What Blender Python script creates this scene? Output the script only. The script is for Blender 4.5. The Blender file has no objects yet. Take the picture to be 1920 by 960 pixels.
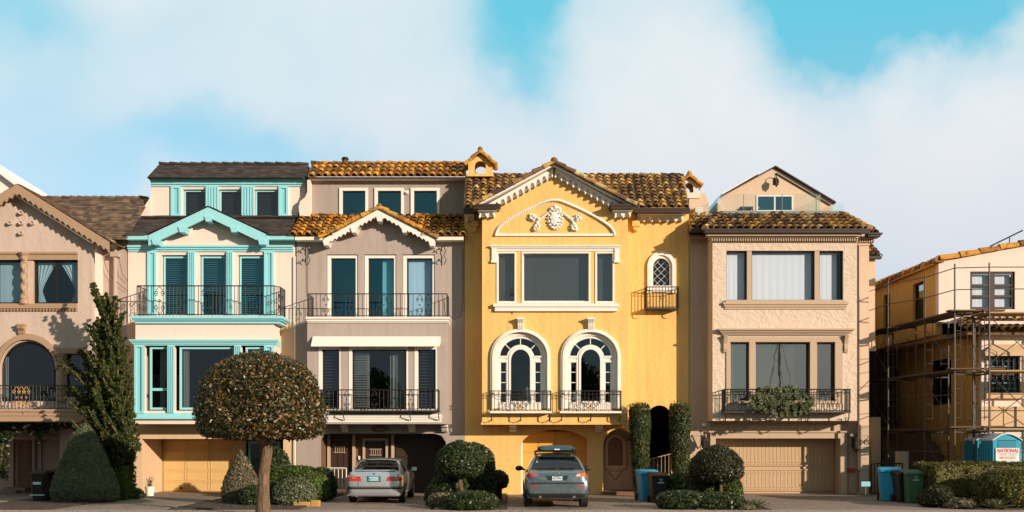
import bpy, math, random
import numpy as np
from mathutils import Vector, Matrix
from mathutils.geometry import tessellate_polygon
from mathutils.bvhtree import BVHTree
random.seed(7); RNG = np.random.default_rng(7)
PI = math.pi
scene = bpy.context.scene
COL = scene.collection
# ------------------------------------------------------------------ camera, light, exposure
SCALE, DIST, EYE, HORIZON = 52.0, 38.0, 2.1, 821.0
cam = bpy.data.objects.new('camera', bpy.data.cameras.new('camera')); COL.objects.link(cam)
cam.location = (0, -DIST, EYE); cam.rotation_euler = (PI/2, 0, 0)
cam.data.sensor_width = 36; cam.data.lens = 36*DIST/(1920/SCALE)
cam.data.shift_y = (HORIZON-480)/1920; cam.data.clip_end = 3000; cam.data.clip_start = .5
scene.camera = cam
SUNV = Vector((1.15, -1, .38)).normalized()          # towards the sun
sun = bpy.data.objects.new('sun', bpy.data.lights.new('sun', 'SUN')); COL.objects.link(sun)
sun.data.energy = 4.7; sun.data.angle = math.radians(.6); sun.data.color = (1, .82, .66)
sun.rotation_euler = (-SUNV).to_track_quat('-Z', 'Y').to_euler(); sun.location = (30, -30, 30)
scene.view_settings.view_transform = 'Standard'; scene.view_settings.look = 'None'
scene.view_settings.exposure = 0.38; scene.view_settings.gamma = 1
scene.render.engine = 'CYCLES'
scene.cycles.use_denoising = True
scene.cycles.max_bounces = 7; scene.cycles.transparent_max_bounces = 12
scene.cycles.caustics_reflective = False; scene.cycles.caustics_refractive = False

class NT:
    """small node-tree helper"""
    def __init__(s, tree): s.t = tree; s.n = tree.nodes; s.l = tree.links
    def add(s, typ, **kw):
        n = s.n.new(typ)
        for k, v in kw.items():
            if k in n.inputs.keys() if isinstance(k, str) else False: n.inputs[k].default_value = v
            else: setattr(n, k, v)
        return n
    def link(s, a, b): s.l.new(a, b)
    def math(s, op, a, b=None, clamp=False):
        n = s.n.new('ShaderNodeMath'); n.operation = op; n.use_clamp = clamp
        for i, q in enumerate((a, b)):
            if q is None: continue
            if isinstance(q, (int, float)): n.inputs[i].default_value = q
            else: s.l.new(q, n.inputs[i])
        return n.outputs[0]
    def vmath(s, op, a, b=None):
        n = s.n.new('ShaderNodeVectorMath'); n.operation = op
        for i, q in enumerate((a, b)):
            if q is None: continue
            if isinstance(q, (tuple, list)): n.inputs[i].default_value = q
            else: s.l.new(q, n.inputs[i])
        return n
    def mix(s, f, a, b, typ='MIX'):
        n = s.n.new('ShaderNodeMix'); n.data_type = 'RGBA'; n.blend_type = typ
        for i, q in ((0, f), (6, a), (7, b)):
            if isinstance(q, (int, float)): n.inputs[i].default_value = q
            elif isinstance(q, (tuple, list)): n.inputs[i].default_value = tuple(q)+(1,) if len(q) == 3 else q
            else: s.l.new(q, n.inputs[i])
        return n.outputs[2]
    def ramp(s, f, stops, interp='LINEAR'):
        n = s.n.new('ShaderNodeValToRGB'); r = n.color_ramp; r.interpolation = interp
        while len(r.elements) < len(stops): r.elements.new(.5)
        for e, (p, c) in zip(r.elements, stops):
            e.position = p; e.color = tuple(c)+(1,) if len(c) == 3 else c
        s.l.new(f, n.inputs[0]); return n.outputs[0]
    def noise(s, vec, scale, detail=4, rough=.55, dist=0):
        n = s.n.new('ShaderNodeTexNoise'); n.inputs['Scale'].default_value = scale
        n.inputs['Detail'].default_value = detail; n.inputs['Roughness'].default_value = rough; n.inputs['Distortion'].default_value = dist
        if vec is not None: s.l.new(vec, n.inputs['Vector'])
        return n.outputs[0]

# sky: Nishita with a drifting fog bank laid out by direction
w = bpy.data.worlds.new('World'); scene.world = w; w.use_nodes = True
N = NT(w.node_tree); N.n.clear()
out = N.add('ShaderNodeOutputWorld'); bg = N.add('ShaderNodeBackground'); N.link(bg.outputs[0], out.inputs[0])
SKY_STRENGTH = .1
bg.inputs[1].default_value = SKY_STRENGTH
sky = N.add('ShaderNodeTexSky', sky_type='NISHITA'); sky.sun_disc = False
sky.sun_elevation = math.asin(SUNV.z); sky.sun_rotation = math.atan2(SUNV.x, SUNV.y)
sky.air_density = 1.0; sky.dust_density = 1.2; sky.ozone_density = 3.0
tc = N.add('ShaderNodeTexCoord'); D0 = N.vmath('NORMALIZE', tc.outputs['Generated']).outputs[0]
nv = N.n.new('ShaderNodeTexNoise'); nv.inputs['Scale'].default_value = 5.5; nv.inputs['Detail'].default_value = 6; nv.inputs['Roughness'].default_value = .52
N.link(D0, nv.inputs['Vector'])
off = N.vmath('SCALE', N.vmath('SUBTRACT', nv.outputs['Color'], (.5, .5, .5)).outputs[0]); off.inputs['Scale'].default_value = .26
Dw = N.vmath('ADD', D0, off.outputs[0]).outputs[0]
def dirpx(px, py): return Vector(((px-960)/(SCALE*DIST), 1, (HORIZON-py)/(SCALE*DIST))).normalized()
def blob(px, py, sx, sz, amp):
    c = dirpx(px, py)
    v = N.vmath('MULTIPLY', N.vmath('SUBTRACT', Dw, tuple(c)).outputs[0], (1/sx, 1/.3, 1/sz)).outputs[0]
    L = N.vmath('DOT_PRODUCT', v, v).outputs['Value']
    return N.math('MULTIPLY', N.math('EXPONENT', N.math('MULTIPLY', L, -1.0)), amp)
gap = None
for b in [(985, 10, .065, .058, .85), (1800, -10, .15, .060, 1.1), (1500, -60, .12, .06, .8), (-60, -10, .07, .07, .5), (120, 370, .34, .060, .47), (540, 330, .16, .045, .42), (60, 170, .28, .11, .30), (560, 40, .26, .07, .28)]:
    q = blob(*b); gap = q if gap is None else N.math('ADD', gap, q)
# elsewhere round the horizon and overhead: broken fog
y = N.add('ShaderNodeSeparateXYZ'); N.link(D0, y.inputs[0])
n2 = N.noise(D0, 2.2, 5, .55)
back = N.math('MULTIPLY', N.math('LESS_THAN', y.outputs['Y'], .25), N.ramp(n2, [(.42, (0, 0, 0)), (.62, (1, 1, 1))]))
gap = N.math('ADD', gap, back)
n3 = N.noise(D0, 7, 6, .6)
gap = N.math('ADD', gap, N.math('MULTIPLY', N.math('SUBTRACT', n3, .5), .45))
mask = N.ramp(gap, [(0.0, (0, 0, 0)), (.55, (.42, .42, .42)), (1.15, (1, 1, 1))], 'LINEAR')
# cloud tone: bright above, greyer and warmer low on the right
n4 = N.noise(Dw, 3.0, 4, .5)
cl = N.mix(n4, (6.0, 6.3, 6.6), (7.1, 7.15, 7.2))
hi = N.ramp(y.outputs['Z'], [(.10, (.74, .79, .87)), (.30, (1, 1, 1)), (.5, (1, 1, 1))])
cl = N.mix(1.0, cl, hi, 'MULTIPLY')
# the open sky: Nishita blue, deepened a little the way the photograph's grade does
sk = N.mix(1.0, sky.outputs[0], (1.0, 1.75, 1.75), 'MULTIPLY')
up = N.ramp(y.outputs['Z'], [(.22, (.0, .0, .0)), (.355, (1, 1, 1))])
sk = N.mix(up, N.mix(.55, sk, (3.7, 5.5, 6.25)), N.mix(.85, sk, (1.25, 4.9, 6.1)))
fin = N.mix(mask, cl, sk)
backdim = N.ramp(y.outputs['Y'], [(.05, (.60, .54, .51)), (.2, (1, 1, 1))])
fin = N.mix(1.0, fin, backdim, 'MULTIPLY')
N.link(fin, bg.inputs[0])

# ------------------------------------------------------------------ pixel-to-place helpers (d = metres behind the bay fronts)
def PX(px, d): return (px-960)/SCALE*(DIST+d)/DIST
def PZ(py, d): return EYE+(HORIZON-py)/SCALE*(DIST+d)/DIST
def GY(d): return HORIZON+EYE*SCALE*DIST/(DIST+d)

class MB:
    def __init__(s): s.v = []; s.f = []
    def add(s, vs, fs):
        o = len(s.v); s.v += [tuple(p) for p in vs]; s.f += [tuple(i+o for i in f) for f in fs]; return s
    def box(s, x0, x1, y0, y1, z0, z1):
        if x0 > x1: x0, x1 = x1, x0
        if y0 > y1: y0, y1 = y1, y0
        if z0 > z1: z0, z1 = z1, z0
        return s.add([(x0,y0,z0),(x1,y0,z0),(x1,y1,z0),(x0,y1,z0),(x0,y0,z1),(x1,y0,z1),(x1,y1,z1),(x0,y1,z1)],
                     [(0,3,2,1),(4,5,6,7),(0,1,5,4),(1,2,6,5),(2,3,7,6),(3,0,4,7)])
    def pb(s, x0, y0, x1, y1, d0, d1, ref=None):          # box whose pixel rectangle is read at depth ref (its front)
        r = d0 if ref is None else ref
        return s.box(PX(x0, r), PX(x1, r), d0, d1, PZ(y0, r), PZ(y1, r))
    def plate(s, outer, holes, d0, d1, ref=None):          # pixel polygon with holes, front at d0, back at d1
        r = d0 if ref is None else ref
        loops = [[(PX(a, r), PZ(b, r)) for a, b in L] for L in [outer]+list(holes)]
        return s.wplate(loops, d0, d1)
    def wplate(s, loops, d0, d1):
        flat = [p for L in loops for p in L]
        tri = tessellate_polygon([[Vector((a, b, 0)) for a, b in L] for L in loops])
        n = len(flat); vs = [(a, d0, b) for a, b in flat]+[(a, d1, b) for a, b in flat]; fs = []
        for t in tri:
            a, b, c = [flat[i] for i in t]
            cr = (b[0]-a[0])*(c[1]-a[1])-(b[1]-a[1])*(c[0]-a[0])
            if abs(cr) < 1e-10: continue
            t = tuple(t) if cr > 0 else (t[0], t[2], t[1])
            fs.append(t); fs.append(tuple(i+n for i in reversed(t)))
        o = 0
        for k, L in enumerate(loops):
            m = len(L); ar = sum(L[i][0]*L[(i+1) % m][1]-L[(i+1) % m][0]*L[i][1] for i in range(m))
            for i in range(m):
                a, b = o+i, o+(i+1) % m
                if (ar > 0) != (k > 0): fs.append((a, a+n, b+n, b))
                else: fs.append((a, b, b+n, a+n))
            o += m
        return s.add(vs, fs)
    def tube(s, pts, r, n=5, cap=True):
        pts = [Vector(p) for p in pts]; rings = []
        rr = r if isinstance(r, (list, tuple)) else [r]*len(pts)
        up = Vector((0, 1, 0))
        for i, p in enumerate(pts):
            t = (pts[min(i+1, len(pts)-1)]-pts[max(i-1, 0)])
            if t.length < 1e-9: t = Vector((0, 0, 1))
            t.normalize()
            u = up if abs(t.dot(up)) < .9 else Vector((1, 0, 0))
            a = t.cross(u).normalized(); b = t.cross(a)
            rings.append([p+(a*math.cos(2*PI*k/n)+b*math.sin(2*PI*k/n))*rr[i] for k in range(n)])
        vs = [q for R in rings for q in R]; fs = []
        for i in range(len(pts)-1):
            for k in range(n): fs.append((i*n+k, i*n+(k+1) % n, (i+1)*n+(k+1) % n, (i+1)*n+k))
        if cap: fs.append(tuple(reversed(range(n)))); fs.append(tuple((len(pts)-1)*n+k for k in range(n)))
        return s.add(vs, fs)
    def lathe(s, c, prof, n=20, sx=1, sy=1):
        vs = [(c[0]+r*math.cos(2*PI*k/n)*sx, c[1]+r*math.sin(2*PI*k/n)*sy, c[2]+z) for r, z in prof for k in range(n)]
        fs = [(i*n+k, i*n+(k+1) % n, (i+1)*n+(k+1) % n, (i+1)*n+k) for i in range(len(prof)-1) for k in range(n)]
        fs.append(tuple(reversed(range(n)))); fs.append(tuple((len(prof)-1)*n+k for k in range(n)))
        return s.add(vs, fs)
    def ball(s, c, rx, ry, rz, n=12, m=8):
        prof = [(max(1e-4, math.sin(PI*i/m)), -math.cos(PI*i/m)) for i in range(m+1)]
        vs = [(c[0]+rx*r*math.cos(2*PI*k/n), c[1]+ry*r*math.sin(2*PI*k/n), c[2]+rz*z) for r, z in prof for k in range(n)]
        return s.add(vs, [(i*n+k, i*n+(k+1) % n, (i+1)*n+(k+1) % n, (i+1)*n+k) for i in range(m) for k in range(n)])
    def beam(s, a, b, w, h, up=(0, 0, 1)):                 # rectangular bar from a to b
        a, b = Vector(a), Vector(b); t = (b-a).normalized(); u = Vector(up)
        sd = t.cross(u).normalized()*w/2; uu = sd.cross(t).normalized()*h/2
        vs = [p+q for p in (a, b) for q in (-sd-uu, sd-uu, sd+uu, -sd+uu)]
        return s.add(vs, [(3,2,1,0),(4,5,6,7),(0,1,5,4),(1,2,6,5),(2,3,7,6),(3,0,4,7)])
    def prism(s, poly, vec):                               # 3D polygon swept along vec
        n = len(poly); P = [Vector(p) for p in poly]; V = Vector(vec)
        return s.add(P+[p+V for p in P], [tuple(range(n)), tuple(reversed(range(n, 2*n)))]+[(i, i+n, (i+1) % n+n, (i+1) % n) for i in range(n)])

WL = {}
def link(name, me, parent=None, origin=None):
    o = bpy.data.objects.new(name, me); COL.objects.link(o)
    if parent is not None:
        o.parent = parent; o.location = -WL.get(parent.name, Vector((0, 0, 0))); WL[o.name] = Vector((0, 0, 0))
    elif origin is not None:
        if me is not None: me.transform(Matrix.Translation(-Vector(origin)))
        o.location = origin; WL[o.name] = Vector(origin)
    else: WL[o.name] = Vector((0, 0, 0))
    return o
SPLIT = {'gutter', 'pilaster', 'pilaster_panel', 'gable_bracket', 'wall_vent', 'window_surround', 'door_surround', 'door_frame', 'door_handle', 'iron_bracket', 'wall_scroll', 'corbel_frieze', 'rafter_tail', 'door_grille', 'fascia', 'wall_bracket', 'stone_coursing', 'stair_pier', 'frieze', 'mullion', 'bay_side', 'exhaust', 'end_clamp', 'window_hood', 'arch_moulding', 'small_print', 'leg', 'window_sill', 'passage_wall', 'side_wall', 'recess', 'scroll_ornament'}
def clusters(mb, gap=.012):
    """groups of touching pieces of one mesh"""
    n = len(mb.v); par = list(range(n))
    def find(a):
        while par[a] != a: par[a] = par[par[a]]; a = par[a]
        return a
    for f in mb.f:
        r = find(f[0])
        for i in f[1:]:
            q = find(i)
            if q != r: par[q] = r
    isl = {}
    for i in range(n): isl.setdefault(find(i), []).append(i)
    ks = list(isl); bb = []
    for k in ks:
        P = [mb.v[i] for i in isl[k]]; bb.append([min(p[j] for p in P)-gap for j in range(3)]+[max(p[j] for p in P)+gap for j in range(3)])
    g = list(range(len(ks)))
    def fg(a):
        while g[a] != a: a = g[a]
        return a
    for a in range(len(ks)):
        for b in range(a):
            if all(bb[a][j] < bb[b][j+3] and bb[b][j] < bb[a][j+3] for j in range(3)):
                ra, rb = fg(a), fg(b)
                if ra != rb: g[ra] = rb
    v2c = {}
    for a, k in enumerate(ks):
        for i in isl[k]: v2c[i] = fg(a)
    out = {}
    for f in mb.f:
        c = v2c[f[0]]; m, mp = out.setdefault(c, (MB(), {}))
        for i in f:
            if i not in mp: mp[i] = len(m.v); m.v.append(mb.v[i])
        m.f.append(tuple(mp[i] for i in f))
    return [m for m, _ in out.values()]
def obj(name, mb, mat, parent=None, smooth=False, bevel=0, origin=None, label=None):
    if name in SPLIT and parent is not None and len(mb.v) > 8:
        cs = clusters(mb)
        if len(cs) > 1:
            return [obj_(name, m, mat, parent, smooth, bevel, origin, label) for m in cs][0]
    return obj_(name, mb, mat, parent, smooth, bevel, origin, label)
def obj_(name, mb, mat, parent=None, smooth=False, bevel=0, origin=None, label=None):
    me = bpy.data.meshes.new(name); me.from_pydata(mb.v, [], mb.f); me.materials.append(mat)
    if smooth:
        me.polygons.foreach_set('use_smooth', [True]*len(me.polygons))
    me.update()
    o = link(name, me, parent, origin)
    if bevel:
        m = o.modifiers.new('bevel', 'BEVEL'); m.width = bevel; m.segments = 2; m.limit_method = 'ANGLE'
    if label: o['label'] = label
    return o
def thing(name, label, cat, loc=(0, 0, 0), group=None):
    o = bpy.data.objects.new(name, None); COL.objects.link(o); o.location = loc; WL[o.name] = Vector(loc)
    o.empty_display_size = .2
    return tag(o, label, cat, group)
def tag(o, label, cat, group=None):
    o['label'] = label; o['category'] = cat
    if group: o['group'] = group
    return o
def struct(o, kind='structure'): o['kind'] = kind; return o
def dup(root, loc, label, group=None, rotz=0):
    r = root.copy(); COL.objects.link(r); r.location = loc; r.rotation_euler = (0, 0, rotz); r['label'] = label
    if group: r['group'] = group
    for ch in list(root.children):
        c = ch.copy(); COL.objects.link(c); c.parent = r
        for g in ch.children:
            e = g.copy(); COL.objects.link(e); e.parent = c
    return r

# ------------------------------------------------------------------ materials
MATS = {}
def newmat(name):
    m = bpy.data.materials.new(name); m.use_nodes = True; N = NT(m.node_tree); N.n.clear()
    o = N.add('ShaderNodeOutputMaterial'); b = N.add('ShaderNodeBsdfPrincipled'); N.link(b.outputs[0], o.inputs[0])
    return m, N, b, o
def pos(N): return N.add('ShaderNodeNewGeometry').outputs['Position']
def bump(N, b, h, strength, dist=.02):
    n = N.add('ShaderNodeBump'); n.inputs['Strength'].default_value = strength; n.inputs['Distance'].default_value = dist
    N.link(h, n.inputs['Height']); N.link(n.outputs[0], b.inputs['Normal'])
def stucco(name, c, var=.10, bscale=7, bstr=.35, bdist=.02, grime=.22, rough=.9, kind=0):
    m, N, b, o = newmat(name); P = pos(N)
    dark = tuple(x*(1-var) for x in c); light = tuple(min(1, x*(1+var*.7)) for x in c)
    col = N.mix(N.noise(P, .9, 5, .6), dark, light)
    col = N.mix(N.math('MULTIPLY', N.noise(P, 9, 3, .6), .35), col, tuple(x*.82 for x in c))
    st = N.vmath('MULTIPLY', P, (2.6, 2.6, .22)).outputs[0]        # rain streaks
    s = N.ramp(N.noise(st, 1.6, 6, .68), [(.46, (0, 0, 0)), (.66, (1, 1, 1))])
    col = N.mix(N.math('MULTIPLY', s, grime), col, tuple(x*f for x, f in zip(c, (.55, .50, .45))))
    N.link(col, b.inputs['Base Color']); b.inputs['Roughness'].default_value = rough
    b.inputs['Specular IOR Level'].default_value = .25
    if kind == 1:                                                   # thick trowelled texture
        v = N.add('ShaderNodeTexVoronoi'); v.feature = 'SMOOTH_F1'; v.inputs['Scale'].default_value = bscale
        wv = N.vmath('ADD', P, N.vmath('SCALE', N.add('ShaderNodeTexNoise', **{'Scale': 6.0}).outputs['Color']).outputs[0]).outputs[0]
        N.link(N.vmath('MULTIPLY', wv, (1, 1, 1.5)).outputs[0], v.inputs['Vector'])
        h = N.math('ADD', v.outputs[0], N.math('MULTIPLY', N.noise(P, 14, 4, .6), .6))
    else:
        h = N.math('ADD', N.noise(P, bscale, 4, .6), N.math('MULTIPLY', N.noise(P, 42, 2, .6), .35))
    bump(N, b, h, bstr, bdist)
    return m
def paint(name, c, rough=.55, var=.06, spec=.4, bstr=.0, grime=.15):
    m, N, b, o = newmat(name); P = pos(N)
    col = N.mix(N.noise(P, 3, 4, .6), tuple(x*(1-var) for x in c), tuple(min(1, x*(1+var)) for x in c))
    s = N.ramp(N.noise(N.vmath('MULTIPLY', P, (5, 5, 1.4)).outputs[0], 2.2, 5, .7), [(.54, (0, 0, 0)), (.75, (1, 1, 1))])
    col = N.mix(N.math('MULTIPLY', s, grime), col, tuple(x*.45 for x in c))
    N.link(col, b.inputs['Base Color']); b.inputs['Roughness'].default_value = rough; b.inputs['Specular IOR Level'].default_value = spec
    if bstr: bump(N, b, N.noise(P, 30, 3), bstr, .005)
    return m
def islands(name, stops, rough=.7, scale=1.0, spec=.3, noise_mix=.35, dark=(.03, .025, .02), dscale=9, trans=0, bstr=0):
    m, N, b, o = newmat(name); g = N.add('ShaderNodeNewGeometry')
    col = N.ramp(g.outputs['Random Per Island'], stops)
    f = N.ramp(N.noise(g.outputs['Position'], dscale, 4, .65), [(.48, (0, 0, 0)), (.66, (1, 1, 1))])
    col = N.mix(N.math('MULTIPLY', f, noise_mix), col, dark)
    N.link(col, b.inputs['Base Color']); b.inputs['Roughness'].default_value = rough; b.inputs['Specular IOR Level'].default_value = spec
    if bstr: bump(N, b, N.noise(g.outputs['Position'], 35, 3), bstr, .01)
    if trans:
        t = N.add('ShaderNodeBsdfTranslucent'); N.link(N.mix(.4, col, (.25, .3, .03)), t.inputs[0])
        mx = N.add('ShaderNodeMixShader'); mx.inputs[0].default_value = trans
        N.link(b.outputs[0], mx.inputs[1]); N.link(t.outputs[0], mx.inputs[2]); N.link(mx.outputs[0], o.inputs[0])
    return m
def glass(name, tint, refl=(.7, .95, 1), ior=1.75, rough=.015):
    m, N, b, o = newmat(name); N.n.remove(b)
    t = N.add('ShaderNodeBsdfTransparent'); t.inputs[0].default_value = tuple(tint)+(1,)
    g = N.add('ShaderNodeBsdfGlossy'); g.inputs[0].default_value = tuple(refl)+(1,); g.inputs['Roughness'].default_value = rough
    P = pos(N); bn = N.add('ShaderNodeBump'); bn.inputs['Strength'].default_value = .035; bn.inputs['Distance'].default_value = .02
    N.link(N.noise(P, 1.3, 2, .5), bn.inputs['Height']); N.link(bn.outputs[0], g.inputs['Normal'])
    f0 = ((ior-1)/(ior+1))**2; lw = N.add('ShaderNodeLayerWeight'); lw.inputs['Blend'].default_value = .5
    fr = N.math('ADD', N.math('MULTIPLY', N.math('POWER', lw.outputs['Facing'], 4.5), 1-f0), f0)
    mx = N.add('ShaderNodeMixShader'); N.link(fr, mx.inputs[0]); N.link(t.outputs[0], mx.inputs[1]); N.link(g.outputs[0], mx.inputs[2])
    N.link(mx.outputs[0], o.inputs[0]); return m
def metal(name, c, rough=.4, met=1.0, coat=0):
    m, N, b, o = newmat(name); b.inputs['Base Color'].default_value = tuple(c)+(1,); b.inputs['Metallic'].default_value = met
    b.inputs['Coat Weight'].default_value = coat; b.inputs['Coat Roughness'].default_value = .04
    r = N.ramp(N.noise(pos(N), 6, 4), [(.3, (rough*.8,)*3), (.8, (min(1, rough*1.3),)*3)]); N.link(r, b.inputs['Roughness'])
    return m
def fabric(name, c):
    m, N, b, o = newmat(name); b.inputs['Base Color'].default_value = tuple(c)+(1,); b.inputs['Roughness'].default_value = .95
    b.inputs['Specular IOR Level'].default_value = .1
    t = N.add('ShaderNodeBsdfTranslucent'); t.inputs[0].default_value = tuple(c)+(1,)
    mx = N.add('ShaderNodeMixShader'); mx.inputs[0].default_value = .2
    N.link(b.outputs[0], mx.inputs[1]); N.link(t.outputs[0], mx.inputs[2]); N.link(mx.outputs[0], o.inputs[0]); return m
def concrete(name, c, joint=None, rough=.85, stain=.4):
    m, N, b, o = newmat(name); P = pos(N)
    col = N.mix(N.noise(P, .7, 6, .65), tuple(x*.7 for x in c), tuple(x*1.2 for x in c))
    col = N.mix(N.math('MULTIPLY', N.noise(P, 60, 2), .35), col, tuple(x*.5 for x in c))
    s = N.ramp(N.noise(P, 1.7, 6, .7), [(.50, (0, 0, 0)), (.70, (1, 1, 1))])
    col = N.mix(N.math('MULTIPLY', s, stain), col, tuple(x*.38 for x in c))
    N.link(col, b.inputs['Base Color']); b.inputs['Roughness'].default_value = rough
    bump(N, b, N.noise(P, 45, 3), .3, .01); return m

M = dict(
 taupe=stucco('taupe_stucco', (.54, .43, .36), bscale=5, bstr=.7, bdist=.03),
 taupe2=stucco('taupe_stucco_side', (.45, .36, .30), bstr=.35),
 brown_trim=paint('brown_trim', (.36, .24, .15)),
 cream=stucco('cream_stucco', (.80, .65, .56), var=.05, bstr=.12, grime=.10),
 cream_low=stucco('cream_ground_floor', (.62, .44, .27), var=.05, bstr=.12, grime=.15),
 cyan=paint('cyan_trim', (.29, .63, .68), .45, .04, grime=.08),
 cyan_deep=paint('cyan_panel', (.22, .56, .62), .45, .04, grime=.08),
 white=paint('white_trim', (.78, .73, .66), .5, .04, grime=.16),
 grey=stucco('grey_stucco', (.41, .345, .305), bscale=4, bstr=.5, bdist=.03, grime=.25),
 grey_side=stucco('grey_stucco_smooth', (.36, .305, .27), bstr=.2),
 yellow=stucco('yellow_stucco', (.83, .515, .175), var=.11, bscale=7, bstr=.7, bdist=.035, grime=.30),
 yellow_door=paint('yellow_door', (.62, .34, .06), .6),
 yellow_wood=paint('tan_door', (.60, .40, .16), .6, grime=.08),
 tan=stucco('tan_textured_stucco', (.66, .53, .41), var=.06, bscale=5.5, bstr=.8, bdist=.035, grime=.12, kind=1),
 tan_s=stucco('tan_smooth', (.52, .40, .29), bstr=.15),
 tan_trim=paint('tan_trim', (.46, .34, .23), .6),
 tan_door=paint('tan_garage_door', (.48, .33, .19), .6),
 peach=stucco('peach_stucco', (.66, .49, .35), bstr=.15, grime=.08),
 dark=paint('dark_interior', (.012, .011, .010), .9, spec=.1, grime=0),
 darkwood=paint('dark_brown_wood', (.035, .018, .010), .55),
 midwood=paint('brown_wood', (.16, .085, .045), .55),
 black=paint('black_paint', (.012, .011, .010), .45, grime=.1),
 iron=paint('wrought_iron', (.018, .014, .011), .5, spec=.5, grime=0),
 iron_w=paint('white_iron', (.62, .58, .52), .5),
 gold=paint('gilded_iron', (.35, .20, .07), .45),
 gutter=paint('brown_gutter', (.045, .026, .018), .45),
 teal_glass=glass('teal_glass', (.42, .74, .80), (.25, .80, .95), 2.3),
 grey_glass=glass('grey_glass', (.45, .45, .44), (1, .92, .86), 4.2),
 blue_glass=glass('blue_glass', (.62, .80, .90), (.5, .85, .95), 1.8),
 smoke_glass=glass('smoke_glass', (.45, .50, .52), (.8, .85, .85), 2.3),
 dark_glass=glass('dark_glass', (.42, .48, .50), (.60, .75, .85), 1.9),
 clear_glass=glass('clear_glass', (.90, .94, .98), (.85, .95, 1), 1.6),
 car_glass=glass('car_glass', (.10, .12, .12), (.8, .95, 1), 1.6),
 curtain=fabric('white_curtain', (.62, .62, .58)),
 curtain_lt=fabric('bright_blind', (.84, .88, .94)),
 curtain_grey=fabric('grey_shade', (.24, .235, .22)),
 shutter=paint('grey_shutter', (.20, .22, .21), .6),
 bark=None, soil=None,
)
ORG = [(0, (.07, .035, .015)), (.18, (.22, .09, .02)), (.42, (.50, .21, .025)), (.7, (.62, .30, .035)), (.9, (.40, .24, .07)), (1, (.16, .09, .04))]
M['tile_o'] = islands('orange_barrel_tile', ORG, .65, noise_mix=.75, dark=(.045, .026, .014), dscale=5, bstr=.3)
M['tile_b'] = islands('weathered_barrel_tile', [(0, (.05, .03, .02)), (.30, (.16, .085, .04)), (.52, (.33, .18, .06)), (.72, (.56, .31, .06)), (.86, (.60, .44, .20)), (1, (.11, .06, .035))], .75, noise_mix=.65, dark=(.035, .022, .016), dscale=4, bstr=.35)
M['shingle_br'] = islands('brown_shingle', [(0, (.07, .048, .034)), (.5, (.135, .09, .06)), (.85, (.20, .13, .08)), (1, (.26, .17, .10))], .9, noise_mix=.5, dark=(.05, .035, .026), dscale=3, bstr=.4)
M['slate'] = islands('dark_slate', [(0, (.035, .028, .026)), (.6, (.06, .046, .04)), (1, (.095, .07, .055))], .75, noise_mix=.4, dark=(.03, .024, .022), dscale=3, bstr=.3)
def fol(name, stops, trans=.18, rough=.5, spec=.35):
    return islands(name, stops, rough, noise_mix=.35, dark=(.02, .018, .008), dscale=2.0, trans=trans, spec=spec)
M['f_tree'] = fol('glossy_tree_leaf', [(0, (.014, .020, .006)), (.38, (.030, .040, .010)), (.60, (.07, .060, .015)), (.72, (.15, .075, .025)), (.88, (.24, .13, .045)), (1, (.42, .27, .11))], rough=.38, spec=.6)
M['f_dark'] = fol('dark_green_leaf', [(0, (.012, .026, .008)), (.6, (.028, .050, .012)), (.9, (.06, .085, .02)), (1, (.12, .12, .04))], rough=.42, spec=.5)
M['f_ball'] = fol('dark_ball_leaf', [(0, (.012, .020, .007)), (.6, (.026, .034, .010)), (.88, (.07, .065, .02)), (1, (.17, .10, .05))], rough=.42, spec=.45)
M['f_green'] = fol('bright_green_leaf', [(0, (.03, .06, .010)), (.6, (.07, .11, .018)), (1, (.15, .18, .035))])
M['f_col'] = fol('columnar_leaf', [(0, (.02, .04, .012)), (.55, (.045, .07, .018)), (.85, (.08, .10, .03)), (1, (.20, .13, .06))])
M['f_grey'] = fol('grey_green_leaf', [(0, (.06, .08, .045)), (.5, (.115, .14, .08)), (.85, (.20, .21, .125)), (1, (.32, .28, .16))], rough=.7, spec=.2)
M['f_silver'] = fol('silver_tan_leaf', [(0, (.08, .075, .045)), (.5, (.17, .15, .09)), (1, (.36, .28, .18))], rough=.7, spec=.2)
M['f_jun'] = fol('juniper_needle', [(0, (.020, .038, .012)), (.5, (.042, .068, .014)), (.85, (.085, .105, .018)), (1, (.14, .13, .03))], rough=.6, spec=.25)
M['f_hedge'] = fol('hedge_leaf', [(0, (.03, .04, .010)), (.5, (.08, .08, .015)), (.85, (.16, .13, .022)), (1, (.24, .15, .04))], rough=.55)
M['f_succ'] = fol('succulent_rosette', [(0, (.03, .06, .018)), (.5, (.06, .10, .03)), (.85, (.12, .15, .05)), (1, (.20, .10, .06))], rough=.45)
M['f_flower'] = fol('pink_flower', [(0, (.55, .30, .30)), (.5, (.75, .62, .55)), (1, (.8, .75, .7))], trans=.1)
m, N, b, o = newmat('bark'); P = pos(N)
pv = N.vmath('MULTIPLY', P, (9, 9, 1.6)).outputs[0]
N.link(N.ramp(N.noise(pv, 2.2, 6, .65, .6), [(.3, (.05, .032, .018)), (.55, (.17, .11, .06)), (.8, (.30, .21, .12))]), b.inputs['Base Color'])
b.inputs['Roughness'].default_value = .95; bump(N, b, N.noise(pv, 2.2, 6, .65, .6), 1, .05); M['bark'] = m
M['soil'] = concrete('garden_soil', (.06, .038, .022), stain=.5)
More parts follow.
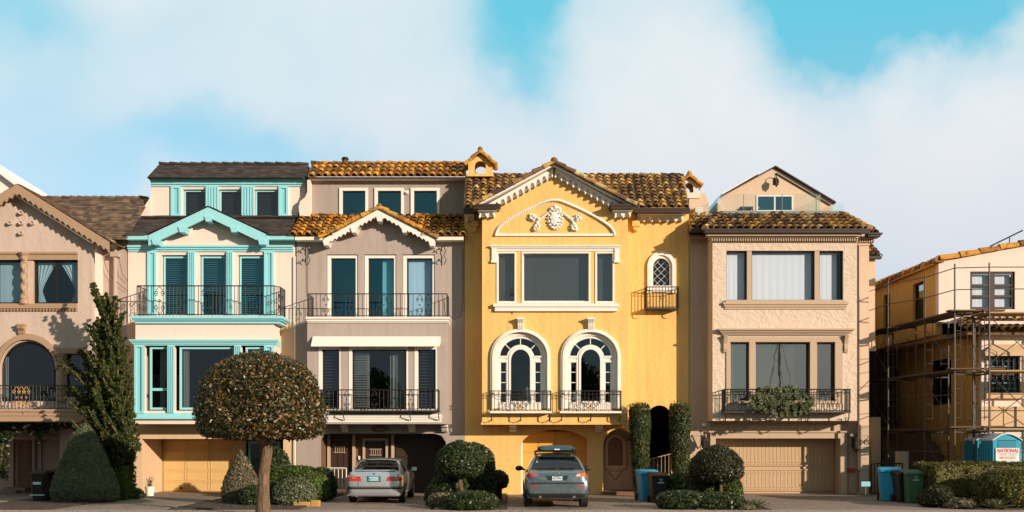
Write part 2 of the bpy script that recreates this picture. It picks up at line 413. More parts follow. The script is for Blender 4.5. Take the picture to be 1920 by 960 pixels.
# ------------------------------------------------------------------ building-part helpers
def rect(x0, y0, x1, y1): return [(x0, y0), (x1, y0), (x1, y1), (x0, y1)]
def arch(cx, hw, ytop, yspring, ybot, n=18):            # closed outline, anticlockwise seen from the street
    p = [(cx-hw, ybot)]
    for i in range(n+1):
        a = PI*(1-i/n); p.append((cx+hw*math.cos(a), yspring-(yspring-ytop)*math.sin(a)))
    return p+[(cx+hw, ybot)]
def wall(root, name, outline, holes, d, mat, th=.22, label=None):
    return obj(name, MB().plate(outline, holes, d, d+th), mat, root, label=label)
def notched(x0, y0, x1, yb, openings):                  # wall outline with openings that reach its foot (left to right)
    p = [(x0, yb), (x0, y0), (x1, y0), (x1, yb)]
    for o in reversed(openings): p += list(reversed(o))
    return p
def cornice(mb, x0, y0, x1, y1, d, proj, n=3, side=True, grow='up'):
    """stepped moulding: n courses, the highest reaching furthest out (grow='down': the lowest)"""
    X0, X1, Zt, Zb = PX(x0, d), PX(x1, d), PZ(y0, d), PZ(y1, d)
    for i in range(n):
        p = proj*(i+1)/n if grow == 'up' else proj*(n-i)/n
        za = Zb+(Zt-Zb)*i/n; zb = Zb+(Zt-Zb)*(i+1)/n
        e = (p if side else 0)
        mb.box(X0-e, X1+e, d-p, d+.02, za, zb)
    return mb
def pilaster(mb, x0, y0, x1, y1, d, proj=.07, flutes=3):
    X0, X1, Z0, Z1 = PX(x0, d), PX(x1, d), PZ(y1, d), PZ(y0, d)
    mb.box(X0, X1, d-proj, d+.01, Z0, Z1)
    w = X1-X0; n = flutes*2+1
    for k in range(flutes+1):
        a = X0+w*(2*k)/n; mb.box(a+.002, a+w/n-.002, d-proj-.035, d-proj, Z0+.02, Z1-.02)
    return mb
def panel_pilaster(mb, mb2, x0, y0, x1, y1, d, proj=.07):   # frame with a recessed inner panel
    X0, X1, Z0, Z1 = PX(x0, d), PX(x1, d), PZ(y1, d), PZ(y0, d); e = (X1-X0)*.24
    mb.box(X0, X0+e, d-proj, d+.01, Z0, Z1); mb.box(X1-e, X1, d-proj, d+.01, Z0, Z1)
    mb.box(X0+e, X1-e, d-proj, d+.01, Z1-e*.8, Z1); mb.box(X0+e, X1-e, d-proj, d+.01, Z0, Z0+e*.8)
    mb2.box(X0+e, X1-e, d-proj*.35, d+.01, Z0+e*.8, Z1-e*.8)
def drape(x0, x1, z0, z1, y, folds, amp=.03, gather=None):
    mb = MB(); nx = max(12, int(folds*8)); nz = 10; vs = []
    for j in range(nz+1):
        t = j/nz
        a, b = (x0, x1) if gather is None else gather(t)
        for i in range(nx+1):
            u = i/nx; vs.append((a+(b-a)*u, y+amp*math.sin(u*folds*2*PI)*(1+.3*math.sin(3*t+u*5)), z0+(z1-z0)*t))
    fs = [(j*(nx+1)+i, j*(nx+1)+i+1, (j+1)*(nx+1)+i+1, (j+1)*(nx+1)+i) for j in range(nz) for i in range(nx)]
    return mb.add(vs, fs)
def slats(x0, x1, z0, z1, y, pitch=.07, th=.012, tilt=.03):
    mb = MB(); k = 0; z = z0+pitch*.5
    while z < z1:
        mb.prism([(x0, y-tilt, z-.012), (x0, y+tilt, z+.012), (x0, y+tilt, z+.012+th), (x0, y-tilt, z-.012+th)], (x1-x0, 0, 0)); z += pitch
    return mb
def sheet(x0, x1, y, z0, z1): return MB().add([(x0, y, z0), (x1, y, z0), (x1, y, z1), (x0, y, z1)], [(0, 1, 2, 3)])
def archsheet(pts, d, r): return MB().add([(PX(a, r), d, PZ(b, r)) for a, b in pts][::-1], [tuple(range(len(pts)))])
def window(root, x0, y0, x1, y1, d, fw=3, fmat='white', g='teal_glass', cols=1, rows=1, mull=2, inset=.10, back=None, label=None, pitch=.09, fd=.07, ygl=None):
    """glazing bars + pane + what hangs behind; the pixel rectangle is the outside of the frame at the wall plane d"""
    X0, X1, Z0, Z1 = PX(x0, d), PX(x1, d), PZ(y1, d), PZ(y0, d); f = fw/SCALE; mu = mull/SCALE; a = d+inset
    mb = MB(); mb.box(X0, X0+f, a, a+fd, Z0, Z1); mb.box(X1-f, X1, a, a+fd, Z0, Z1)
    mb.box(X0+f, X1-f, a, a+fd, Z1-f, Z1); mb.box(X0+f, X1-f, a, a+fd, Z0, Z0+f)
    gx0, gx1, gz0, gz1 = X0+f, X1-f, Z0+f, Z1-f
    for i in range(1, cols):
        x = gx0+(gx1-gx0)*i/cols; mb.box(x-mu/2, x+mu/2, a+.01, a+fd-.01, gz0, gz1)
    for j in range(1, rows):
        z = gz0+(gz1-gz0)*j/rows; mb.box(gx0, gx1, a+.012, a+fd-.012, z-mu/2, z+mu/2)
    if ygl is not None:
        z = PZ(ygl, d); mb.box(gx0, gx1, a+.005, a+fd-.005, z-mu/2, z+mu/2)
    wn = obj('window', mb, M[fmat], root, label=label)
    obj('pane', sheet(gx0-.005, gx1+.005, a+fd*.55, gz0-.005, gz1+.005), M[g], wn)
    y = a+fd+.10
    if back:
        kind = back[0]
        if kind == 'blind': obj('blind', slats(gx0, gx1, gz0+(gz1-gz0)*(back[2] if len(back) > 2 else 0), gz1, y, pitch), M[back[1]], wn)
        elif kind == 'sheet':                                           # (sheet, mat, u0, u1, v0)
            u0, u1, v0 = (list(back[2:])+[0, 1, 0])[:3] if len(back) > 4 else (0, 1, 0)
            obj('curtain', drape(gx0+(gx1-gx0)*u0, gx0+(gx1-gx0)*u1, gz0+(gz1-gz0)*v0, gz1, y, 1.5+3*(u1-u0)*(gx1-gx0), .002), M[back[1]], wn)
        elif kind == 'pair':                                            # (pair, mat, w)
            wd = (gx1-gx0)*back[2]
            obj('curtain', drape(gx0, gx0+wd, gz0, gz1, y, 4, .02), M[back[1]], wn)
            obj('curtain', drape(gx1-wd, gx1, gz0, gz1, y, 4, .02), M[back[1]], wn)
        elif kind == 'left':
            obj('curtain', drape(gx0, gx0+(gx1-gx0)*back[2], gz0, gz1, y, 4, .02), M[back[1]], wn)
        elif kind == 'tied':
            W = (gx1-gx0)
            def gl(t):
                wv = .10+.36*max(0, (t-.28)/.72)**1.3 if t > .28 else .10+.10*(.28-t)/.28
                return (gx0+.01, gx0+W*wv)
            def gr(t):
                p = gl(t); return (gx1-(p[1]-gx0), gx1-.01)
            obj('curtain', drape(0, 0, gz0, gz1, y, 4, .02, gl), M[back[1]], wn)
            obj('curtain', drape(0, 0, gz0, gz1, y, 4, .02, gr), M[back[1]], wn)
    return wn

def tile_field(mb, A, B, C, D, cw=.23, tl=.36, r=.095, jit=.012, skip=None):
    """barrel tiles on the slope A,B (eave left,right) C,D (top right,left): one column of tapered half-pipes after another"""
    A, B, C, D = map(Vector, (A, B, C, D)); u = (B-A); W = u.length; u.normalize()
    nrm = u.cross((D-A)).normalized()
    if nrm.z < 0: nrm = -nrm
    v = nrm.cross(u).normalized()
    if v.dot(D-A) < 0: v = -v
    H = (D-A).dot(v)
    aD = (D-A).dot(u); aC = (C-A).dot(u)
    n = max(1, int(round(W/cw))); lo = min(0, aD); hi = max(W, aC); k0 = int(math.floor(lo/cw)); k1 = int(math.ceil(hi/cw))
    cw = W/n if lo == 0 and hi == W else cw
    if not skip: mb.add([A, B, C, D], [(0, 1, 2, 3)])
    NS = 6
    for k in range(k0, k1):
        s = (k+.5)*cw; t = 0.0
        while t < H-.02:
            L = tl*random.uniform(.93, 1.05); tt = min(H, t+L*1.15); f = (t+L*.4)/H
            if s > aD*f-.02 and s < W+(aC-W)*f+.02 and not (skip and skip(A+u*s+v*(t+L*.5))):
                if skip: mb.add([A+u*(s-cw/2)+v*t, A+u*(s+cw/2)+v*t, A+u*(s+cw/2)+v*tt, A+u*(s-cw/2)+v*tt], [(0, 1, 2, 3)])
                c0 = A+u*(s+random.uniform(-jit, jit))+v*(t-(.03 if t == 0 else 0))+nrm*random.uniform(.018, .034)
                c1 = A+u*(s+random.uniform(-jit, jit))+v*tt+nrm*(-.012)
                r0 = r*random.uniform(1.0, 1.1); r1 = r*.80
                vs = []
                for c, rr in ((c0, r0), (c1, r1)):
                    for q in range(NS+1):
                        a = PI*q/NS; vs.append(c+u*(-rr*math.cos(a))+nrm*(rr*math.sin(a)))
                fs = [(q, q+1, NS+1+q+1, NS+1+q) for q in range(NS)]
                vs2 = [c0+u*(-(r0*.78)*math.cos(PI*q/NS))+nrm*(r0*.78*math.sin(PI*q/NS))+v*.02 for q in range(NS+1)]
                b = len(vs); vs += vs2
                fs += [(q+1, q, b+q, b+q+1) for q in range(NS)]
                mb.add(vs, fs)
            t += L
def cap_run(mb, P, Q, r=.10, L=.36, up=(0, 0, 1)):
    P, Q = Vector(P), Vector(Q); t = (Q-P); n = max(1, int(round(t.length/L))); t = t/n; d = t.normalized(); U = Vector(up)
    sd = d.cross(U).normalized(); U = sd.cross(d).normalized(); NS = 8
    for i in range(n):
        a = P+t*i-d*.02; b = P+t*(i+1)+d*.04
        ra, rb = r*random.uniform(1.05, 1.16), r*.86; la = random.uniform(.01, .03)
        vs = []
        for c, rr, l in ((a, ra, la), (b, rb, -.01)):
            for q in range(NS+1):
                an = PI*1.3*q/NS-PI*.15; vs.append(c+sd*(rr*math.cos(an))+U*(rr*math.sin(an)+l))
        mb.add(vs, [(q, q+1, NS+2+q, NS+1+q) for q in range(NS)]+[tuple(range(NS+1)), tuple(reversed(range(NS+1, 2*NS+2)))])
def shingles(mb, A, B, C, D, rh=.16, wmin=.12, wmax=.30, th=.018, skip=None):
    A, B, C, D = map(Vector, (A, B, C, D)); u = (B-A); W = u.length; u.normalize()
    nrm = u.cross((D-A)).normalized()
    if nrm.z < 0: nrm = -nrm
    v = nrm.cross(u).normalized()
    if v.dot(D-A) < 0: v = -v
    H = (D-A).dot(v); aD = (D-A).dot(u); aC = (C-A).dot(u)
    if not skip: mb.add([A, B, C, D], [(0, 1, 2, 3)])
    n = int(H/rh)
    for j in range(n+1):
        t = j*rh
        if t > H-.03: break
        f = min(1, (t+rh*.5)/H); s = aD*f-random.uniform(0, .1); e = W+(aC-W)*f
        while s < e:
            w_ = random.uniform(wmin, wmax); s2 = min(e, s+w_); s1 = max(s, aD*f)
            if s2-s1 > .03 and not (skip and skip(A+u*((s1+s2)/2)+v*(t+rh*.5))):
                if skip: mb.add([A+u*s1+v*t, A+u*s2+v*t, A+u*s2+v*min(H, t+rh), A+u*s1+v*min(H, t+rh)], [(0, 1, 2, 3)])
                l = th*random.uniform(.8, 1.7); o0 = t-random.uniform(0, .012); t2 = min(H, t+rh+.03)
                p = [A+u*s1+v*o0, A+u*(s2-.008)+v*o0, A+u*(s2-.008)+v*t2, A+u*s1+v*t2]
                vs = [p[0]+nrm*l, p[1]+nrm*l, p[2]+nrm*.003, p[3]+nrm*.003, p[0]-nrm*.004, p[1]-nrm*.004]
                mb.add(vs, [(0, 1, 2, 3), (4, 5, 1, 0), (4, 0, 3), (5, 2, 1)])
            s = s2
def spiral(cx, cz, r, turns, a0, y, sgn=1, n=22, r1=.12):
    return [(cx+r*(1-(1-r1)*i/n)*math.cos(a0+sgn*turns*2*PI*i/n), y, cz+r*(1-(1-r1)*i/n)*math.sin(a0+sgn*turns*2*PI*i/n)) for i in range(n+1)]
def scroll_panel(mb, X, y, z0, z1, w=.2, r=.011):
    """lyre of four C-scrolls round a middle ring"""
    h = z1-z0; zc = (z0+z1)/2; R = w*.46
    for sx in (-1, 1):
        for sz in (-1, 1):
            cx, cz = X+sx*R*.98, zc+sz*h*.27
            a = math.atan2(-sz*1, -sx*.4)
            mb.tube(spiral(cx, cz, R*.9, 1.35, a, y, sgn=sx*sz), r, 4)
            mb.tube([(X, y, zc+sz*h*.5), (X+sx*R*.5, y, zc+sz*h*.46), (cx+sx*R*.1, y, cz+sz*R*.85)], r*.9, 4)
    mb.tube([(X+R*.32*math.cos(a*PI/5), y, zc+R*.32*math.sin(a*PI/5)) for a in range(11)], r, 4)
def railing(root, path, z0, z1, sp=.115, r=.011, scrolls=(), mat='iron', sw=.24, name='railing', posts=True, belly=0, mid=False, label=None):
    """path = list of (X, Y) along the rail; scrolls = X positions on the front run"""
    mb = MB()
    for zz, rr in ((z1, r*1.7), (z0+.03, r*1.2)): mb.tube([(x, y, zz) for x, y in path], rr, 4)
    if mid: mb.tube([(x, y, z1-.12) for x, y in path], r, 4)
    for (xa, ya), (xb, yb) in zip(path, path[1:]):
        L = math.hypot(xb-xa, yb-ya); n = max(1, int(round(L/sp)))
        for i in range(n+1):
            x, y = xa+(xb-xa)*i/n, ya+(yb-ya)*i/n
            if any(abs(x-c) < sw*.93 for c in scrolls) and 0 < i < n and abs(yb-ya) < .02: continue
            mb.tube([(x, y, z0), (x, y, z1)], r*(1.5 if i in (0, n) else 1), 4)
    yf = min(y for x, y in path)
    for c in scrolls: scroll_panel(mb, c, yf, z0+.05, z1-.03, sw, r)
    return obj(name, mb, M[mat], root, label=label)
def ironbracket(mb, X, y, z, w, h, r=.013):
    mb.tube([(X, y, z), (X, y+.02, z-h*.5), (X, y+w*.5, z-h*.9)]+[(X, y+w*.5+.07*math.cos(a*.7+3), z-h*.9+.07*math.sin(a*.7+3)) for a in range(8)], r, 5)
def corbel(root, x0, y0, x1, y1, d, proj, mat, name='corbel'):
    X0, X1, Z0, Z1 = PX(x0, d), PX(x1, d), PZ(y1, d), PZ(y0, d); mb = MB(); h = Z1-Z0
    pr = [(d, Z0), (d-proj*.25, Z0), (d-proj*.45, Z0+h*.25), (d-proj*.55, Z0+h*.5), (d-proj*.95, Z0+h*.7), (d-proj, Z1), (d, Z1)]
    mb.prism([(X0, a, b) for a, b in pr], (X1-X0, 0, 0))
    w = X1-X0
    for k in (0, 1, 2): mb.prism([(X0+w*(.1+.3*k), a-.02, b+.004) for a, b in pr[1:-1]]+[(X0+w*(.1+.3*k), d-proj*.2, Z1-.01)], (w*.2, 0, 0))
    mb.box(X0-.02, X1+.02, d-proj-.03, d+.01, Z1-.002, Z1+h*.14)
    return obj(name, mb, M[mat], root)
def recess(root, x0, ytop, x1, d0, d1, mat, floor=None):
    X0, X1, Z1 = PX(x0, d0), PX(x1, d0), PZ(ytop, d0); mb = MB(); a = d0+.2
    mb.box(X0-.14, X0-.002, a, d1+.1, -.03, Z1+.1); mb.box(X1+.002, X1+.14, a, d1+.1, -.03, Z1+.1); mb.box(X0-.1, X1+.1, a, d1+.1, Z1+.004, Z1+.14)
    obj('recess', mb, M[mat], root); return X0, X1, Z1
def back(root, name, X0, X1, y, Z0, Z1, mat, th=.05):
    return obj(name, MB().box(X0, X1, y, y+th, Z0, Z1), M[mat], root)
def panel_door(root, X0, X1, y, Z0, Z1, cols, rows, mat, name='garage_door', gap=.05, depth=.03, label=None):
    mb = MB().box(X0, X1, y, y+.06, Z0, Z1); w = (X1-X0)/cols; h = (Z1-Z0)/rows
    for i in range(cols):
        for j in range(rows):
            a, b, c, e = X0+i*w+gap, X0+(i+1)*w-gap, Z0+j*h+gap*.8, Z0+(j+1)*h-gap*.8
            f = .018
            for bx in ((a, b, c, c+f), (a, b, e-f, e), (a, a+f, c, e), (b-f, b, c, e)): mb.box(bx[0], bx[1], y-depth*.7, y, bx[2], bx[3])
    for j in range(1, rows): mb.box(X0, X1, y-.006, y+.002, Z0+j*h-.010, Z0+j*h+.010)
    return obj(name, mb, M[mat], root, label=label)
def shell(root, xl, xr, dw, dtop, zroof, zgarage, mat, top=None, dback=12, zf=None):
    """side walls, closed rear block and the dark rooms behind the openings"""
    XL, XR = PX(xl, dw)+.008, PX(xr, dw)-.008
    zf = zroof if zf is None else zf; mb = MB()
    for a, b in ((XL, XL+.12), (XR-.12, XR)):
        mb.prism([(a, dw+.22, -.03), (a, 4.2, -.03), (a, 4.2, zroof), (a, dtop, zroof), (a, dw+.22, zf)], (b-a, 0, 0))
    mb.box(XL, XR, 4.2, dback, -.03, zroof)
    mb.box(XL+.12, XR-.12, dtop+.2, 4.2, zroof-.12, zroof)
    if top:
        zt, xa, xb = top; A, B = PX(xa, dtop)+.008, PX(xb, dtop)-.008
        mb.box(A, A+.12, dtop+.22, 4.2, zroof+.002, zt); mb.box(B-.12, B, dtop+.22, 4.2, zroof+.002, zt); mb.box(A, B, 4.2, dback, zroof+.002, zt)
        mb.box(A+.12, B-.12, dtop+.25, 4.2, zt-.12, zt-.002)
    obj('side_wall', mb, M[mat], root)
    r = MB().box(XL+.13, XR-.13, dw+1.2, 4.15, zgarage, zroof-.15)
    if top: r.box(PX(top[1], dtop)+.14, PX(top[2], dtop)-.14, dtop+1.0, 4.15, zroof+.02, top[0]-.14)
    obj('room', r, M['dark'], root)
    return XL, XR
def txt(root, s, size, loc, rot=(PI/2, 0, 0), mat='black', ext=.003, name='lettering', align='CENTER', shear=0, offset=0, sx=1):
    c = bpy.data.curves.new(name, 'FONT'); c.body = s; c.size = size; c.align_x = align; c.align_y = 'CENTER'; c.extrude = ext; c.shear = shear; c.offset = offset
    c.resolution_u = 3; tmp = bpy.data.objects.new(name, c); COL.objects.link(tmp); bpy.context.view_layer.update()
    me = bpy.data.meshes.new_from_object(tmp); bpy.data.objects.remove(tmp); me.materials.clear(); me.materials.append(M[mat]); o = bpy.data.objects.new(name, me); COL.objects.link(o); o.parent = root
    o.location = Vector(loc)-WL.get(root.name, Vector((0, 0, 0))); o.rotation_euler = rot; o.scale = (sx, 1, 1); return o
# ------------------------------------------------------------------ ground
def flat(name, x0, x1, y0, y1, z, mat, th=.3):
    return struct(obj(name, MB().box(x0, x1, y0, y1, z-th, z), mat))
M['earth'] = concrete('bare_earth', (.10, .085, .05))
M['walk'] = concrete('sidewalk_concrete', (.42, .33, .27), stain=.45)
M['drive'] = concrete('driveway_concrete', (.29, .22, .17), stain=.6)
M['asph'] = concrete('asphalt', (.055, .05, .048))
M['grass'] = concrete('lawn_green', (.05, .08, .02), stain=.2)
flat('ground', -1400, 1400, -900, 1500, -.02, M['earth'], 1)
flat('road', -400, 400, -24, -12, -.005, M['asph'], .01)
flat('kerb', -400, 400, -12, -11.8, .0, M['walk'], .2)
flat('lawn', -400, 400, -80, -24.3, -.003, M['grass'], .01)
mb = MB(); x = -42.0
while x < 42:                                            # sidewalk flags with open joints
    for (a, b) in ((-11.8, -10.3), (-10.28, -8.8), (-8.78, -7.35)): mb.box(x+.008, x+1.502, a+.006, b-.006, -.3, .006+random.uniform(0, .003))
    x += 1.51
struct(obj('sidewalk', mb, M['walk']))
def drive(x0, x1, d1, front=-7.34):                      # px read at the facade plane
    X0, X1 = PX(x0, 1), PX(x1, 1); mb = MB(); n = max(1, round((X1-X0)/1.7))
    for i in range(n):
        for j in range(3):
            a = front+(d1-front)*j/3; b = front+(d1-front)*(j+1)/3
            mb.box(X0+(X1-X0)*i/n+.006, X0+(X1-X0)*(i+1)/n-.006, a+.006, b-.006, -.25, .004+.0015*((i+j) % 2))
    return struct(obj('driveway', mb, M['drive']))
drive(-90, 112, 3.0); drive(262, 440, 3.3); drive(640, 838, 2.6); drive(952, 1235, 2.6); drive(1345, 1700, 2.0)

# ================================================================== house 1: taupe, far left
h = thing('row_house', 'taupe stucco row house at the far left with scalloped brown gable and shingle roof', 'house', (PX(60, 1), 1, 0))
g0 = GY(1)+2
zr = PZ(446, 1)
shell(h, -260, 238, 1.0, 3.0, zr, 2.75, 'taupe2', zf=zr-.05)
op = [(-130, g0), (-130, 812), (-112, 796), (96, 796), (112, 812), (112, g0)]
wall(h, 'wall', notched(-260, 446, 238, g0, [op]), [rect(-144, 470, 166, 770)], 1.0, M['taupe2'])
# bay front
apex = (33, 352)
o_ = [(-150, 792), (-150, 462), apex, (173, 446), (173, 792)]
win2 = [(112, 662), (112, 750), (158, 750), (158, 662)]
A1 = arch(53, 52, 640, 692, 752)
wall(h, 'bay_front', [(-150, 792), (-150, 462), (33, 352), (173, 450), (173, 792)], [rect(-52, 487, 40, 569), rect(62, 487, 146, 569), A1, rect(123, 662, 160, 744)], 0, M['taupe'], .25)
mb = MB(); X = PX(173, 0); mb.box(X-.2, X, .25, 1.0, PZ(792, 0), PZ(452, 0)); X = PX(-150, 0); mb.box(X, X+.2, .25, 1.0, PZ(792, 0), PZ(462, 0))
mb.box(PX(-150, 0)+.2, PX(173, 0)-.2, .25, 1.0, PZ(792, 0), PZ(786, 0)); obj('bay_side', mb, M['cream'], h)  # taupe bay return in paler cream: its sunlit brightness is painted in
# roofs
mb = MB(); shingles(mb, (PX(95, .5)-4, .35, PZ(449, .35)), (PX(237, .35), .35, PZ(449, .35)), (PX(284, 3.2), 3.2, PZ(371, 3.2)), (PX(95, 3.2)-4, 3.2, PZ(371, 3.2)), .15)
zg = PZ(344, -.45); zE = PZ(452, -.45); xg = PX(33, -.45); xE = PX(206, -.45); xW = xg-(xE-xg)
shingles(mb, (xE, 3.0, zE), (xE, -.45, zE), (xg, -.45, zg), (xg, 3.0, zg), .15)
shingles(mb, (xW, -.45, zE), (xW, 3.0, zE), (xg, 3.0, zg), (xg, -.45, zg), .15)
cap_run(mb, (PX(95, 3.2)-4, 3.2, PZ(371, 3.2)), (PX(276, 3.2), 3.2, PZ(371, 3.2)), .07, .3)
rf = obj('roof', mb, M['shingle_br'], h)
def bargeboard(root, xg, zg, xE, zE, y, th, hgt, mat, scal=0, drop=.03, name='bargeboard', sides=(-1, 1)):
    """a board under each rake; scal = number of scallops cut in its lower edge"""
    mb = MB()
    for s in sides:
        n = scal*6 if scal else 1; top = []; bot = []
        for i in range(n+1):
            t = i/n; x = xg+s*(xE-xg)*t; z = zg+(zE-zg)*t-drop
            e = hgt-(.24*hgt*abs(math.sin(PI*scal*t)) if scal else 0)
            top.append((x, z)); bot.append((x, z-e))
        mb.wplate([top+bot[::-1]], y, y+th)
    return obj(name, mb, M[mat], root)
bargeboard(h, xg, zg, xE-.02, zE, -.50, .07, .40, 'brown_trim', 17)
mb = MB()
for px in (186, 196, 206): mb.pb(px-3, 449, px+4, 458, -.25+(px-186)*.02, .8)
obj('rafter_tail', mb, M['brown_trim'], h)
mb = MB()
for px, py in ((42, 400), (21, 419), (42, 419), (63, 419), (42, 438)): mb.lathe((0, 0, 0), [(.07, 0), (.075, .16), (.05, .16), (.045, .1)], 12); k = len(mb.v)-48; c = (PX(px, 0), PZ(py, 0)); mb.v[k:] = [(c[0]+a, -b_, c[1]+e) for a, e, b_ in mb.v[k:]]
obj('wall_vent', mb, M['taupe'], h)
# upper windows with brown hood, twisted column and corbelled sill
mb = MB(); mb.plate(rect(-60, 475, 145, 487), [], -.07, .0); mb.pb(-60, 487, -52, 570, -.04, .1, 0); mb.pb(39, 487, 63, 570, .03, .1, 0); mb.pb(-62, 473, 147, 477, -.12, 0, 0); obj('window_hood', mb, M['brown_trim'], h)
window(h, -52, 487, 39, 569, 0, 3, 'black', 'blue_glass', cols=2, mull=5, back=('sheet', 'curtain', 0.05, 1, 0), inset=.12)
window(h, 62, 487, 146, 569, 0, 3, 'black', 'blue_glass', cols=2, mull=5, back=('tied', 'curtain'), inset=.12)
def twisted(root, px, y0, y1, d, wpx, mat='brown_trim'):
    X, Z0, Z1 = PX(px, d), PZ(y1, d), PZ(y0, d); r = wpx/SCALE/2; mb = MB(); n = 12; m = 36; hh = Z1-Z0
    vs = []
    for j in range(m+1):
        for k in range(n):
            a = 2*PI*k/n; rr = r*(.82+.16*math.sin(2*a+j*.62)); vs.append((X+rr*math.cos(a), d-.02+rr*math.sin(a), Z0+.12*hh+.74*hh*j/m))
    mb.add(vs, [(j*n+k, j*n+(k+1) % n, (j+1)*n+(k+1) % n, (j+1)*n+k) for j in range(m) for k in range(n)])
    mb.lathe((X, d-.02, Z0), [(r*1.15, 0), (r*1.15, .05*hh), (r*.9, .08*hh), (r*1.05, .12*hh)], 12)
    mb.lathe((X, d-.02, Z0+.86*hh), [(r*.9, 0), (r*1.0, .03*hh), (r*.95, .06*hh), (r*1.4, .12*hh), (r*1.45, .14*hh)], 8)
    return obj('twisted_column', mb, M[mat], root, smooth=False)
twisted(h, 46, 474, 570, -.04, 15); twisted(h, 115, 664, 752, -.04, 15)
mb = MB(); mb.pb(-60, 570, 146, 579, -.12, 0, 0)
for i in range(34): mb.box(PX(-58, 0)+i*.117, PX(-58, 0)+i*.117+.06, -.09, 0, PZ(583, 0), PZ(579, 0)-.002)
obj('window_sill', mb, M['brown_trim'], h)
# arched window
mb = MB(); mb.plate(arch(53, 62, 627, 690, 693)[1:-1], [], -.0, .0) if False else None
outer = arch(53, 61, 626, 690, 692); inner = arch(53, 53, 637, 692, 692)
mb.wplate([[(PX(a, 0), PZ(b, 0)) for a, b in outer[1:-1]+inner[1:-1][::-1]]], -.09, .02)
o2 = arch(53, 57, 631, 690, 692); mb.wplate([[(PX(a, 0), PZ(b, 0)) for a, b in o2[1:-1]+inner[1:-1][::-1]]], -.13, -.091)
mb.pb(106, 653, 162, 663, -.12, .02, 0); mb.pb(108, 657, 160, 664, -.08, .02, 0)
obj('arch_moulding', mb, M['brown_trim'], h)
fr = MB().plate(A1, [arch(53, 48, 645, 692, 748)], .12, .19)
wn = obj('arched_window', fr, M['black'], h)
obj('pane', archsheet(arch(53, 49, 644, 692, 749), .155, 0), M['dark_glass'], wn)
obj('curtain', drape(PX(2, 0), PX(9, 0), PZ(748, 0), PZ(668, 0), .3, 2), M['curtain'], wn)
window(h, 123, 662, 160, 744, 0, 3, 'black', 'dark_glass', back=('sheet', 'curtain_grey', .6, 1, 0), inset=.12)
corbel(h, 36, 611, 49, 630, 0, .22, 'brown_trim')
# balcony
mb = MB(); X0, X1 = PX(-50, -.75), PX(152, -.75); zt = PZ(769, -.75)
mb.box(X0, X1, -.75, -.002, zt-.2, zt); mb.box(X0-.03, X1+.03, -.79, -.002, zt-.06, zt+.03); mb.box(X0, X1, -.72, -.002, PZ(790, -.75), zt-.202)
bal = obj('balcony', mb, M['brown_trim'], h)
rl = railing(bal, [(X0+.05, 0), (X0+.05, -.72), (X1-.05, -.72), (X1-.05, 0)], zt+.04, PZ(723, -.72), .13, .012, (), sw=.3, mid=True)
mb = MB(); Z0, Z1 = zt+.06, PZ(725, -.74)
for c in (31, 40, 49):
    scroll_panel(mb, PX(c, -.74), -.74, Z0, Z1, .17, .016)
obj('scroll_ornament', mb, M['gold'], bal)
mb = MB()
for px in (44, 109): ironbracket(mb, PX(px, -.7), -.76, zt+.02, .4, .3, .02)
obj('iron_bracket', mb, M['iron'], bal)
# porch below
X0, X1, Z1 = recess(h, -130, 796, 112, 1.0, 3.0, 'taupe2')
back(h, 'porch_wall', X0, X1, 3.0, 0, Z1+.1, 'taupe2', .1)
mb = MB(); 
for px in (22, 62, 74, 118): mb.pb(px-2, 822, px+3, 925, 2.86, 3.0)
mb.pb(20, 818, 121, 824, 2.85, 3.0); obj('door_frame', mb, M['taupe2'], h)
panel_door(h, PX(34, 3), PX(60, 3), 2.95, 0.2, PZ(826, 3), 1, 3, 'midwood', 'entry_door', .07)
panel_door(h, PX(77, 3), PX(117, 3), 2.94, 0, PZ(830, 3), 1, 3, 'taupe2', 'garage_door', .07)
obj('entry_step', MB().box(PX(22, 3), PX(62, 3), 2.3, 2.94, -.02, .2).box(PX(22, 3), PX(56, 3), 1.8, 2.298, -.02, .1), M['drive'], h)
wd = MB(); wd.tube([(PX(216, .85), .85, PZ(482, .85)), (PX(216, .85), .85, .4)], .075, 8)
wd.tube([(PX(214, .7), .7, PZ(450, .7)), (PX(214, .7), .72, PZ(460, .7)), (PX(216, .85), .85, PZ(470, .85)), (PX(216, .85), .85, PZ(476, .85))], .065, 8)
wd.box(PX(212, .85)-.06, PX(222, .85)+.03, .72, .98, PZ(482, .85), PZ(473, .85)); obj('downspout', wd, M['taupe2'], h)

# pale house behind the far left gable
q = thing('pale_house', 'white roofline of a taller house just showing behind the far left gable', 'house', (PX(20, 13), 15, 0))
mb = MB(); d = 12.6; mb.plate([(-420, 930), (-420, 250), (-120, 250), (-10, 318), (30, 348), (110, 395), (110, 930)], [], d, d+6)
obj('wall', mb, M['white'], q)
mb = MB(); mb.plate([(-420, 245), (-120, 245), (-10, 314), (30, 344), (112, 392), (112, 396), (30, 349), (-10, 319), (-120, 250), (-420, 250)], [], d-.3, d+6.2); obj('roof_edge', mb, M['white'], q)

def gsk(xg, zg, xE, zE):
    sl = (zg-zE)/(xE-xg); return lambda p: p.z < zg-abs(p.x-xg)*sl-.02
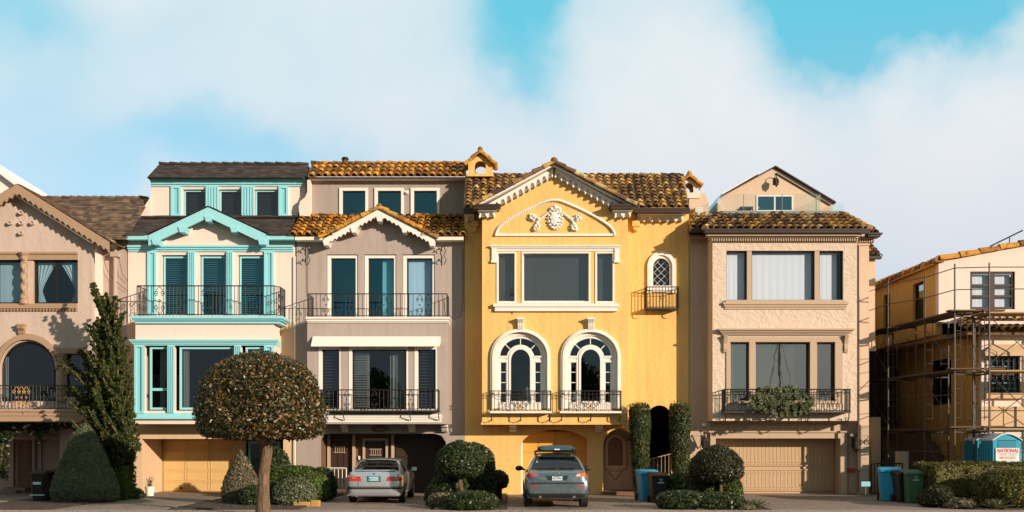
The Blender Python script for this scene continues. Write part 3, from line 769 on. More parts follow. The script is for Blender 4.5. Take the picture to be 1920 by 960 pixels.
# ================================================================== house 2: cream with cyan trim
h = thing('row_house', 'cream row house with turquoise trim and turquoise gable', 'house', (PX(396, 1), 1, 0))
shell(h, 238, 555, 1.0, 2.6, PZ(404, 2.6), 2.75, 'cream', (PZ(336, 2.6), 283, 574), zf=PZ(446, 1))
opn = [(266, g0), (266, 823), (531, 823), (531, g0)]
ws = [rect(303, 478, 353, 591), rect(374, 478, 425, 591), rect(446, 478, 497, 591)]
up = [(240, 604), (240, 448), (285, 448), (392, 393), (502, 448), (553, 448), (553, 604)]
wall(h, 'upper_wall', up, ws, 1.0, M['cream'])
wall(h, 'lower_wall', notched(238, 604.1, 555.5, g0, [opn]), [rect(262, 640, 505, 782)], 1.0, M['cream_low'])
# frames of the three balcony doors
for i, (a, b) in enumerate(((303, 353), (374, 425), (446, 497))):
    window(h, a+2, 480, b-1, 592, 1.0, 3.2, 'cyan', 'teal_glass', back=('blind', 'shutter', .42 if i == 1 else 0), pitch=.08, inset=.11)
t1 = MB(); t2 = MB()
panel_pilaster(t1, t2, 277, 472, 294, 590, 1.0); panel_pilaster(t1, t2, 496, 472, 514, 590, 1.0)
pilaster(t1, 354, 472, 366, 590, 1.0); pilaster(t1, 426, 472, 437, 590, 1.0)
obj('pilaster', t1, M['cyan'], h); obj('pilaster_panel', t2, M['cyan_deep'], h)
mb = MB(); cornice(mb, 241, 461, 551, 472, 1.0, .16, 3, False)
mb.pb(237, 441, 296, 449, .535, .95, .535); mb.pb(491, 441, 551, 449, .535, .95, .535)
obj('frieze', mb, M['cyan'], h)
# gable
yg = .55; xg, zg, xE, zE = PX(391.5, yg), PZ(387, yg), PX(507, yg), PZ(440, yg)
bargeboard(h, xg, zg, xE-.06, zE, yg-.05, .09, .38, 'cyan', 0, .03)
mb = MB()
for px, py in ((392, 412), (343, 432), (440, 432), (293, 455), (492, 455)):
    for k in range(3): mb.pb(px-7+k, py-6+k*3.4, px+7-k, py-6+(k+1)*3.4, yg-.10, 1.0, yg)
obj('gable_bracket', mb, M['cyan'], h)
rm = MB(); e = .5
shingles(rm, (PX(232, e), e, PZ(441, e)), (PX(553, e), e, PZ(441, e)), (PX(553, 2.6), 2.62, PZ(404, 2.6)), (PX(266, 2.6), 2.62, PZ(404, 2.6)), .14, .2, .4, skip=gsk(xg, zg, xE, zE))
shingles(rm, (xE, 2.6, zE), (xE, yg-.1, zE), (xg, yg-.1, zg), (xg, 2.6, zg), .14, .2, .4)
xW = 2*xg-xE; shingles(rm, (xW, yg-.1, zE), (xW, 2.6, zE), (xg, 2.6, zg), (xg, yg-.1, zg), .14, .2, .4)
shingles(rm, (PX(276, 2.2), 2.2, PZ(333, 2.2)), (PX(577, 2.2), 2.2, PZ(333, 2.2)), (PX(577, 3.2), 3.2, PZ(308, 3.2)), (PX(299, 3.2), 3.2, PZ(308, 3.2)), .12, .2, .4)
rm.prism([(PX(276, 2.2), 2.2, PZ(333, 2.2)-.02), (PX(299, 3.2), 3.2, PZ(308, 3.2)), (PX(276, 2.2), 4.2, PZ(333, 2.2)-.02)], (.02, 0, 0))
rm.box(PX(299, 3.2), PX(577, 3.2), 3.2, 8, PZ(333, 2.2), PZ(309, 3.2)); cap_run(rm, (PX(299, 3.2), 3.2, PZ(307, 3.2)), (PX(577, 3.2), 3.2, PZ(307, 3.2)), .06, .4)
obj('roof', rm, M['slate'], h)
# top storey
wt = [rect(343, 355, 388, 404), rect(410, 355, 455, 404), rect(477, 355, 522, 404)]
wall(h, 'top_wall', rect(283, 336, 573, 406), wt, 2.6, M['cream'])
for a, b in ((343, 388), (410, 455), (477, 522)):
    window(h, a+1, 356, b, 408, 2.6, 2.6, 'cyan', 'dark_glass', back=('blind', 'shutter', 0), pitch=.075, inset=.1)
t1 = MB(); t2 = MB()
panel_pilaster(t1, t2, 321, 350, 340, 405, 2.6); panel_pilaster(t1, t2, 523, 350, 541, 405, 2.6)
pilaster(t1, 387, 350, 410, 405, 2.6, flutes=4); pilaster(t1, 454, 350, 477, 405, 2.6, flutes=4)
cornice(t1, 284, 334.5, 571, 350, 2.6, .2, 4, False)
obj('pilaster', t1, M['cyan'], h); obj('pilaster_panel', t2, M['cyan_deep'], h)
mb = MB(); mb.plate([(259, 404.5), (283, 368), (283, 404.5)], [], 2.55, 2.75)
mb.add([(PX(283, 2.6), 2.6, PZ(404, 2.6)), (PX(283, 2.6), 2.6, PZ(370, 2.6)), (PX(262, 2.6), 4, PZ(404, 2.6))], [(0, 1, 2)]); obj('flared_parapet', mb, M['cream'], h)
# lower bay
wall(h, 'bay_front', rect(254, 604, 514, 795), [rect(271, 647, 315, 770), rect(327, 647, 440, 770), rect(452, 647, 496, 770)], 0, M['cream'])
mb = MB(); A, B = PX(254, 0), PX(514, 0); zt, zb = PZ(604, 0), PZ(795, 0)
mb.box(A, A+.2, .22, 1, zb, zt); mb.box(B-.2, B, .22, 1, zb, zt); mb.box(A+.2, B-.2, .22, 1, zb, zb+.1); obj('bay_side', mb, M['cream'], h)
window(h, 279, 650, 315, 768, 0, 4, 'cyan', 'dark_glass', back=('sheet', 'curtain', .45, .8, 0), ygl=730, mull=5, inset=.1)
window(h, 335, 650, 440, 768, 0, 4, 'cyan', 'dark_glass', back=('left', 'curtain', .12), inset=.1)
window(h, 459, 650, 496, 768, 0, 4, 'cyan', 'dark_glass', back=('sheet', 'curtain', .2, .6, 0), inset=.1)
t1 = MB(); t2 = MB()
panel_pilaster(t1, t2, 253, 648, 271, 775, 0, .08); panel_pilaster(t1, t2, 496, 648, 514, 775, 0, .08)
pilaster(t1, 315.5, 648, 327, 775, 0); pilaster(t1, 440.5, 648, 452, 775, 0)
cornice(t1, 253, 637, 515, 648, 0, .16, 4); cornice(t1, 253, 774.5, 515, 786, 0, .14, 3, True, 'down')
for q_ in (A, B): t1.box(q_-.02 if q_ == A else q_-.1, q_+.1 if q_ == A else q_+.02, .0, 1.0, PZ(648, 0)+.02, PZ(637, 0)-.01)
obj('window_surround', t1, M['cyan'], h); obj('pilaster_panel', t2, M['cyan_deep'], h)
mb = MB(); zt = PZ(592, -.25)
mb.box(PX(244, -.25), PX(529, -.25), -.25, 1.0, zt-.10, zt); mb.box(PX(247, -.25), PX(526, -.25), -.18, 1.0, zt-.16, zt-.102); mb.box(PX(250, -.25), PX(522, -.25), -.1, 1.0, zt-.26, zt-.162)
bal = obj('balcony', mb, M['cyan'], h)
ya = -.10; zb_, zt_ = zt+.03, PZ(536, ya)
railing(bal, [(PX(257, ya), 1.0), (PX(257, ya), ya), (PX(514, ya), ya), (PX(524, .1), .2), (PX(524, .1), 1.0)], zb_, zt_, .13, .013, [PX(c, ya) for c in (299, 386, 472)], sw=.23)
sm = MB(); 
for k in range(5): scroll_panel(sm, 0, 0, zb_+.05, zt_-.04, .09, .012) if k == 0 else None
for yy in (.2, .5, .8):
    for c in (257, 519):
        sm.tube([(PX(c, ya), yy+.11*math.cos(a*.5)*(1-a/30), (zb_+zt_)/2-.2+.11*math.sin(a*.5)*(1-a/30)) for a in range(24)], .012, 4)
        sm.tube([(PX(c, ya), yy+.11*math.cos(a*.5)*(1-a/30), (zb_+zt_)/2+.2+.11*math.sin(a*.5)*(1-a/30)) for a in range(24)], .012, 4)
sm.v = sm.v; obj('side_scrolls', sm, M['iron'], bal)
# garage
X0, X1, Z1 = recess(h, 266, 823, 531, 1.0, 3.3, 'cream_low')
xa, xb, xc = PX(437, 3.3), PX(462, 3.3), PX(528, 3.3)
panel_door(h, X0+.02, xa, 3.3, 0, Z1-.02, 3, 5, 'yellow_wood', gap=.04)
obj('door_handle', MB().ball((PX(340, 3.3), 3.26, PZ(915, 3.3)), .05, .03, .05).ball((PX(418, 3.3), 3.26, PZ(915, 3.3)), .05, .03, .05), M['darkwood'], h)
obj('door_post', MB().box(xa, xb, 3.18, 3.42, 0, Z1+.05), M['cream_low'], h)
w_ = window(h, 466, 827, 526, 925, 3.3, 5, 'cyan_deep', 'dark_glass', cols=2, mull=6, inset=-.05)
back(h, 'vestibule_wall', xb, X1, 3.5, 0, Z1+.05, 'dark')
wd = MB().tube([(PX(553, .9), .9, PZ(480, .9)), (PX(553, .9), .9, .2)], .022, 6); obj('downspout', wd, M['white'], h)

# ================================================================== house 3: grey
h = thing('row_house', 'grey row house with orange tile roofs and a white scalloped gable', 'house', (PX(713, 1), 1, 0))
shell(h, 555, 871, 1.0, 2.6, PZ(404, 2.6), 2.75, 'grey_side', (PZ(334, 2.6), 581, 874), zf=PZ(446, 1))
opn = [(600, g0), (600, 826), (606, 815), (618, 813), (815, 813), (828, 817), (836, 829), (836, g0)]
ds = [(613, 671), (683, 743), (755, 815)]
wall(h, 'upper_wall', [(556, 604), (556, 449), (610, 449), (711, 398), (818, 449), (870, 449), (870, 604)], [rect(a, 477, b, 594) for a, b in ds], 1.0, M['grey'])
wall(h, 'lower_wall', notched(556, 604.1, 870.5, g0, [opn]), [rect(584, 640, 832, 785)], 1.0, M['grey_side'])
fm = MB()
for i, (a, b) in enumerate(ds):
    bk = [None, ('sheet', 'curtain_lt', .52, 1, 0), ('sheet', 'curtain_lt', 0.02, .98, 0)][i]
    fm.plate(rect(a+1, 479, b-1, 594), [rect(a+7.5, 484, b-4, 593.9)], 1.03, 1.16)
    window(h, a+7, 483, b-3.5, 594, 1.0, 1.8, 'black', 'blue_glass' if i == 2 else 'teal_glass', back=bk, inset=.14)
obj('door_surround', fm, M['white'], h)
yg = .5; xg, zg, xE, zE = PX(711, yg), PZ(391, yg), PX(819, yg), PZ(447, yg); xW = PX(601, yg)
bargeboard(h, xg, zg, xE-.08, zE, yg-.03, .08, .27, 'white', 13, .02)
mb = MB()
for px, py in ((712, 411), (664, 432), (759, 432), (612, 456), (810, 457)):
    for k in range(3): mb.pb(px-6+k, py-5+k*3.2, px+6-k, py-5+(k+1)*3.2, yg-.08, 1.0, yg)
obj('gable_bracket', mb, M['white'], h)
rm = MB(); e = .45
tile_field(rm, (PX(541, e), e, PZ(441, e)), (PX(870, e), e, PZ(441, e)), (PX(871, 2.6), 2.62, PZ(404, 2.6)), (PX(560, 2.6), 2.62, PZ(404, 2.6)), .27, .38, .11, skip=gsk(xg, zg, xE, zE))
tile_field(rm, (PX(577, 2.1), 2.1, PZ(331, 2.1)), (PX(874, 2.1), 2.1, PZ(331, 2.1)), (PX(874, 3.2), 3.2, PZ(307, 3.2)), (PX(584, 3.2), 3.2, PZ(307, 3.2)), .27, .38, .11)
cap_run(rm, (PX(584, 3.2), 3.25, PZ(306, 3.2)), (PX(872, 3.2), 3.25, PZ(306, 3.2)), .09, .42)
cap_run(rm, (PX(560, 2.5), 2.5, PZ(405, 2.5)), (PX(640, 2.5), 2.5, PZ(405, 2.5)), .09, .42); cap_run(rm, (PX(780, 2.5), 2.5, PZ(405, 2.5)), (PX(868, 2.5), 2.5, PZ(405, 2.5)), .09, .42)
tile_field(rm, (xE, 2.5, zE), (xE, yg+.1, zE), (xg, yg+.1, zg), (xg, 2.5, zg), .25, .36, .10)
tile_field(rm, (xW, yg+.1, zE), (xW, 2.5, zE), (xg, 2.5, zg), (xg, yg+.1, zg), .25, .36, .10)
cap_run(rm, (xE+.02, yg-.02, zE+.02), (xg, yg-.02, zg+.03), .105, .34); cap_run(rm, (xW-.02, yg-.02, zE+.02), (xg, yg-.02, zg+.03), .105, .34)
rm.ball((xg, yg, zg+.08), .11, .11, .11)
obj('roof', rm, M['tile_o'], h)
mb = MB(); mb.pb(553, 443, 604, 450, .55, .99, .55); mb.pb(817, 443, 869, 450, .55, .99, .55); mb.pb(580, 332, 874, 336, 2.3, 2.6, 2.3); obj('fascia', mb, M['white'], h)
ds = [(636, 690), (702, 757), (770, 824)]
wall(h, 'top_wall', rect(581, 334, 874, 406), [rect(a+1, 353, b-1, 405) for a, b in ds], 2.6, M['grey_side'])
fm = MB()
for a, b in ds:
    fm.plate(rect(a, 352, b, 405.5), [rect(a+6, 357.5, b-5, 405)], 2.55, 2.66); window(h, a+6, 357.5, b-5, 407, 2.6, 1.6, 'black', 'teal_glass', inset=.07)
obj('window_surround', fm, M['white'], h)
obj('cylinder_vent', MB().lathe((PX(647, 5), 5, PZ(309, 5)), [(.13, 0), (.13, .22), (.16, .22), (.12, .3)], 12), M['black'], h)
mb = MB(); mb.ball((PX(762, 2.5), 2.5, PZ(361, 2.5)), .05, .05, .05).box(PX(758, 2.6), PX(766, 2.6), 2.54, 2.6, PZ(364, 2.6), PZ(358, 2.6)); obj('wall_light', mb, M['white'], h)
# scrolled parapet wall between the two top storeys
pr = [(2.2, PZ(336, 2.2)), (2.25, PZ(350, 2.2)), (2.0, PZ(360, 2.2)), (1.75, PZ(372, 2.2)), (1.6, PZ(385, 2.2)), (1.5, PZ(407, 2.2)), (2.6, PZ(407, 2.2)), (2.6, PZ(336, 2.2))]
mb = MB(); mb.plate([(562, 405), (560, 388), (563, 377), (572, 370), (576, 360), (576, 336), (582, 336), (582, 405)], [], 2.3, 2.7); obj('scrolled_parapet', mb, M['cream'], h)
# bay
wall(h, 'bay_front', rect(576, 604, 840, 795), [rect(598, 652, 637, 768), rect(655, 652, 764, 768), rect(778, 652, 818, 768)], 0, M['grey'])
mb = MB(); A, B = PX(576, 0), PX(840, 0); zt, zb = PZ(604, 0), PZ(795, 0)
mb.box(A, A+.2, .22, 1, zb, zt); mb.box(B-.2, B, .22, 1, zb, zt); mb.box(A+.2, B-.2, .22, 1, zb, zb+.1); obj('bay_side', mb, M['grey_side'], h)
window(h, 604, 655, 636, 765, 0, 2, 'black', 'dark_glass', back=('blind', 'shutter', 0), pitch=.11)
wn = window(h, 660, 655, 761, 767, 0, 2, 'black', 'dark_glass', back=('sheet', 'curtain', 0.0, .30, 0))
gx0, gx1 = PX(662, 0), PX(759, 0); obj('curtain', drape(gx0+(gx1-gx0)*.7, gx1-.02, PZ(765, 0), PZ(657, 0), .3, 4, .03), M['curtain'], wn)
obj('blind', slats(gx0+.02, gx0+(gx1-gx0)*.28, PZ(765, 0), PZ(657, 0), .22, .09), M['curtain'], wn)
window(h, 784, 655, 816, 765, 0, 2, 'black', 'dark_glass', back=('blind', 'shutter', 0), pitch=.11)
fm = MB(); fm.plate(rect(597, 650, 638, 769), [rect(604, 655, 636.2, 766)], -.02, .12); fm.plate(rect(654, 650, 765, 769), [rect(660, 655, 762, 768)], -.02, .12); fm.plate(rect(777, 650, 819, 769), [rect(784, 655, 817, 766)], -.02, .12)
obj('window_surround', fm, M['white'], h)
mb = MB(); Xa, Xb = PX(587, 0), PX(826, 0)
mb.prism([(Xa, 0, PZ(631, 0)), (Xa, -.05, PZ(631, 0)), (Xa, -.40, PZ(648, -.4)), (Xa, -.40, PZ(649.5, -.4)), (Xa, 0, PZ(643, 0))], (Xb-Xa, 0, 0)); obj('awning', mb, M['white'], h)
mb = MB(); zt = PZ(594, -.16); mb.box(PX(573, -.16), PX(843, -.16), -.16, 1.0, zt-.07, zt); mb.box(PX(575, -.16), PX(841, -.16), -.10, 1.0, zt-.16, zt-.072); mb.box(PX(576, -.16), PX(840, -.16), -.05, 1.0, zt-.2, zt-.162)
bal = obj('balcony', mb, M['white'], h, label='upper balcony with a low scrolled iron railing')
ya = -.05; railing(bal, [(PX(577, ya), 1.0), (PX(577, ya), ya), (PX(838, ya), ya), (PX(838, ya), 1.0)], zt+.02, PZ(551, ya), .15, .011, [PX(c, ya) for c in (611, 634, 700, 720, 787, 803)], sw=.15)
mb = MB(); zt = PZ(769, -.45); mb.box(PX(600, -.45), PX(824, -.45), -.45, -.002, zt-.05, zt)
b2 = obj('balcony', mb, M['iron'], h, label='lower window balcony on thin iron brackets')
railing(b2, [(PX(601, -.43), 0), (PX(601, -.43), -.43), (PX(822, -.43), -.43), (PX(822, -.43), 0)], zt+.01, PZ(731, -.43), .15, .011, [PX(c, -.43) for c in (650, 702, 770)], sw=.13)
ib = MB()
for px in (643, 768, 822): ib.tube([(PX(px, -.4), -.42, zt), (PX(px, -.4), -.40, zt-.14), (PX(px, -.4), -.08, zt-.36)], .018, 5)
obj('iron_bracket', ib, M['iron'], b2)
mb = MB(); cornice(mb, 588, 777, 828, 792, 0, .10, 3, False); obj('bay_ledge', mb, M['white'], h)
for px in (642, 767, 828): corbel(h, px, 796, px+12, 810, .98, .5, 'white')
mb = MB().lathe((0, 0, 0), [(.32, 0), (.32, .04), (.24, .05), (.22, .03)], 20); c = (PX(713, 1), PZ(804, 1)); mb.v = [(c[0]+a, .99-b_, c[1]+e*.42) for a, e, b_ in mb.v]; pl = obj('number_plaque', mb, M['midwood'], h)
obj('relief_bars', MB().box(c[0]-.16, c[0]-.13, .90, .96, c[1]-.06, c[1]+.05).box(c[0]-.06, c[0]-.03, .90, .96, c[1]-.06, c[1]+.05).box(c[0]+.04, c[0]+.07, .90, .96, c[1]-.06, c[1]+.05).box(c[0]+.14, c[0]+.17, .90, .96, c[1]-.06, c[1]+.05), M['tan_trim'], pl)
# iron scroll brackets on the wall
mb = MB()
for px, s in ((577, -1), (832, -1)):
    X, y = PX(px, .9), .93
    mb.tube([(X, y, PZ(459, .9)), (X, y, PZ(462, .9)), (X+.07*1, y-.1, PZ(470, .9)), (X, y, PZ(480, .9)), (X+.1, y-.1, PZ(488, .9)), (X, y, PZ(496, .9))], .016, 5)
    for zz in (468, 489): mb.tube([(X+s*(.02+.2*i/16)+.05*math.sin(i*.8)*s, y-.1, PZ(zz, .9)+.09*math.cos(i*.55)*(1-i/26)) for i in range(17)], .014, 4)
mb.tube([(PX(576, .9), .95, PZ(460, .9)), (PX(576, .9), .95, PZ(555, .9))], .01, 4)
obj('wall_scroll', mb, M['iron'], h)
# entrance recess
X0, X1, Z1 = recess(h, 600, 813, 836, 1.0, 2.4, 'midwood')
back(h, 'porch_wall', X0, X1, 2.42, 0, Z1+.1, 'midwood', .1)
dm = panel_door(h, PX(619, 2.4), PX(660, 2.4), 2.36, .15, Z1-.05, 1, 1, 'darkwood', 'entry_door', .3)
gr = MB()
for cx, cy in ((637, 843), (704, 848)):
    for k in range(-2, 3): gr.tube([(PX(cx, 2.3)+k*.085, 2.3, PZ(cy, 2.3)-.14), (PX(cx, 2.3)+k*.085, 2.3, PZ(cy, 2.3)+.14)], .012, 4)
    for k in (-1, 1): gr.tube([(PX(cx, 2.3)-.24, 2.29, PZ(cy, 2.3)+k*.11), (PX(cx, 2.3)+.24, 2.29, PZ(cy, 2.3)+k*.11)], .014, 4)
obj('door_grille', gr, M['tan_trim'], h)
panel_door(h, PX(686, 2.4), PX(721, 2.4), 2.36, .15, PZ(829, 2.4), 1, 1, 'darkwood', 'side_door', .3)
panel_door(h, PX(742, 2.4), X1, 2.36, .0, Z1-.03, 1, 8, 'darkwood', 'garage_door', .02)
mb = MB()
for px in (616, 663, 736): mb.pb(px-2.5, 815, px+2.5, 924, 2.2, 2.4)
mb.plate([(680, 924), (680, 822), (727, 822), (727, 924), (723, 924), (723, 826), (684, 826), (684, 924)], [], 2.24, 2.4); obj('door_frame', mb, M['tan_trim'], h)
mb = MB().pb(672, 855, 677, 862, 2.34, 2.42); obj('intercom', mb, M['white'], h)
gt = thing('iron_gate', 'low white iron gate between the shrubs and the silver sedan', 'gate', (PX(631, .2), .2, 0))
X0, X1 = PX(612, .2), PX(649, .2)
railing(gt, [(X0, .2), (X1, .2)], .12, 1.0, .14, .017, [X0+.15], mat='iron_w', sw=.13)
# ================================================================== house 4: yellow
h = thing('row_house', 'bright yellow house with twin white arched windows and a plaster garland', 'house', (PX(1080, 1), 1, 0))
Y = 'yellow'; zr = PZ(392, 1)
shell(h, 871, 1292, 1.0, 1.2, zr, PZ(799, 1), Y)
a1 = [(977, g0), (977, 842)]+[(1042+65*math.cos(PI*(1-i/16)), 842-36*(math.sin(PI*(i/16)))**.75) for i in range(1, 16)]+[(1107, 842), (1107, g0)]
a2 = arch(1161, 30, 804, 836, 922); a3 = arch(1236.5, 22.5, 760, 782, 890)
sw = arch(1240, 16, 484, 501, 536)
wall(h, 'wall', notched(871, 392, 1291.5, g0, [a1]), [a2[::-1], a3[::-1], sw[::-1], rect(918, 470, 1166, 772)], 1.0, M[Y])
# bay with gable
w0 = [rect(933, 474, 966, 566), rect(980, 474, 1105, 566), rect(1118, 474, 1150, 566)]
ac = [arch(c, 49, 624, 669, 768) for c in (976, 1107.5)]
wall(h, 'bay_front', [(904, 792), (904, 400), (912, 386), (1038, 316), (1166, 386), (1177, 400), (1177, 792)], w0+[a[::-1] for a in ac], 0, M[Y], .25)
mb = MB(); A, B = PX(904, 0), PX(1177, 0); zt, zb = PZ(400, 0), PZ(792, 0)
mb.box(A, A+.2, .25, 1, zb, zt); mb.box(B-.2, B, .25, 1, zb, zt); mb.box(A+.2, B-.2, .25, 1, zb, zb+.1); obj('bay_side', mb, M[Y], h)
obj('bay_foot', MB().box(A-.04, B+.04, -.04, .99, zb-.08, zb-.002), M[Y], h)
# roofs
rm = MB(); e = .35; zE_, zR = PZ(389, e), PZ(329, 2.3)
tile_field(rm, (PX(869, e), e, zE_), (PX(1292, e), e, zE_), (PX(1283, 2.3), 2.3, zR), (PX(873, 2.3), 2.3, zR), .275, .28, .10)
cap_run(rm, (PX(925, 2.3), 2.35, zR+.01), (PX(1280, 2.3), 2.35, zR+.01), .09, .4)
yg = -.45; xg, zg = PX(1039, yg), PZ(306, yg); xE, zE = PX(1192, yg), PZ(386, yg); xW = PX(888, yg)
tile_field(rm, (xE, 2.5, zE), (xE, yg+.1, zE), (xg, yg+.1, zg), (xg, 2.5, zg), .26, .36, .11)
tile_field(rm, (xW, yg+.1, zE), (xW, 2.5, zE), (xg, 2.5, zg), (xg, yg+.1, zg), .26, .36, .11)
cap_run(rm, (xE, yg-.02, zE+.03), (xg, yg-.02, zg+.04), .10, .42); cap_run(rm, (xW, yg-.02, zE+.03), (xg, yg-.02, zg+.04), .10, .42)
rm.ball((xg, yg, zg+.10), .13, .13, .12)
rm.box(PX(873, 2.3), PX(1283, 2.3), 2.4, 9, zr-.1, zR-.06)
obj('roof', rm, M['tile_b'], h)
gm = MB()
for x0, x1, d in ((888, 939, -.52), (1143, 1194, -.52)):
    gm.pb(x0, 382, x1, 386, d, d+.5, d); gm.pb(x0+3, 386, x1-3, 391, d+.03, d+.6, d)
for x0, x1, d in ((1190, 1294, .24), (869, 893, .24)):
    gm.pb(x0, 389.5, x1, 393, d, d+.3, d); gm.pb(x0, 393, x1, 397, d+.02, d+.4, d)
gm.tube([(PX(1193, .6), .6, PZ(396, .6)), (PX(1193, .6), .6, PZ(404, .6)), (PX(1193, .9), .93, PZ(414, .9))], .035, 5)
obj('gutter', gm, M['gutter'], h)
def arcade(mb, P, Q, n, y, hgt, dep, wh=.8):
    """row of little plaster arches from P to Q (x,z)"""
    (xa, za), (xb, zb2) = P, Q; w = (xb-xa)/n
    for i in range(n):
        x0 = xa+w*i; z0 = za+(zb2-za)*(i+.5)/n; L = min(x0, x0+w); R_ = L+abs(w); c = (L+R_)/2; r = abs(w)*.32
        sl = (zb2-za)/(xb-xa)*abs(w)/2*(1)
        top = [(L, z0-sl), (R_, z0+sl)]
        out_ = [(L, z0-sl), (L, z0-hgt*.75-sl*.6)]+[(L+abs(w)*.14, z0-hgt-sl*.5)]
        ar = [(c-r*math.cos(PI*k/8), z0-hgt*.72+hgt*.38*math.sin(PI*k/8)) for k in range(9)]
        rt = [(R_-abs(w)*.14, z0-hgt+sl*.5), (R_, z0-hgt*.75+sl*.6), (R_, z0+sl)]
        mb.wplate([out_+ar+rt], y, y+dep)
        mb.wplate([[(L+.004, z0-hgt*.2-sl), (L+.004, z0-hgt*.8-sl), (R_-.004, z0-hgt*.8+sl), (R_-.004, z0-hgt*.2+sl)]], y+dep*.6, y+dep-.004)
        mb.ball((L, y, z0-hgt*.95-sl), .035, .05, .05, 8, 5)
    return mb
mb = MB()
Pg = (PX(1039, -.12), PZ(318, -.12)); 
arcade(mb, (PX(915, -.15), PZ(383, -.15)), (PX(1037, -.15), PZ(315.5, -.15)), 11, -.20, .33, .20)
arcade(mb, (PX(1164, -.15), PZ(383, -.15)), (PX(1041, -.15), PZ(315.5, -.15)), 11, -.20, .33, .20)
bargeboard(h, xg, zg, xE-.05, zE, -.40, .36, .07, 'white', 0, .0, 'soffit_board')
for x0, x1 in ((896, 931), (1150, 1186)):
    mb.pb(x0, 391, x1, 395, -.38, 0, -.38); arcade(mb, (PX(x0+3, -.2), PZ(395, -.2)), (PX(x1-3, -.2), PZ(395, -.2)), 2, -.22, .24, .22)
mb.pb(1194, 398, 1288, 401, .62, .999, .62); arcade(mb, (PX(1193, .8), PZ(401, .8)), (PX(1281, .8), PZ(401, .8)), 6, .82, .27, .17)
mb.pb(874, 398, 888, 401, .62, .999, .62); arcade(mb, (PX(875, .8), PZ(401, .8)), (PX(889, .8), PZ(401, .8)), 1, .82, .27, .17)
obj('corbel_frieze', mb, M['white'], h)
cb = MB()
for x0, x1 in ((884, 896), (1186, 1200)):
    cb.pb(x0, 414, x1, 424, .78, .99, .78); cb.pb(x0+2, 424, x1-2, 430, .84, .99, .84); cb.ball((PX((x0+x1)/2, .9), .92, PZ(431, .9)), .10, .07, .07)
obj('wall_bracket', cb, M[Y], h)
# chimneys with tiled caps
def chimney(x0, x1, ytop, yopen0, yopen1, ybase, d, w2, mat, rot=False, part=''):
    X0, X1 = PX(x0, d), PX(x1, d); Zb, Zc, Zt = PZ(ybase, d), PZ(yopen0-2, d), PZ(ytop, d); c = (x0+x1)/2; hw = (x1-x0)/2
    hole = arch(c, hw*.46, yopen0, yopen0+8, yopen1)[::-1]
    mb = MB(); mb.plate([(x0, ybase), (x0, yopen0+2), (c, ytop+9), (x1, yopen0+2), (x1, ybase)], [hole], d, d+.12)
    mb.plate([(x0, ybase), (x0, yopen0+2), (c, ytop+9), (x1, yopen0+2), (x1, ybase)], [hole], d+.75, d+.87, d)
    mb.box(X0, X0+.1, d+.121, d+.749, Zb, PZ(yopen0+3, d)); mb.box(X1-.1, X1, d+.121, d+.749, Zb, PZ(yopen0+3, d)); mb.box(X0-.05, X1+.05, d-.05, d+.92, Zb, PZ(yopen1+1, d))
    ch = obj('chimney', mb, M[mat], h)
    rm = MB(); Xc = (X0+X1)/2; e = .1; zt = PZ(ytop+4, d); ze = PZ(yopen0+7, d)
    tile_field(rm, (X1+e, d+.95, ze), (X1+e, d-.06, ze), (Xc, d-.06, zt), (Xc, d+.95, zt), .25, .3, .10)
    tile_field(rm, (X0-e, d-.06, ze), (X0-e, d+.95, ze), (Xc, d+.95, zt), (Xc, d-.06, zt), .25, .3, .10)
    cap_run(rm, (Xc, d-.1, zt+.02), (Xc, d+.95, zt+.02), .1, .3); rm.ball((Xc, d-.08, zt+.1), .09, .09, .09)
    for s, X in ((1, X1+e), (-1, X0-e)): cap_run(rm, (X, d-.08, ze), (Xc, d-.08, zt), .09, .3)
    obj('chimney_cap', rm, M['tile_o'], ch); return ch
chimney(878, 923, 281, 302, 325, 331, 1.9, .8, Y); chimney(1274, 1310, 326, 342, 361, 372, 2.6, .6, 'cream')
# relief
def ribbon(mb, pts, w, y, th):
    for r_, q_ in ((w, th), (w*.45, th*1.6)):
        mb.tube([(PX(a, 0), y-q_*.2, PZ(b, 0)) for a, b in pts], r_*.5, 6)
mb = MB(); pts = [(929, 441), (933, 430), (941, 421), (960, 409), (985, 396), (1010, 384), (1028, 377), (1040, 375.5), (1052, 377), (1072, 385), (1098, 397), (1122, 410), (1140, 422), (1149, 432), (1152, 441)]
def smooth(p, n=4):
    o = []
    for i in range(len(p)-1):
        a, b, c, e = p[max(0, i-1)], p[i], p[i+1], p[min(len(p)-1, i+2)]
        for k in range(n):
            t = k/n; o.append(tuple(.5*((2*b[j])+(-a[j]+c[j])*t+(2*a[j]-5*b[j]+4*c[j]-e[j])*t*t+(-a[j]+3*b[j]-3*c[j]+e[j])*t**3) for j in range(len(b))))
    return o+[p[-1]]
ribbon(mb, smooth(pts), .11, -.02, .03); mb.pb(928, 438.5, 1153, 443, -.07, .0, 0)
for x, z in smooth(pts, 6): mb.ball((PX(x, 0), -.07, PZ(z+1, 0)), .028, .04, .028, 6, 4)
obj('relief_moulding', mb, M['white'], h)
mb = MB()
def blobp(px, py, rx, rz, ry=.09): mb.ball((PX(px, 0), -.02, PZ(py, 0)), rx/SCALE, ry, rz/SCALE, 12, 8)
blobp(1041, 410, 11, 18, .10)
for k in range(18):
    a = 2*PI*k/18; blobp(1041+13*math.cos(a), 410+19*math.sin(a), 2.9, 2.9, .09)
for k in range(10):
    a = 2*PI*k/10; blobp(1041+9*math.cos(a), 409+14*math.sin(a), 2.2, 2.4, .15)
blobp(1041, 389, 6, 5, .14); blobp(1034, 392, 4, 4, .12); blobp(1048, 392, 4, 4, .12)
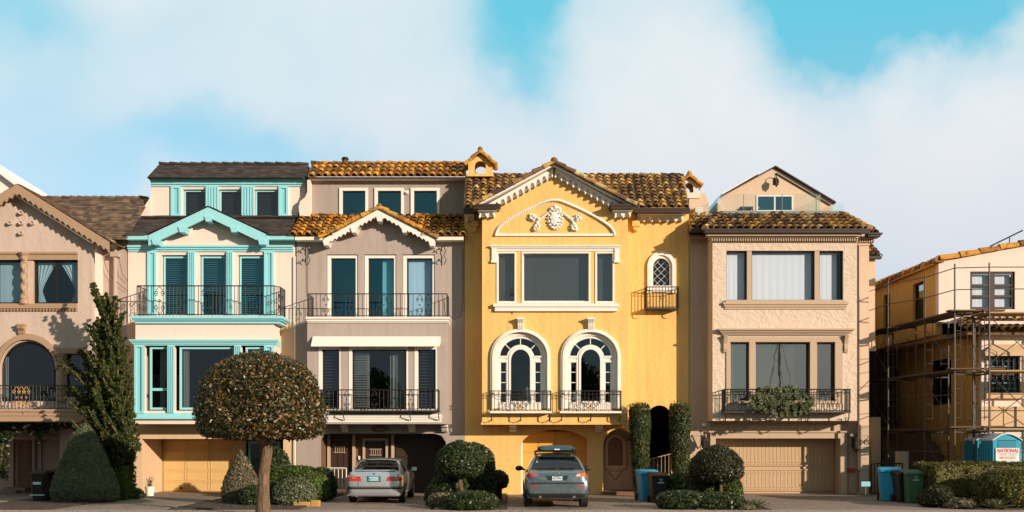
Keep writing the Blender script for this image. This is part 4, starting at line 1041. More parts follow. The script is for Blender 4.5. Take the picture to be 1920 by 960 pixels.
for s in (-1, 1):
    for t in range(8): blobp(1041+s*(15+t*2.6), 400+t*2.2+abs(t-3)*.2, 2.6, 2.4, .09)
    for (a, b, r_) in ((31, 411, 5), (38, 407, 5.5), (43, 405, 5.5), (46, 410, 5), (41, 413, 4.5), (34, 419, 5), (37, 425, 6), (33, 429, 5.5), (39, 431, 5), (47, 403, 3), (30, 424, 3.5)): blobp(1041+s*a, b, r_*.72, r_*.7, .10)
    mb.tube(spiral(PX(1041+s*43, 0), PZ(407, 0), .12, 1.3, 0, -.12, s, 16), .018, 5); mb.tube(spiral(PX(1041+s*36, 0), PZ(428, 0), .13, 1.3, 1, -.12, s, 16), .018, 5)
obj('plaster_garland', mb, M['white'], h, smooth=True)
# upper triple window
mb = MB(); cornice(mb, 925, 461, 1158, 468, 0, .13, 3); mb.pb(922, 466, 931, 491, -.07, 0, 0); mb.pb(1152, 466, 1161, 491, -.07, 0, 0); mb.pb(921, 489, 932, 493, -.1, 0, 0); mb.pb(1151, 489, 1162, 493, -.1, 0, 0)
mb.pb(931, 468, 1152, 471, -.03, 0, 0)
obj('window_hood', mb, M['white'], h)
mb = MB(); mb.pb(925, 571, 1160, 576, -.17, 0, 0); mb.pb(928, 576, 1157, 584, -.12, 0, 0)
for i in range(33): mb.pb(927+i*7.05, 569.5, 931+i*7.05, 571, -.13, -.02, 0)
obj('window_sill', mb, M['white'], h)
fm = MB()
for a, b in ((931, 968), (978, 1107), (1116, 1152)): fm.plate(rect(a, 472, b, 569), [rect(a+3, 475, b-3, 565)], -.03, .06)
obj('window_surround', fm, M['white'], h)
window(h, 933, 474, 966, 566, 0, 2, 'white', 'smoke_glass', back=('sheet', 'curtain_grey', .02, .98, 0), inset=.1)
window(h, 980, 474, 1105, 566, 0, 2.6, 'white', 'smoke_glass', back=('sheet', 'curtain_grey', .0, .98, 0), inset=.1)
window(h, 1118, 474, 1150, 566, 0, 2, 'white', 'smoke_glass', back=('sheet', 'curtain_grey', .02, .98, 0), inset=.1)
# twin arched windows
def ring(mb, o1, o2, d0, d1): mb.wplate([[(PX(a, 0), PZ(b, 0)) for a, b in o1+o2[::-1]]], d0, d1)
for idx, c in enumerate((976, 1107.5)):
    mb = MB(); e = 766
    ring(mb, arch(c, 56, 617, 669, e), arch(c, 50, 623, 669, e), -.10, .01)
    ring(mb, arch(c, 53, 620, 669, e), arch(c, 50, 623, 669, e), -.14, -.101)
    ring(mb, arch(c, 49.5, 623.5, 669, e), arch(c, 44, 629, 669, e), .02, .10)
    ring(mb, arch(c, 44, 629, 669, e), arch(c, 38.5, 634, 669, e), .07, .16)
    wn = obj('arched_window', mb, M['white'], h)
    f = MB(); ring(f, arch(c, 26, 646, 672, 757), arch(c, 18, 655, 676, 757), .06, .17)
    ring(f, arch(c, 22, 650, 672, 757), arch(c, 18, 655, 676, 757), .03, .061)
    for s in (-1, 1):
        xa, xb = sorted((c+s*25.5, c+s*39)); f.plate(rect(xa, 668, xb, 757), [rect(xa+2.2 if s < 0 else xa+2.4, 680, xb-1.8, 754)], .08, .17)
        f.pb(xa-.5, 667, xb+1, 670.5, .04, .08, 0); f.pb(xa-.5, 676, xb+1, 679, .05, .08, 0)
        for yy in (697.5, 717, 736.5): f.pb(xa+2, yy-.6, xb-1.6, yy+.6, .10, .15, 0)
    for a in (42, 90, 138):
        A_ = math.radians(a); f.beam((PX(c+25*math.cos(A_), 0), .12, PZ(672-25*math.sin(A_), 0)), (PX(c+39*math.cos(A_), 0), .12, PZ(670-38*math.sin(A_), 0)), .03, .05, (0, 1, 0))
    f.plate(rect(c-39, 755, c+39, 768), [], .05, .18); f.plate(rect(c-18, 752, c+18, 755), [], .08, .17)
    obj('frame', f, M['white'], wn)
    obj('pane', archsheet(arch(c, 42, 631, 669, 757), .143, 0), M['dark_glass'], wn)
    if idx == 0: obj('sheer_curtain', MB().plate([(983, 757), (981, 735), (987, 724), (994, 730), (998, 757)], [], .45, .5), M['curtain'], wn)
    else: obj('sheer_curtain', MB().plate([(1068, 757), (1078, 735), (1086, 720), (1090, 735), (1088, 757)], [], .45, .5), M['curtain'], wn)
    k = MB(); x0, x1 = PX(c-6, 0), PX(c+6, 0)
    pr = [(0, PZ(619, 0)), (-.10, PZ(619, 0)), (-.14, PZ(612, 0)), (-.15, PZ(606, 0)), (-.24, PZ(600, 0)), (-.24, PZ(598, 0)), (0, PZ(598, 0))]
    k.prism([(x0, a, b) for a, b in pr], (x1-x0, 0, 0)); 
    for j in range(3): k.prism([(x0+.02+j*.075, a-.02, b-.004) for a, b in pr[1:5]]+[(x0+.02+j*.075, -.1, PZ(600, 0))], (.05, 0, 0))
    k.pb(c-7, 597, c+7, 600, -.27, 0, 0); obj('keystone', k, M['white'], h)
    # balcony
    bx0, bx1 = PX(c-57.5, -.36), PX(c+58, -.36); zf = PZ(771, -.36)
    mb = MB().box(bx0, bx1, -.38, -.002, zf-.07, zf); bal = obj('balcony', mb, M['white'], h)
    c0 = (bx0+bx1)/2
    r = MB(); 
    railing(bal, [(bx0+.02, 0), (bx0+.02, -.36), (bx1-.02, -.36), (bx1-.02, 0)], zf+.01, PZ(733, -.36), .14, .010, (), name='railing', mid=True)
    for k_ in range(12):
        xx = bx0+.12+k_*(bx1-bx0-.24)/11
        if abs(xx-c0) < .34: continue
        r.tube([(xx+.05*math.cos(t*.8), -.36, PZ(738, -.36)+.05*math.sin(t*.8)) for t in range(9)], .008, 4)
    for s in (-1, 1):
        for rr_, zz in ((.19, .34), (.12, .34)): r.tube([(c0+s*.19+rr_*math.cos(t*.4)*(1-t/40), -.37, zf+zz+rr_*math.sin(t*.4)*(1-t/40)) for t in range(18)], .011, 4)
        r.tube([(c0, -.37, zf+.18), (c0+s*.12, -.37, zf+.1), (c0+s*.20, -.37, zf+.02)], .011, 4); r.tube([(c0, -.37, zf+.06), (c0+s*.1, -.37, zf+.13), (c0+s*.2, -.37, zf+.17)], .011, 4)
    obj('scroll_ornament', r, M['iron'], bal)
    obj('finial', MB().ball((c0, -.40, zf+.20), .055, .03, .085), M['gold'], bal)
    ib = MB()
    for xx in (bx0+.06, c0, bx1-.06): ib.tube([(xx, -.36, zf-.06), (xx, -.37, zf-.2), (xx, -.28, zf-.32), (xx, -.1, zf-.34), (xx, -.01, zf-.30)], .022, 5)
    obj('iron_bracket', ib, M['iron'], bal)
corbel(h, 955, 794, 968, 810, .98, .55, 'white'); corbel(h, 1116, 794, 1129, 810, .98, .55, 'white')
# small side window
fr = MB(); c = 1240
def ring1(mb, o1, o2, d0, d1): mb.wplate([[(PX(a, 1), PZ(b, 1)) for a, b in o1+o2[::-1]]], d0, d1)
ring1(fr, arch(c, 26.5, 472, 500, 546), arch(c, 20, 479, 501, 546), .90, 1.01); ring1(fr, arch(c, 20, 479, 501, 546), arch(c, 15.5, 484.5, 501, 546), .97, 1.08)
fr.pb(c-21, 536, c+21, 549, .93, .999, 1)
for s in (-1, 1): fr.pb(c+s*23.5-4, 544, c+s*23.5+4, 550, .86, .999, 1)
wn = obj('arched_window', fr, M['white'], h, label='small arched side window with leaded diamonds')
obj('pane', archsheet(arch(c, 17, 483, 501, 537), 1.124, 1.0), M['dark_glass'], wn)
mb = MB()
for k in range(-4, 9, 1):
    for s in (-1, 1):
        a = [PX(c, 1)+s*(-.32), PZ(540, 1)+k*.26]; b = [PX(c, 1)+s*.32, a[1]+.64]
        # clip to the arch opening
        pts = [(a[0]+(b[0]-a[0])*t/12, a[1]+(b[1]-a[1])*t/12) for t in range(13)]
        ok = [p for p in pts if abs(p[0]-PX(c, 1)) < .29 and PZ(536, 1) < p[1] < PZ(501, 1)+.32*math.sqrt(max(0, 1-((p[0]-PX(c, 1))/.31)**2))]
        if len(ok) > 1: mb.tube([(p[0], 1.10, p[1]) for p in (ok[0], ok[-1])], .007, 4)
obj('leading', mb, M['white'], wn)
bx0, bx1 = PX(1211, .55), PX(1273, .55); zf = PZ(577, .55)
bal = obj('balcony', MB().box(bx0, bx1, .55, .99, zf-.05, zf), M['iron'], h, label='tiny box balcony under the small arched window')
railing(bal, [(bx0+.02, 1), (bx0+.02, .57), (bx1-.02, .57), (bx1-.02, 1)], zf, PZ(538, .57), .115, .011, (), mid=True)
ib = MB()
for xx in (bx0+.05, bx1-.05): ib.tube([(xx, .58, zf), (xx, .56, zf-.12), (xx, .62, zf-.2), (xx, .7, zf-.22)], .02, 5)
ib.tube([((bx0+bx1)/2+.07*math.cos(t*.7), .56, (zf+PZ(538, .57))/2+.07*math.sin(t*.7)) for t in range(9)], .012, 4)
obj('iron_bracket', ib, M['iron'], bal)
# garage, niche, passage
X0, X1, Z1 = recess(h, 977, 806, 1107, 1.0, 2.6, 'yellow')
panel_door(h, X0+.06, X1-.06, 1.75, 0, Z1-.05, 4, 3, 'yellow_door', gap=.02, depth=.02)
obj('door_frame', MB().box(X0, X0+.07, 1.6, 1.9, 0, Z1).box(X1-.07, X1, 1.6, 1.9, 0, Z1), M['white'], h)
X0, X1, Z1 = recess(h, 1131, 804, 1191, 1.0, 2.1, 'tan_s')
back(h, 'niche_wall', X0-.05, X1+.05, 2.1, 0, Z1+.1, 'tan_s')
c = 1154; d = 2.05
def ringd(mb, o1, o2, d0, d1, r): mb.wplate([[(PX(a, r), PZ(b, r)) for a, b in o1+o2[::-1]]], d0, d1)
nm = MB(); ringd(nm, arch(c, 19, 815, 834, 876), arch(c, 14, 820, 835, 876), 1.98, 2.10, 2); nm.pb(1134, 873, 1174, 877, 1.92, 2.10, 2); nm.pb(1138, 877, 1170, 882, 1.98, 2.1, 2)
nm.ball((PX(c, 2), 2.07, PZ(887, 2)), .22, .08, .13); nm.ball((PX(c, 2), 2.07, PZ(894, 2)), .09, .07, .12)
nw = obj('niche_window', nm, M['tan_trim'], h); obj('pane', MB().plate(arch(c, 14.5, 819, 835, 875), [], 2.06, 2.08, 2), M['midwood'], nw)
st = MB(); st.box(X0-.05, X1+.05, .55, 1.0, -.02, .13); st.box(X0, X1, 1.24, 2.1, .02, PZ(920, 1.3)); obj('entry_step', st, M['midwood'], h)
obj('house_lamp', MB().box(PX(1178, 1.9), PX(1190, 1.9), 1.9, 2.1, PZ(826, 2), PZ(822, 2)), M['black'], h)
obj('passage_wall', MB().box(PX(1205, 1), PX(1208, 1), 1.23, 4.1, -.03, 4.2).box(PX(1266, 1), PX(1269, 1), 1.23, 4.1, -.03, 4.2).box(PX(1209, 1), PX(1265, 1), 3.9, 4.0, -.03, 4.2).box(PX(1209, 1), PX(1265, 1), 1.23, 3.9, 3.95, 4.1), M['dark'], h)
sp = MB()
for k in range(6): sp.box(PX(1210, 1), PX(1264, 1), 1.24+k*.28, 3.88, -.02 if k == 0 else .4+k*.17-.17, .4+k*.17)
obj('passage_stair', sp, M['midwood'], h)
gt = thing('iron_railing', 'thin white sloping handrail in front of the dark arched passage of the yellow house', 'railing', (PX(1240, .6), .6, 0))
mb = MB(); 
for i in range(7):
    t = i/6; x = PX(1219+42*t, .6); mb.tube([(x, .6, PZ(905, .6)), (x, .6, PZ(861-11*t, .6))], .009, 5)
mb.tube([(PX(1217, .6), .6, PZ(861.5, .6)), (PX(1263, .6), .6, PZ(849.5, .6))], .014, 5); mb.tube([(PX(1217, .6), .6, PZ(903, .6)), (PX(1263, .6), .6, PZ(903, .6))], .018, 5)
obj('bars', mb, M['tan_trim'], gt)
obj('plinth', MB().box(PX(1217, .6), PX(1266, .6), .45, .9, -.03, PZ(904, .6)), M['midwood'], gt)

# ================================================================== house 5: tan, thick texture
h = thing('row_house', 'tan rough-stucco house with a glass balustrade on its roof deck', 'house', (PX(1468, 1), 1, 0))
XL, XR = PX(1292, 1), PX(1630, 1)
shell(h, 1292, 1630, 1.0, 1.2, PZ(441, 1.0), 2.75, 'tan_s')
opn = [(1342, g0), (1342, 822), (1576, 822), (1576, g0)]
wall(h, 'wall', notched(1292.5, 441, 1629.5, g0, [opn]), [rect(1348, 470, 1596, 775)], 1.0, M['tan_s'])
wa = rect(1362, 470, 1581, 563); wb = rect(1368, 640, 1572, 753)
wall(h, 'bay_front', rect(1336, 440, 1607, 789), [wa, wb], 0, M['tan'], .26)
mb = MB(); A, B = PX(1336, 0), PX(1607, 0); zt, zb = PZ(440, 0), PZ(789, 0)
mb.box(A, A+.2, .26, 1, zb, zt); mb.box(B-.2, B, .26, 1, zb, zt); mb.box(A+.2, B-.2, .26, 1, zb, zb+.12); obj('bay_side', mb, M['tan'], h)
# stepped right flank
mb = MB(); mb.pb(1611, 452, 1629, 928, .55, .999, .55); obj('flank_pilaster', mb, M['peach'], h)
mb = MB(); mb.pb(1608, 451, 1632, 455, .48, .99, .48); mb.pb(1609, 455, 1631, 460, .51, .99, .51); obj('pilaster_capital', mb, M['peach'], h)
mb = MB(); Z0_ = PZ(655, 3); mb.box(XR-.01, PX(1643, 3), 3.1, 7, Z0_, PZ(481, 3)); mb.box(XR-.01, PX(1644, 3), 3.04, 3.1, Z0_-.06, Z0_+.08); obj('side_wing', mb, M['peach'], h)
# roof
rm = MB(); e = -.35; zE_ = PZ(430, e); zR = PZ(402, 1.2)
tile_field(rm, (PX(1322, e), e, zE_), (PX(1630, e), e, zE_), (PX(1577, 1.2), 1.2, zR), (PX(1352, 1.2), 1.2, zR), .27, .36, .115)
tile_field(rm, (PX(1293, .35), .35, PZ(427, .35)), (PX(1328, .35), .35, PZ(427, .35)), (PX(1352, 1.6), 1.6, PZ(404, 1.6)), (PX(1296, 1.6), 1.6, PZ(404, 1.6)), .27, .36, .115)
cap_run(rm, (PX(1322, e), e, zE_+.03), (PX(1352, 1.2), 1.2, zR+.04), .11, .36); cap_run(rm, (PX(1630, e), e, zE_+.03), (PX(1577, 1.2), 1.2, zR+.04), .11, .36)
tile_field(rm, (PX(1622, .2), .2, PZ(437, .2)), (PX(1652, .2), .2, PZ(437, .2)), (PX(1600, 1.6), 1.6, PZ(410, 1.6)), (PX(1585, 1.6), 1.6, PZ(410, 1.6)), .25, .36, .11)
Xe = PX(1630, e); tile_field(rm, (Xe, e, zE_), (Xe, 1.5, zE_), (PX(1577, 1.2), 1.5, zR), (PX(1577, 1.2), 1.2, zR), .27, .36, .11)
tile_field(rm, (XR, 3, PZ(481, 3)), (PX(1652, 3), 3, PZ(481, 3)), (PX(1640, 4), 4.2, PZ(457, 4)), (XR, 4.2, PZ(457, 4)), .24, .36, .1); rm.box(XR-.005, PX(1640, 4), 4.2, 7, PZ(484, 3), PZ(458, 4))
rm.box(PX(1300, 1.3), PX(1600, 1.3), 1.35, 9, PZ(430, 1.3), PZ(410, 1.3)); 
obj('roof', rm, M['tile_b'], h)
gm = MB(); gm.pb(1320, 428.5, 1634, 432, -.46, -.2, -.46); gm.pb(1322, 432, 1632, 436, -.44, -.1, -.44)
gm.pb(1628, 436, 1655, 439, .1, .5, .1); gm.pb(1629, 439, 1652, 443, .14, .6, .1); gm.box(XR, PX(1653, 2.9), 2.88, 3.09, PZ(485, 2.9), PZ(480, 2.9)); gm.pb(1292, 427, 1322, 434, .28, .6, .28)
gm.tube([(PX(1609, .3), .32, PZ(460, .3)), (PX(1609, .3), .32, .1)], .045, 6)
obj('gutter', gm, M['gutter'], h)
mb = MB(); mb.pb(1326, 436, 1612, 442, -.30, .02, -.3); mb.pb(1331, 442, 1610, 446, -.18, .02, -.18); mb.pb(1334, 452, 1609, 454, -.06, .0, -.06)
n = 62
for i in range(n):
    x = PX(1333, -.1)+(PX(1609, -.1)-PX(1333, -.1))*(i+.25)/n; mb.box(x, x+.045, -.14, .0, PZ(452, -.1), PZ(446, -.1)); 
mb.box(PX(1334, 0), PX(1334, 0)+.04, 0, 1, PZ(446, 0), PZ(440, 0)); mb.pb(1609, 443, 1640, 447, .38, 1, .38)
for i in range(7):
    x = PX(1611, .5)+i*.082; mb.box(x, x+.045, .43, .99, PZ(455, .5), PZ(447, .5))
mb.pb(1293, 444, 1333, 447, .8, .999, .8)
for i in range(8): x = PX(1294, .9)+i*.09; mb.box(x, x+.05, .86, .99, PZ(455, .9), PZ(447, .9))
obj('dentil_cornice', mb, M['tan_trim'], h)
# upper window
window(h, 1362, 470, 1401, 563, 0, 1.8, 'black', 'clear_glass', back=('sheet', 'curtain_lt', .03, .97, 0), inset=.12)
window(h, 1410, 470, 1528, 563, 0, 1.8, 'black', 'clear_glass', back=('sheet', 'curtain_lt', .01, .99, 0), inset=.12)
window(h, 1537, 470, 1581, 563, 0, 1.8, 'black', 'clear_glass', back=('sheet', 'curtain_lt', .03, .85, 0), inset=.12)
mb = MB(); mb.pb(1401, 470, 1410, 563, .03, .2, 0); mb.pb(1528, 470, 1537, 563, .03, .2, 0); mb.pb(1360, 563, 1584, 567, -.10, .2, 0)
cornice(mb, 1361, 567, 1583, 580, 0, .12, 3, True); obj('window_sill', mb, M['tan_trim'], h)
# lower window
mb = MB(); cornice(mb, 1358, 617, 1586, 629, 0, .26, 4)
for x in (1356, 1582):
    X = PX(x, 0); pr = [(0, PZ(661, 0)), (-.06, PZ(661, 0)), (-.1, PZ(655, 0)), (-.08, PZ(645, 0)), (-.14, PZ(636, 0)), (-.2, PZ(629, 0)), (0, PZ(629, 0))]
    mb.prism([(X, a, b) for a, b in pr], (.13, 0, 0))
obj('window_hood', mb, M['tan_trim'], h)
fm = MB(); fm.plate(rect(1362, 632, 1580, 757), [rect(1369, 641, 1405, 752), rect(1416, 641, 1519, 752), rect(1531, 641, 1566, 752)], -.04, .06)
fm.plate(rect(1366, 636, 1573, 754), [rect(1370, 643, 1404, 751), rect(1417, 643, 1518, 751), rect(1532, 643, 1566, 751)], .06, .2)
obj('window_surround', fm, M['tan_trim'], h)
window(h, 1370, 643, 1404, 752, 0, 1.4, 'black', 'grey_glass', inset=.2, back=('sheet', 'curtain_grey', 0, 1, 0)); window(h, 1417, 643, 1518, 752, 0, 1.4, 'black', 'grey_glass', inset=.2, back=('sheet', 'curtain_grey', 0, 1, .0)); window(h, 1532, 643, 1566, 752, 0, 1.4, 'black', 'grey_glass', inset=.2, back=('sheet', 'curtain_grey', 0, 1, 0))
# balcony
bx0, bx1 = PX(1358, -.5), PX(1595, -.5); zf = PZ(771, -.5)
bal = obj('balcony', MB().box(bx0, bx1, -.52, -.002, zf-.06, zf), M['iron'], h)
railing(bal, [(bx0+.02, 0), (bx0+.02, -.5), (bx1-.02, -.5), (bx1-.02, 0)], zf, PZ(730, -.5), .10, .012, [bx0+.8, bx1-.55, bx1-.9], sw=.18, mid=True)
ib = MB()
for xx in (bx0+.06, bx0+1.7, bx1-1.5, bx1-.06): ib.tube([(xx, -.49, zf-.04), (xx, -.5, zf-.2), (xx, -.35, zf-.36), (xx, -.12, zf-.34), (xx, -.1, zf-.24), (xx, -.22, zf-.22)], .022, 5)
obj('iron_bracket', ib, M['iron'], bal)
# ground storey: scored blocks, garage
mb = MB()
def blocks(px0, px1, y0, y1, d, nrow, split):
    for j in range(nrow):
        z1 = PZ(y0, d)+(PZ(y1, d)-PZ(y0, d))*j/nrow; z0 = PZ(y0, d)+(PZ(y1, d)-PZ(y0, d))*(j+1)/nrow
        xs = [px0]+[px0+(px1-px0)*s for s in (split if j % 2 else [1-q for q in reversed(split)])]+[px1]
        for a, b in zip(xs, xs[1:]): mb.box(PX(a, d)+.010, PX(b, d)-.010, d-.035, d, z0+.010, z1-.010)
blocks(1293, 1334, 796, 925, 1.0, 6, [.5]); blocks(1590, 1608, 812, 925, 1.0, 5, []); blocks(1335, 1588, 796, 811, 1.0, 1, [.12, .24, .37, .5, .63, .75, .88]); blocks(1611, 1629, 796, 925, .549, 6, [])
obj('stone_coursing', mb, M['tan_s'], h)
mb = MB(); mb.plate([(1332, g0-2), (1332, 811), (1588, 811), (1588, g0-2), (1576, g0-2), (1576, 822), (1342, 822), (1342, g0-2)], [], .86, .999); mb.plate([(1329, 811), (1329, 808), (1591, 808), (1591, 811)], [], .80, .999); obj('garage_surround', mb, M['tan_trim'], h)
X0, X1, Z1 = recess(h, 1342, 822, 1576, 1.0, 2.0, 'tan_s')
mb = MB().box(X0, X1, 1.75, 1.85, 0, Z1-.01); zz = [(PZ(825, 1.7), PZ(872, 1.7)), (PZ(882, 1.7), PZ(919, 1.7))]
xx0, xx1 = PX(1352, 1.7), PX(1561, 1.7)
for zt, zb in zz:
    for f in ((xx0-.05, xx0, zb-.04, zt+.04), (xx1, xx1+.05, zb-.04, zt+.04), (xx0, xx1, zt, zt+.04), (xx0, xx1, zb-.04, zb)): mb.box(f[0], f[1], 1.70, 1.752, f[2], f[3])
    n = 30
    for i in range(n): a = xx0+(xx1-xx0)*i/n; mb.box(a+.006, a+(xx1-xx0)/n-.006, 1.728, 1.751, zb+.01, zt-.01)
    for yy in (zt-.10, zb+.10):
        for i in range(0, n, 1): a = xx0+(xx1-xx0)*(i+.5)/n; mb.ball((a, 1.725, yy), .018, .02, .018, 6, 4)
obj('garage_door', mb, M['tan_door'], h)
def lantern(root, px, py, d, s=1.0, arm=-1):
    X, Z = PX(px, d), PZ(py, d); y = d-.42*s; mb = MB()
    mb.lathe((X, y, Z-.24*s), [(.01, 0), (.05*s, .03*s), (.03*s, .06*s), (.10*s, .10*s), (.13*s, .34*s), (.15*s, .36*s), (.12*s, .44*s), (.03*s, .52*s), (.02*s, .60*s)], 6)
    mb.tube([(X, d, Z+.02), (X+.02, d-.2*s, Z-.10*s), (X, d-.38*s, Z+.5*s), (X, y, Z+.40*s)] if arm < 0 else [(X, d, Z+.30*s), (X, d-.2*s, Z+.46*s), (X, d-.38*s, Z+.44*s), (X, y, Z+.34*s)], .022*s, 5)
    mb.box(X-.05*s, X+.05*s, d-.03, d, Z-.02, Z+.36*s)
    for k in range(6): a = k*PI/3; mb.tube([(X+.1*s*math.cos(a), y+.1*s*math.sin(a), Z-.14*s), (X+.145*s*math.cos(a), y+.145*s*math.sin(a), Z+.12*s)], .012*s, 4)
    return obj('wall_lantern', mb, M['iron'], root)
lantern(h, 1318, 833, .97, .95); lantern(h, 1599, 838, .97, .95)
mb = MB().ball((PX(1320, .9), .88, PZ(797, .9)), .07, .06, .07).box(PX(1317, .9), PX(1323, .9), .88, .99, PZ(800, .9), PZ(794, .9)); obj('camera_dome', mb, M['white'], h)
mb = MB().ball((PX(1596, .8), .75, PZ(816, .8)), .085, .09, .075).box(PX(1594, .8), PX(1598, .8), .78, .97, PZ(819, .8), PZ(813, .8)); obj('floodlight', mb, M['white'], h, smooth=True)
M['red'] = paint('red_plastic', (.45, .03, .015), .4); M['signblue'] = paint('pale_blue_sign', (.30, .58, .66), .5, grime=0)
mb = MB().box(PX(1590, .9), PX(1601, .9), .86, .97, PZ(885, .9), PZ(878, .9)); obj('alarm_box', mb, M['red'], h)
txt(h, '745', .26, (PX(1620.5, .5), .505, PZ(829.5, .5)), mat='iron', name='house_number')
# roof terrace: gabled penthouse, glass balustrade
d = 3.2
wall(h, 'attic_wall', [(1352, 406), (1352, 368), (1452, 315), (1560, 378), (1560, 406)], [rect(1418, 367, 1487, 400)], d, M['peach'], .2)
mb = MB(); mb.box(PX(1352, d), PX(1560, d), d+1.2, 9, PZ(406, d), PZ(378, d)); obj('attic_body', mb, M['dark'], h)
rm = MB()
for (xa, ya), (xb, yb) in (((1345, 371), (1453, 311.5)), ((1453, 311.5), (1566, 379))):
    rm.prism([(PX(xa, d), d-.12, PZ(ya, d)), (PX(xb, d), d-.12, PZ(yb, d)), (PX(xb, d), d-.12, PZ(yb+2.6, d)), (PX(xa, d), d-.12, PZ(ya+2.6, d))], (0, 5.5, 0))
obj('attic_roof', rm, M['gutter'], h)
rm = MB(); rm.prism([(PX(1354, d), d, PZ(362.5, d)), (PX(1424, d), d, PZ(322.5, d)), (PX(1424, d), d, PZ(324.5, d)), (PX(1354, d), d, PZ(365, d))], (0, 3, 0)); obj('solar_panel', rm, M['white'], h)
mb = MB(); mb.beam((PX(1455, d), d-.03, PZ(325, d)), (PX(1557, d), d-.03, PZ(385, d)), .04, .05, (0, 1, 0)); obj('rake_trim', mb, M['gutter'], h)
window(h, 1418, 366, 1487, 397, d, 3, 'white', 'teal_glass', cols=2, mull=3, inset=-.03)
lantern(h, 1452, 346, d, .72, 1)
gl = MB(); zt, zb = PZ(364, 1.5), PZ(399, 1.5)
gl.box(PX(1352, 1.5), PX(1538, 1.5)-.01, 1.5, 1.515, zb, zt); 
gl.box(PX(1538, 1.5), PX(1538, 1.5)+.015, 1.52, 4.5, zb, zt); gl.box(PX(1352, 1.5)-.02, PX(1352, 1.5)-.005, 1.52, 4.5, zb, zt)
gl.box(PX(1572, 2), PX(1592, 2), 2.6, 2.612, PZ(402, 2), PZ(375, 2)); gl.box(PX(1571, 2), PX(1572, 2), 2.62, 4.6, PZ(402, 2), PZ(375, 2))
M['bal_glass'] = glass('balustrade_glass', (.94, .98, .98), (.8, 1, 1), 1.6)
gb = obj('glass_balustrade', gl, M['bal_glass'], h); mb = MB().pb(1350, 396, 1577, 401, 1.44, 1.56, 1.5)
for px in (1394, 1466, 1530): mb.pb(px, 364, px+1, 397, 1.48, 1.52, 1.5)
obj('rail_shoe', mb, M['shutter'], gb)
mb = MB(); mb.plate([(1292, 410), (1292, 362), (1322, 362), (1329, 382), (1329, 410)], [], 2.6, 6); obj('stair_housing', mb, M['peach'], h)
mb = MB().pb(1303, 388, 1317, 405, 2.3, 2.6, 2.3); obj('utility_box', mb, M['white'], h, bevel=.02)
mb = MB(); mb.pb(1346, 372, 1352, 404, 3, 3.2, 3); obj('attic_corner', mb, M['peach'], h)
sg = thing('yard_sign', 'small pale blue security sign on a stake at the foot of the house pilaster', 'sign', (PX(1623, -.2), -.2, 0))
Xs = PX(1623, -.2); sp = obj('sign_panel', MB().box(Xs-.16, Xs+.16, -.22, -.20, PZ(912, -.2), PZ(903, -.2)), M['signblue'], sg); obj('stake', MB().tube([(Xs, -.19, 0), (Xs, -.19, PZ(904, -.2))], .012, 5), M['shutter'], sg)
obj('dark_band', MB().box(Xs-.145, Xs+.145, -.226, -.22, PZ(907, -.2), PZ(905.3, -.2)), M['cyan_deep'], sp); obj('dark_band', MB().box(Xs-.11, Xs+.11, -.226, -.22, PZ(911, -.2), PZ(908.9, -.2)), M['cyan_deep'], sp)
ch = thing('deck_chair', 'low dark lounge chair behind the glass of the roof deck', 'chair', (PX(1397, 2.2), 2.2, PZ(399, 2.2)))
zc = PZ(404, 2.2)+.0
mb = MB().box(PX(1386, 2.2), PX(1410, 2.2), 2.0, 2.45, zc+.24, zc+.30); obj('seat', mb, M['gutter'], ch)
mb = MB().prism([(PX(1385, 2.2), 2.42, zc+.3), (PX(1410, 2.2), 2.42, zc+.3), (PX(1412, 2.2), 2.6, PZ(389, 2.2)), (PX(1383, 2.2), 2.6, PZ(389, 2.2))], (0, .05, 0)); obj('backrest', mb, M['gutter'], ch)
for px in (1386, 1409):
    for yy in (2.02, 2.4): obj('leg', MB().box(PX(px, 2.2)-.02, PX(px, 2.2)+.02, yy, yy+.04, zc-.0, zc+.24), M['gutter'], ch)

# ================================================================== house 6: under scaffolding
h = thing('corner_house', 'cream house with a shaded golden side, wrapped in scaffolding at the far right', 'house', (18, 4, 0))
XC, XQ = 16.0, 16.9; zc_ = PZ(487, 1.5)
mb = MB(); dw = 1.5
w6 = [rect(1819, 509, 1903, 580)]
mb.plate([(1760, 606), (1760, 490), (1920, 460), (2060, 440), (2060, 606)], w6, 1.5, 1.8)
obj('upper_front', mb, M['cream'], h)
def sp_(px): return 15.99*SCALE*DIST/(px-960)-DIST         # depth on the side wall seen at px
M['shade_ochre'] = stucco('ochre_shade_stucco', (.66, .40, .11), var=.08, bstr=.3, grime=.2)  # shade and golden bounce on the side walls, painted into the stucco colour
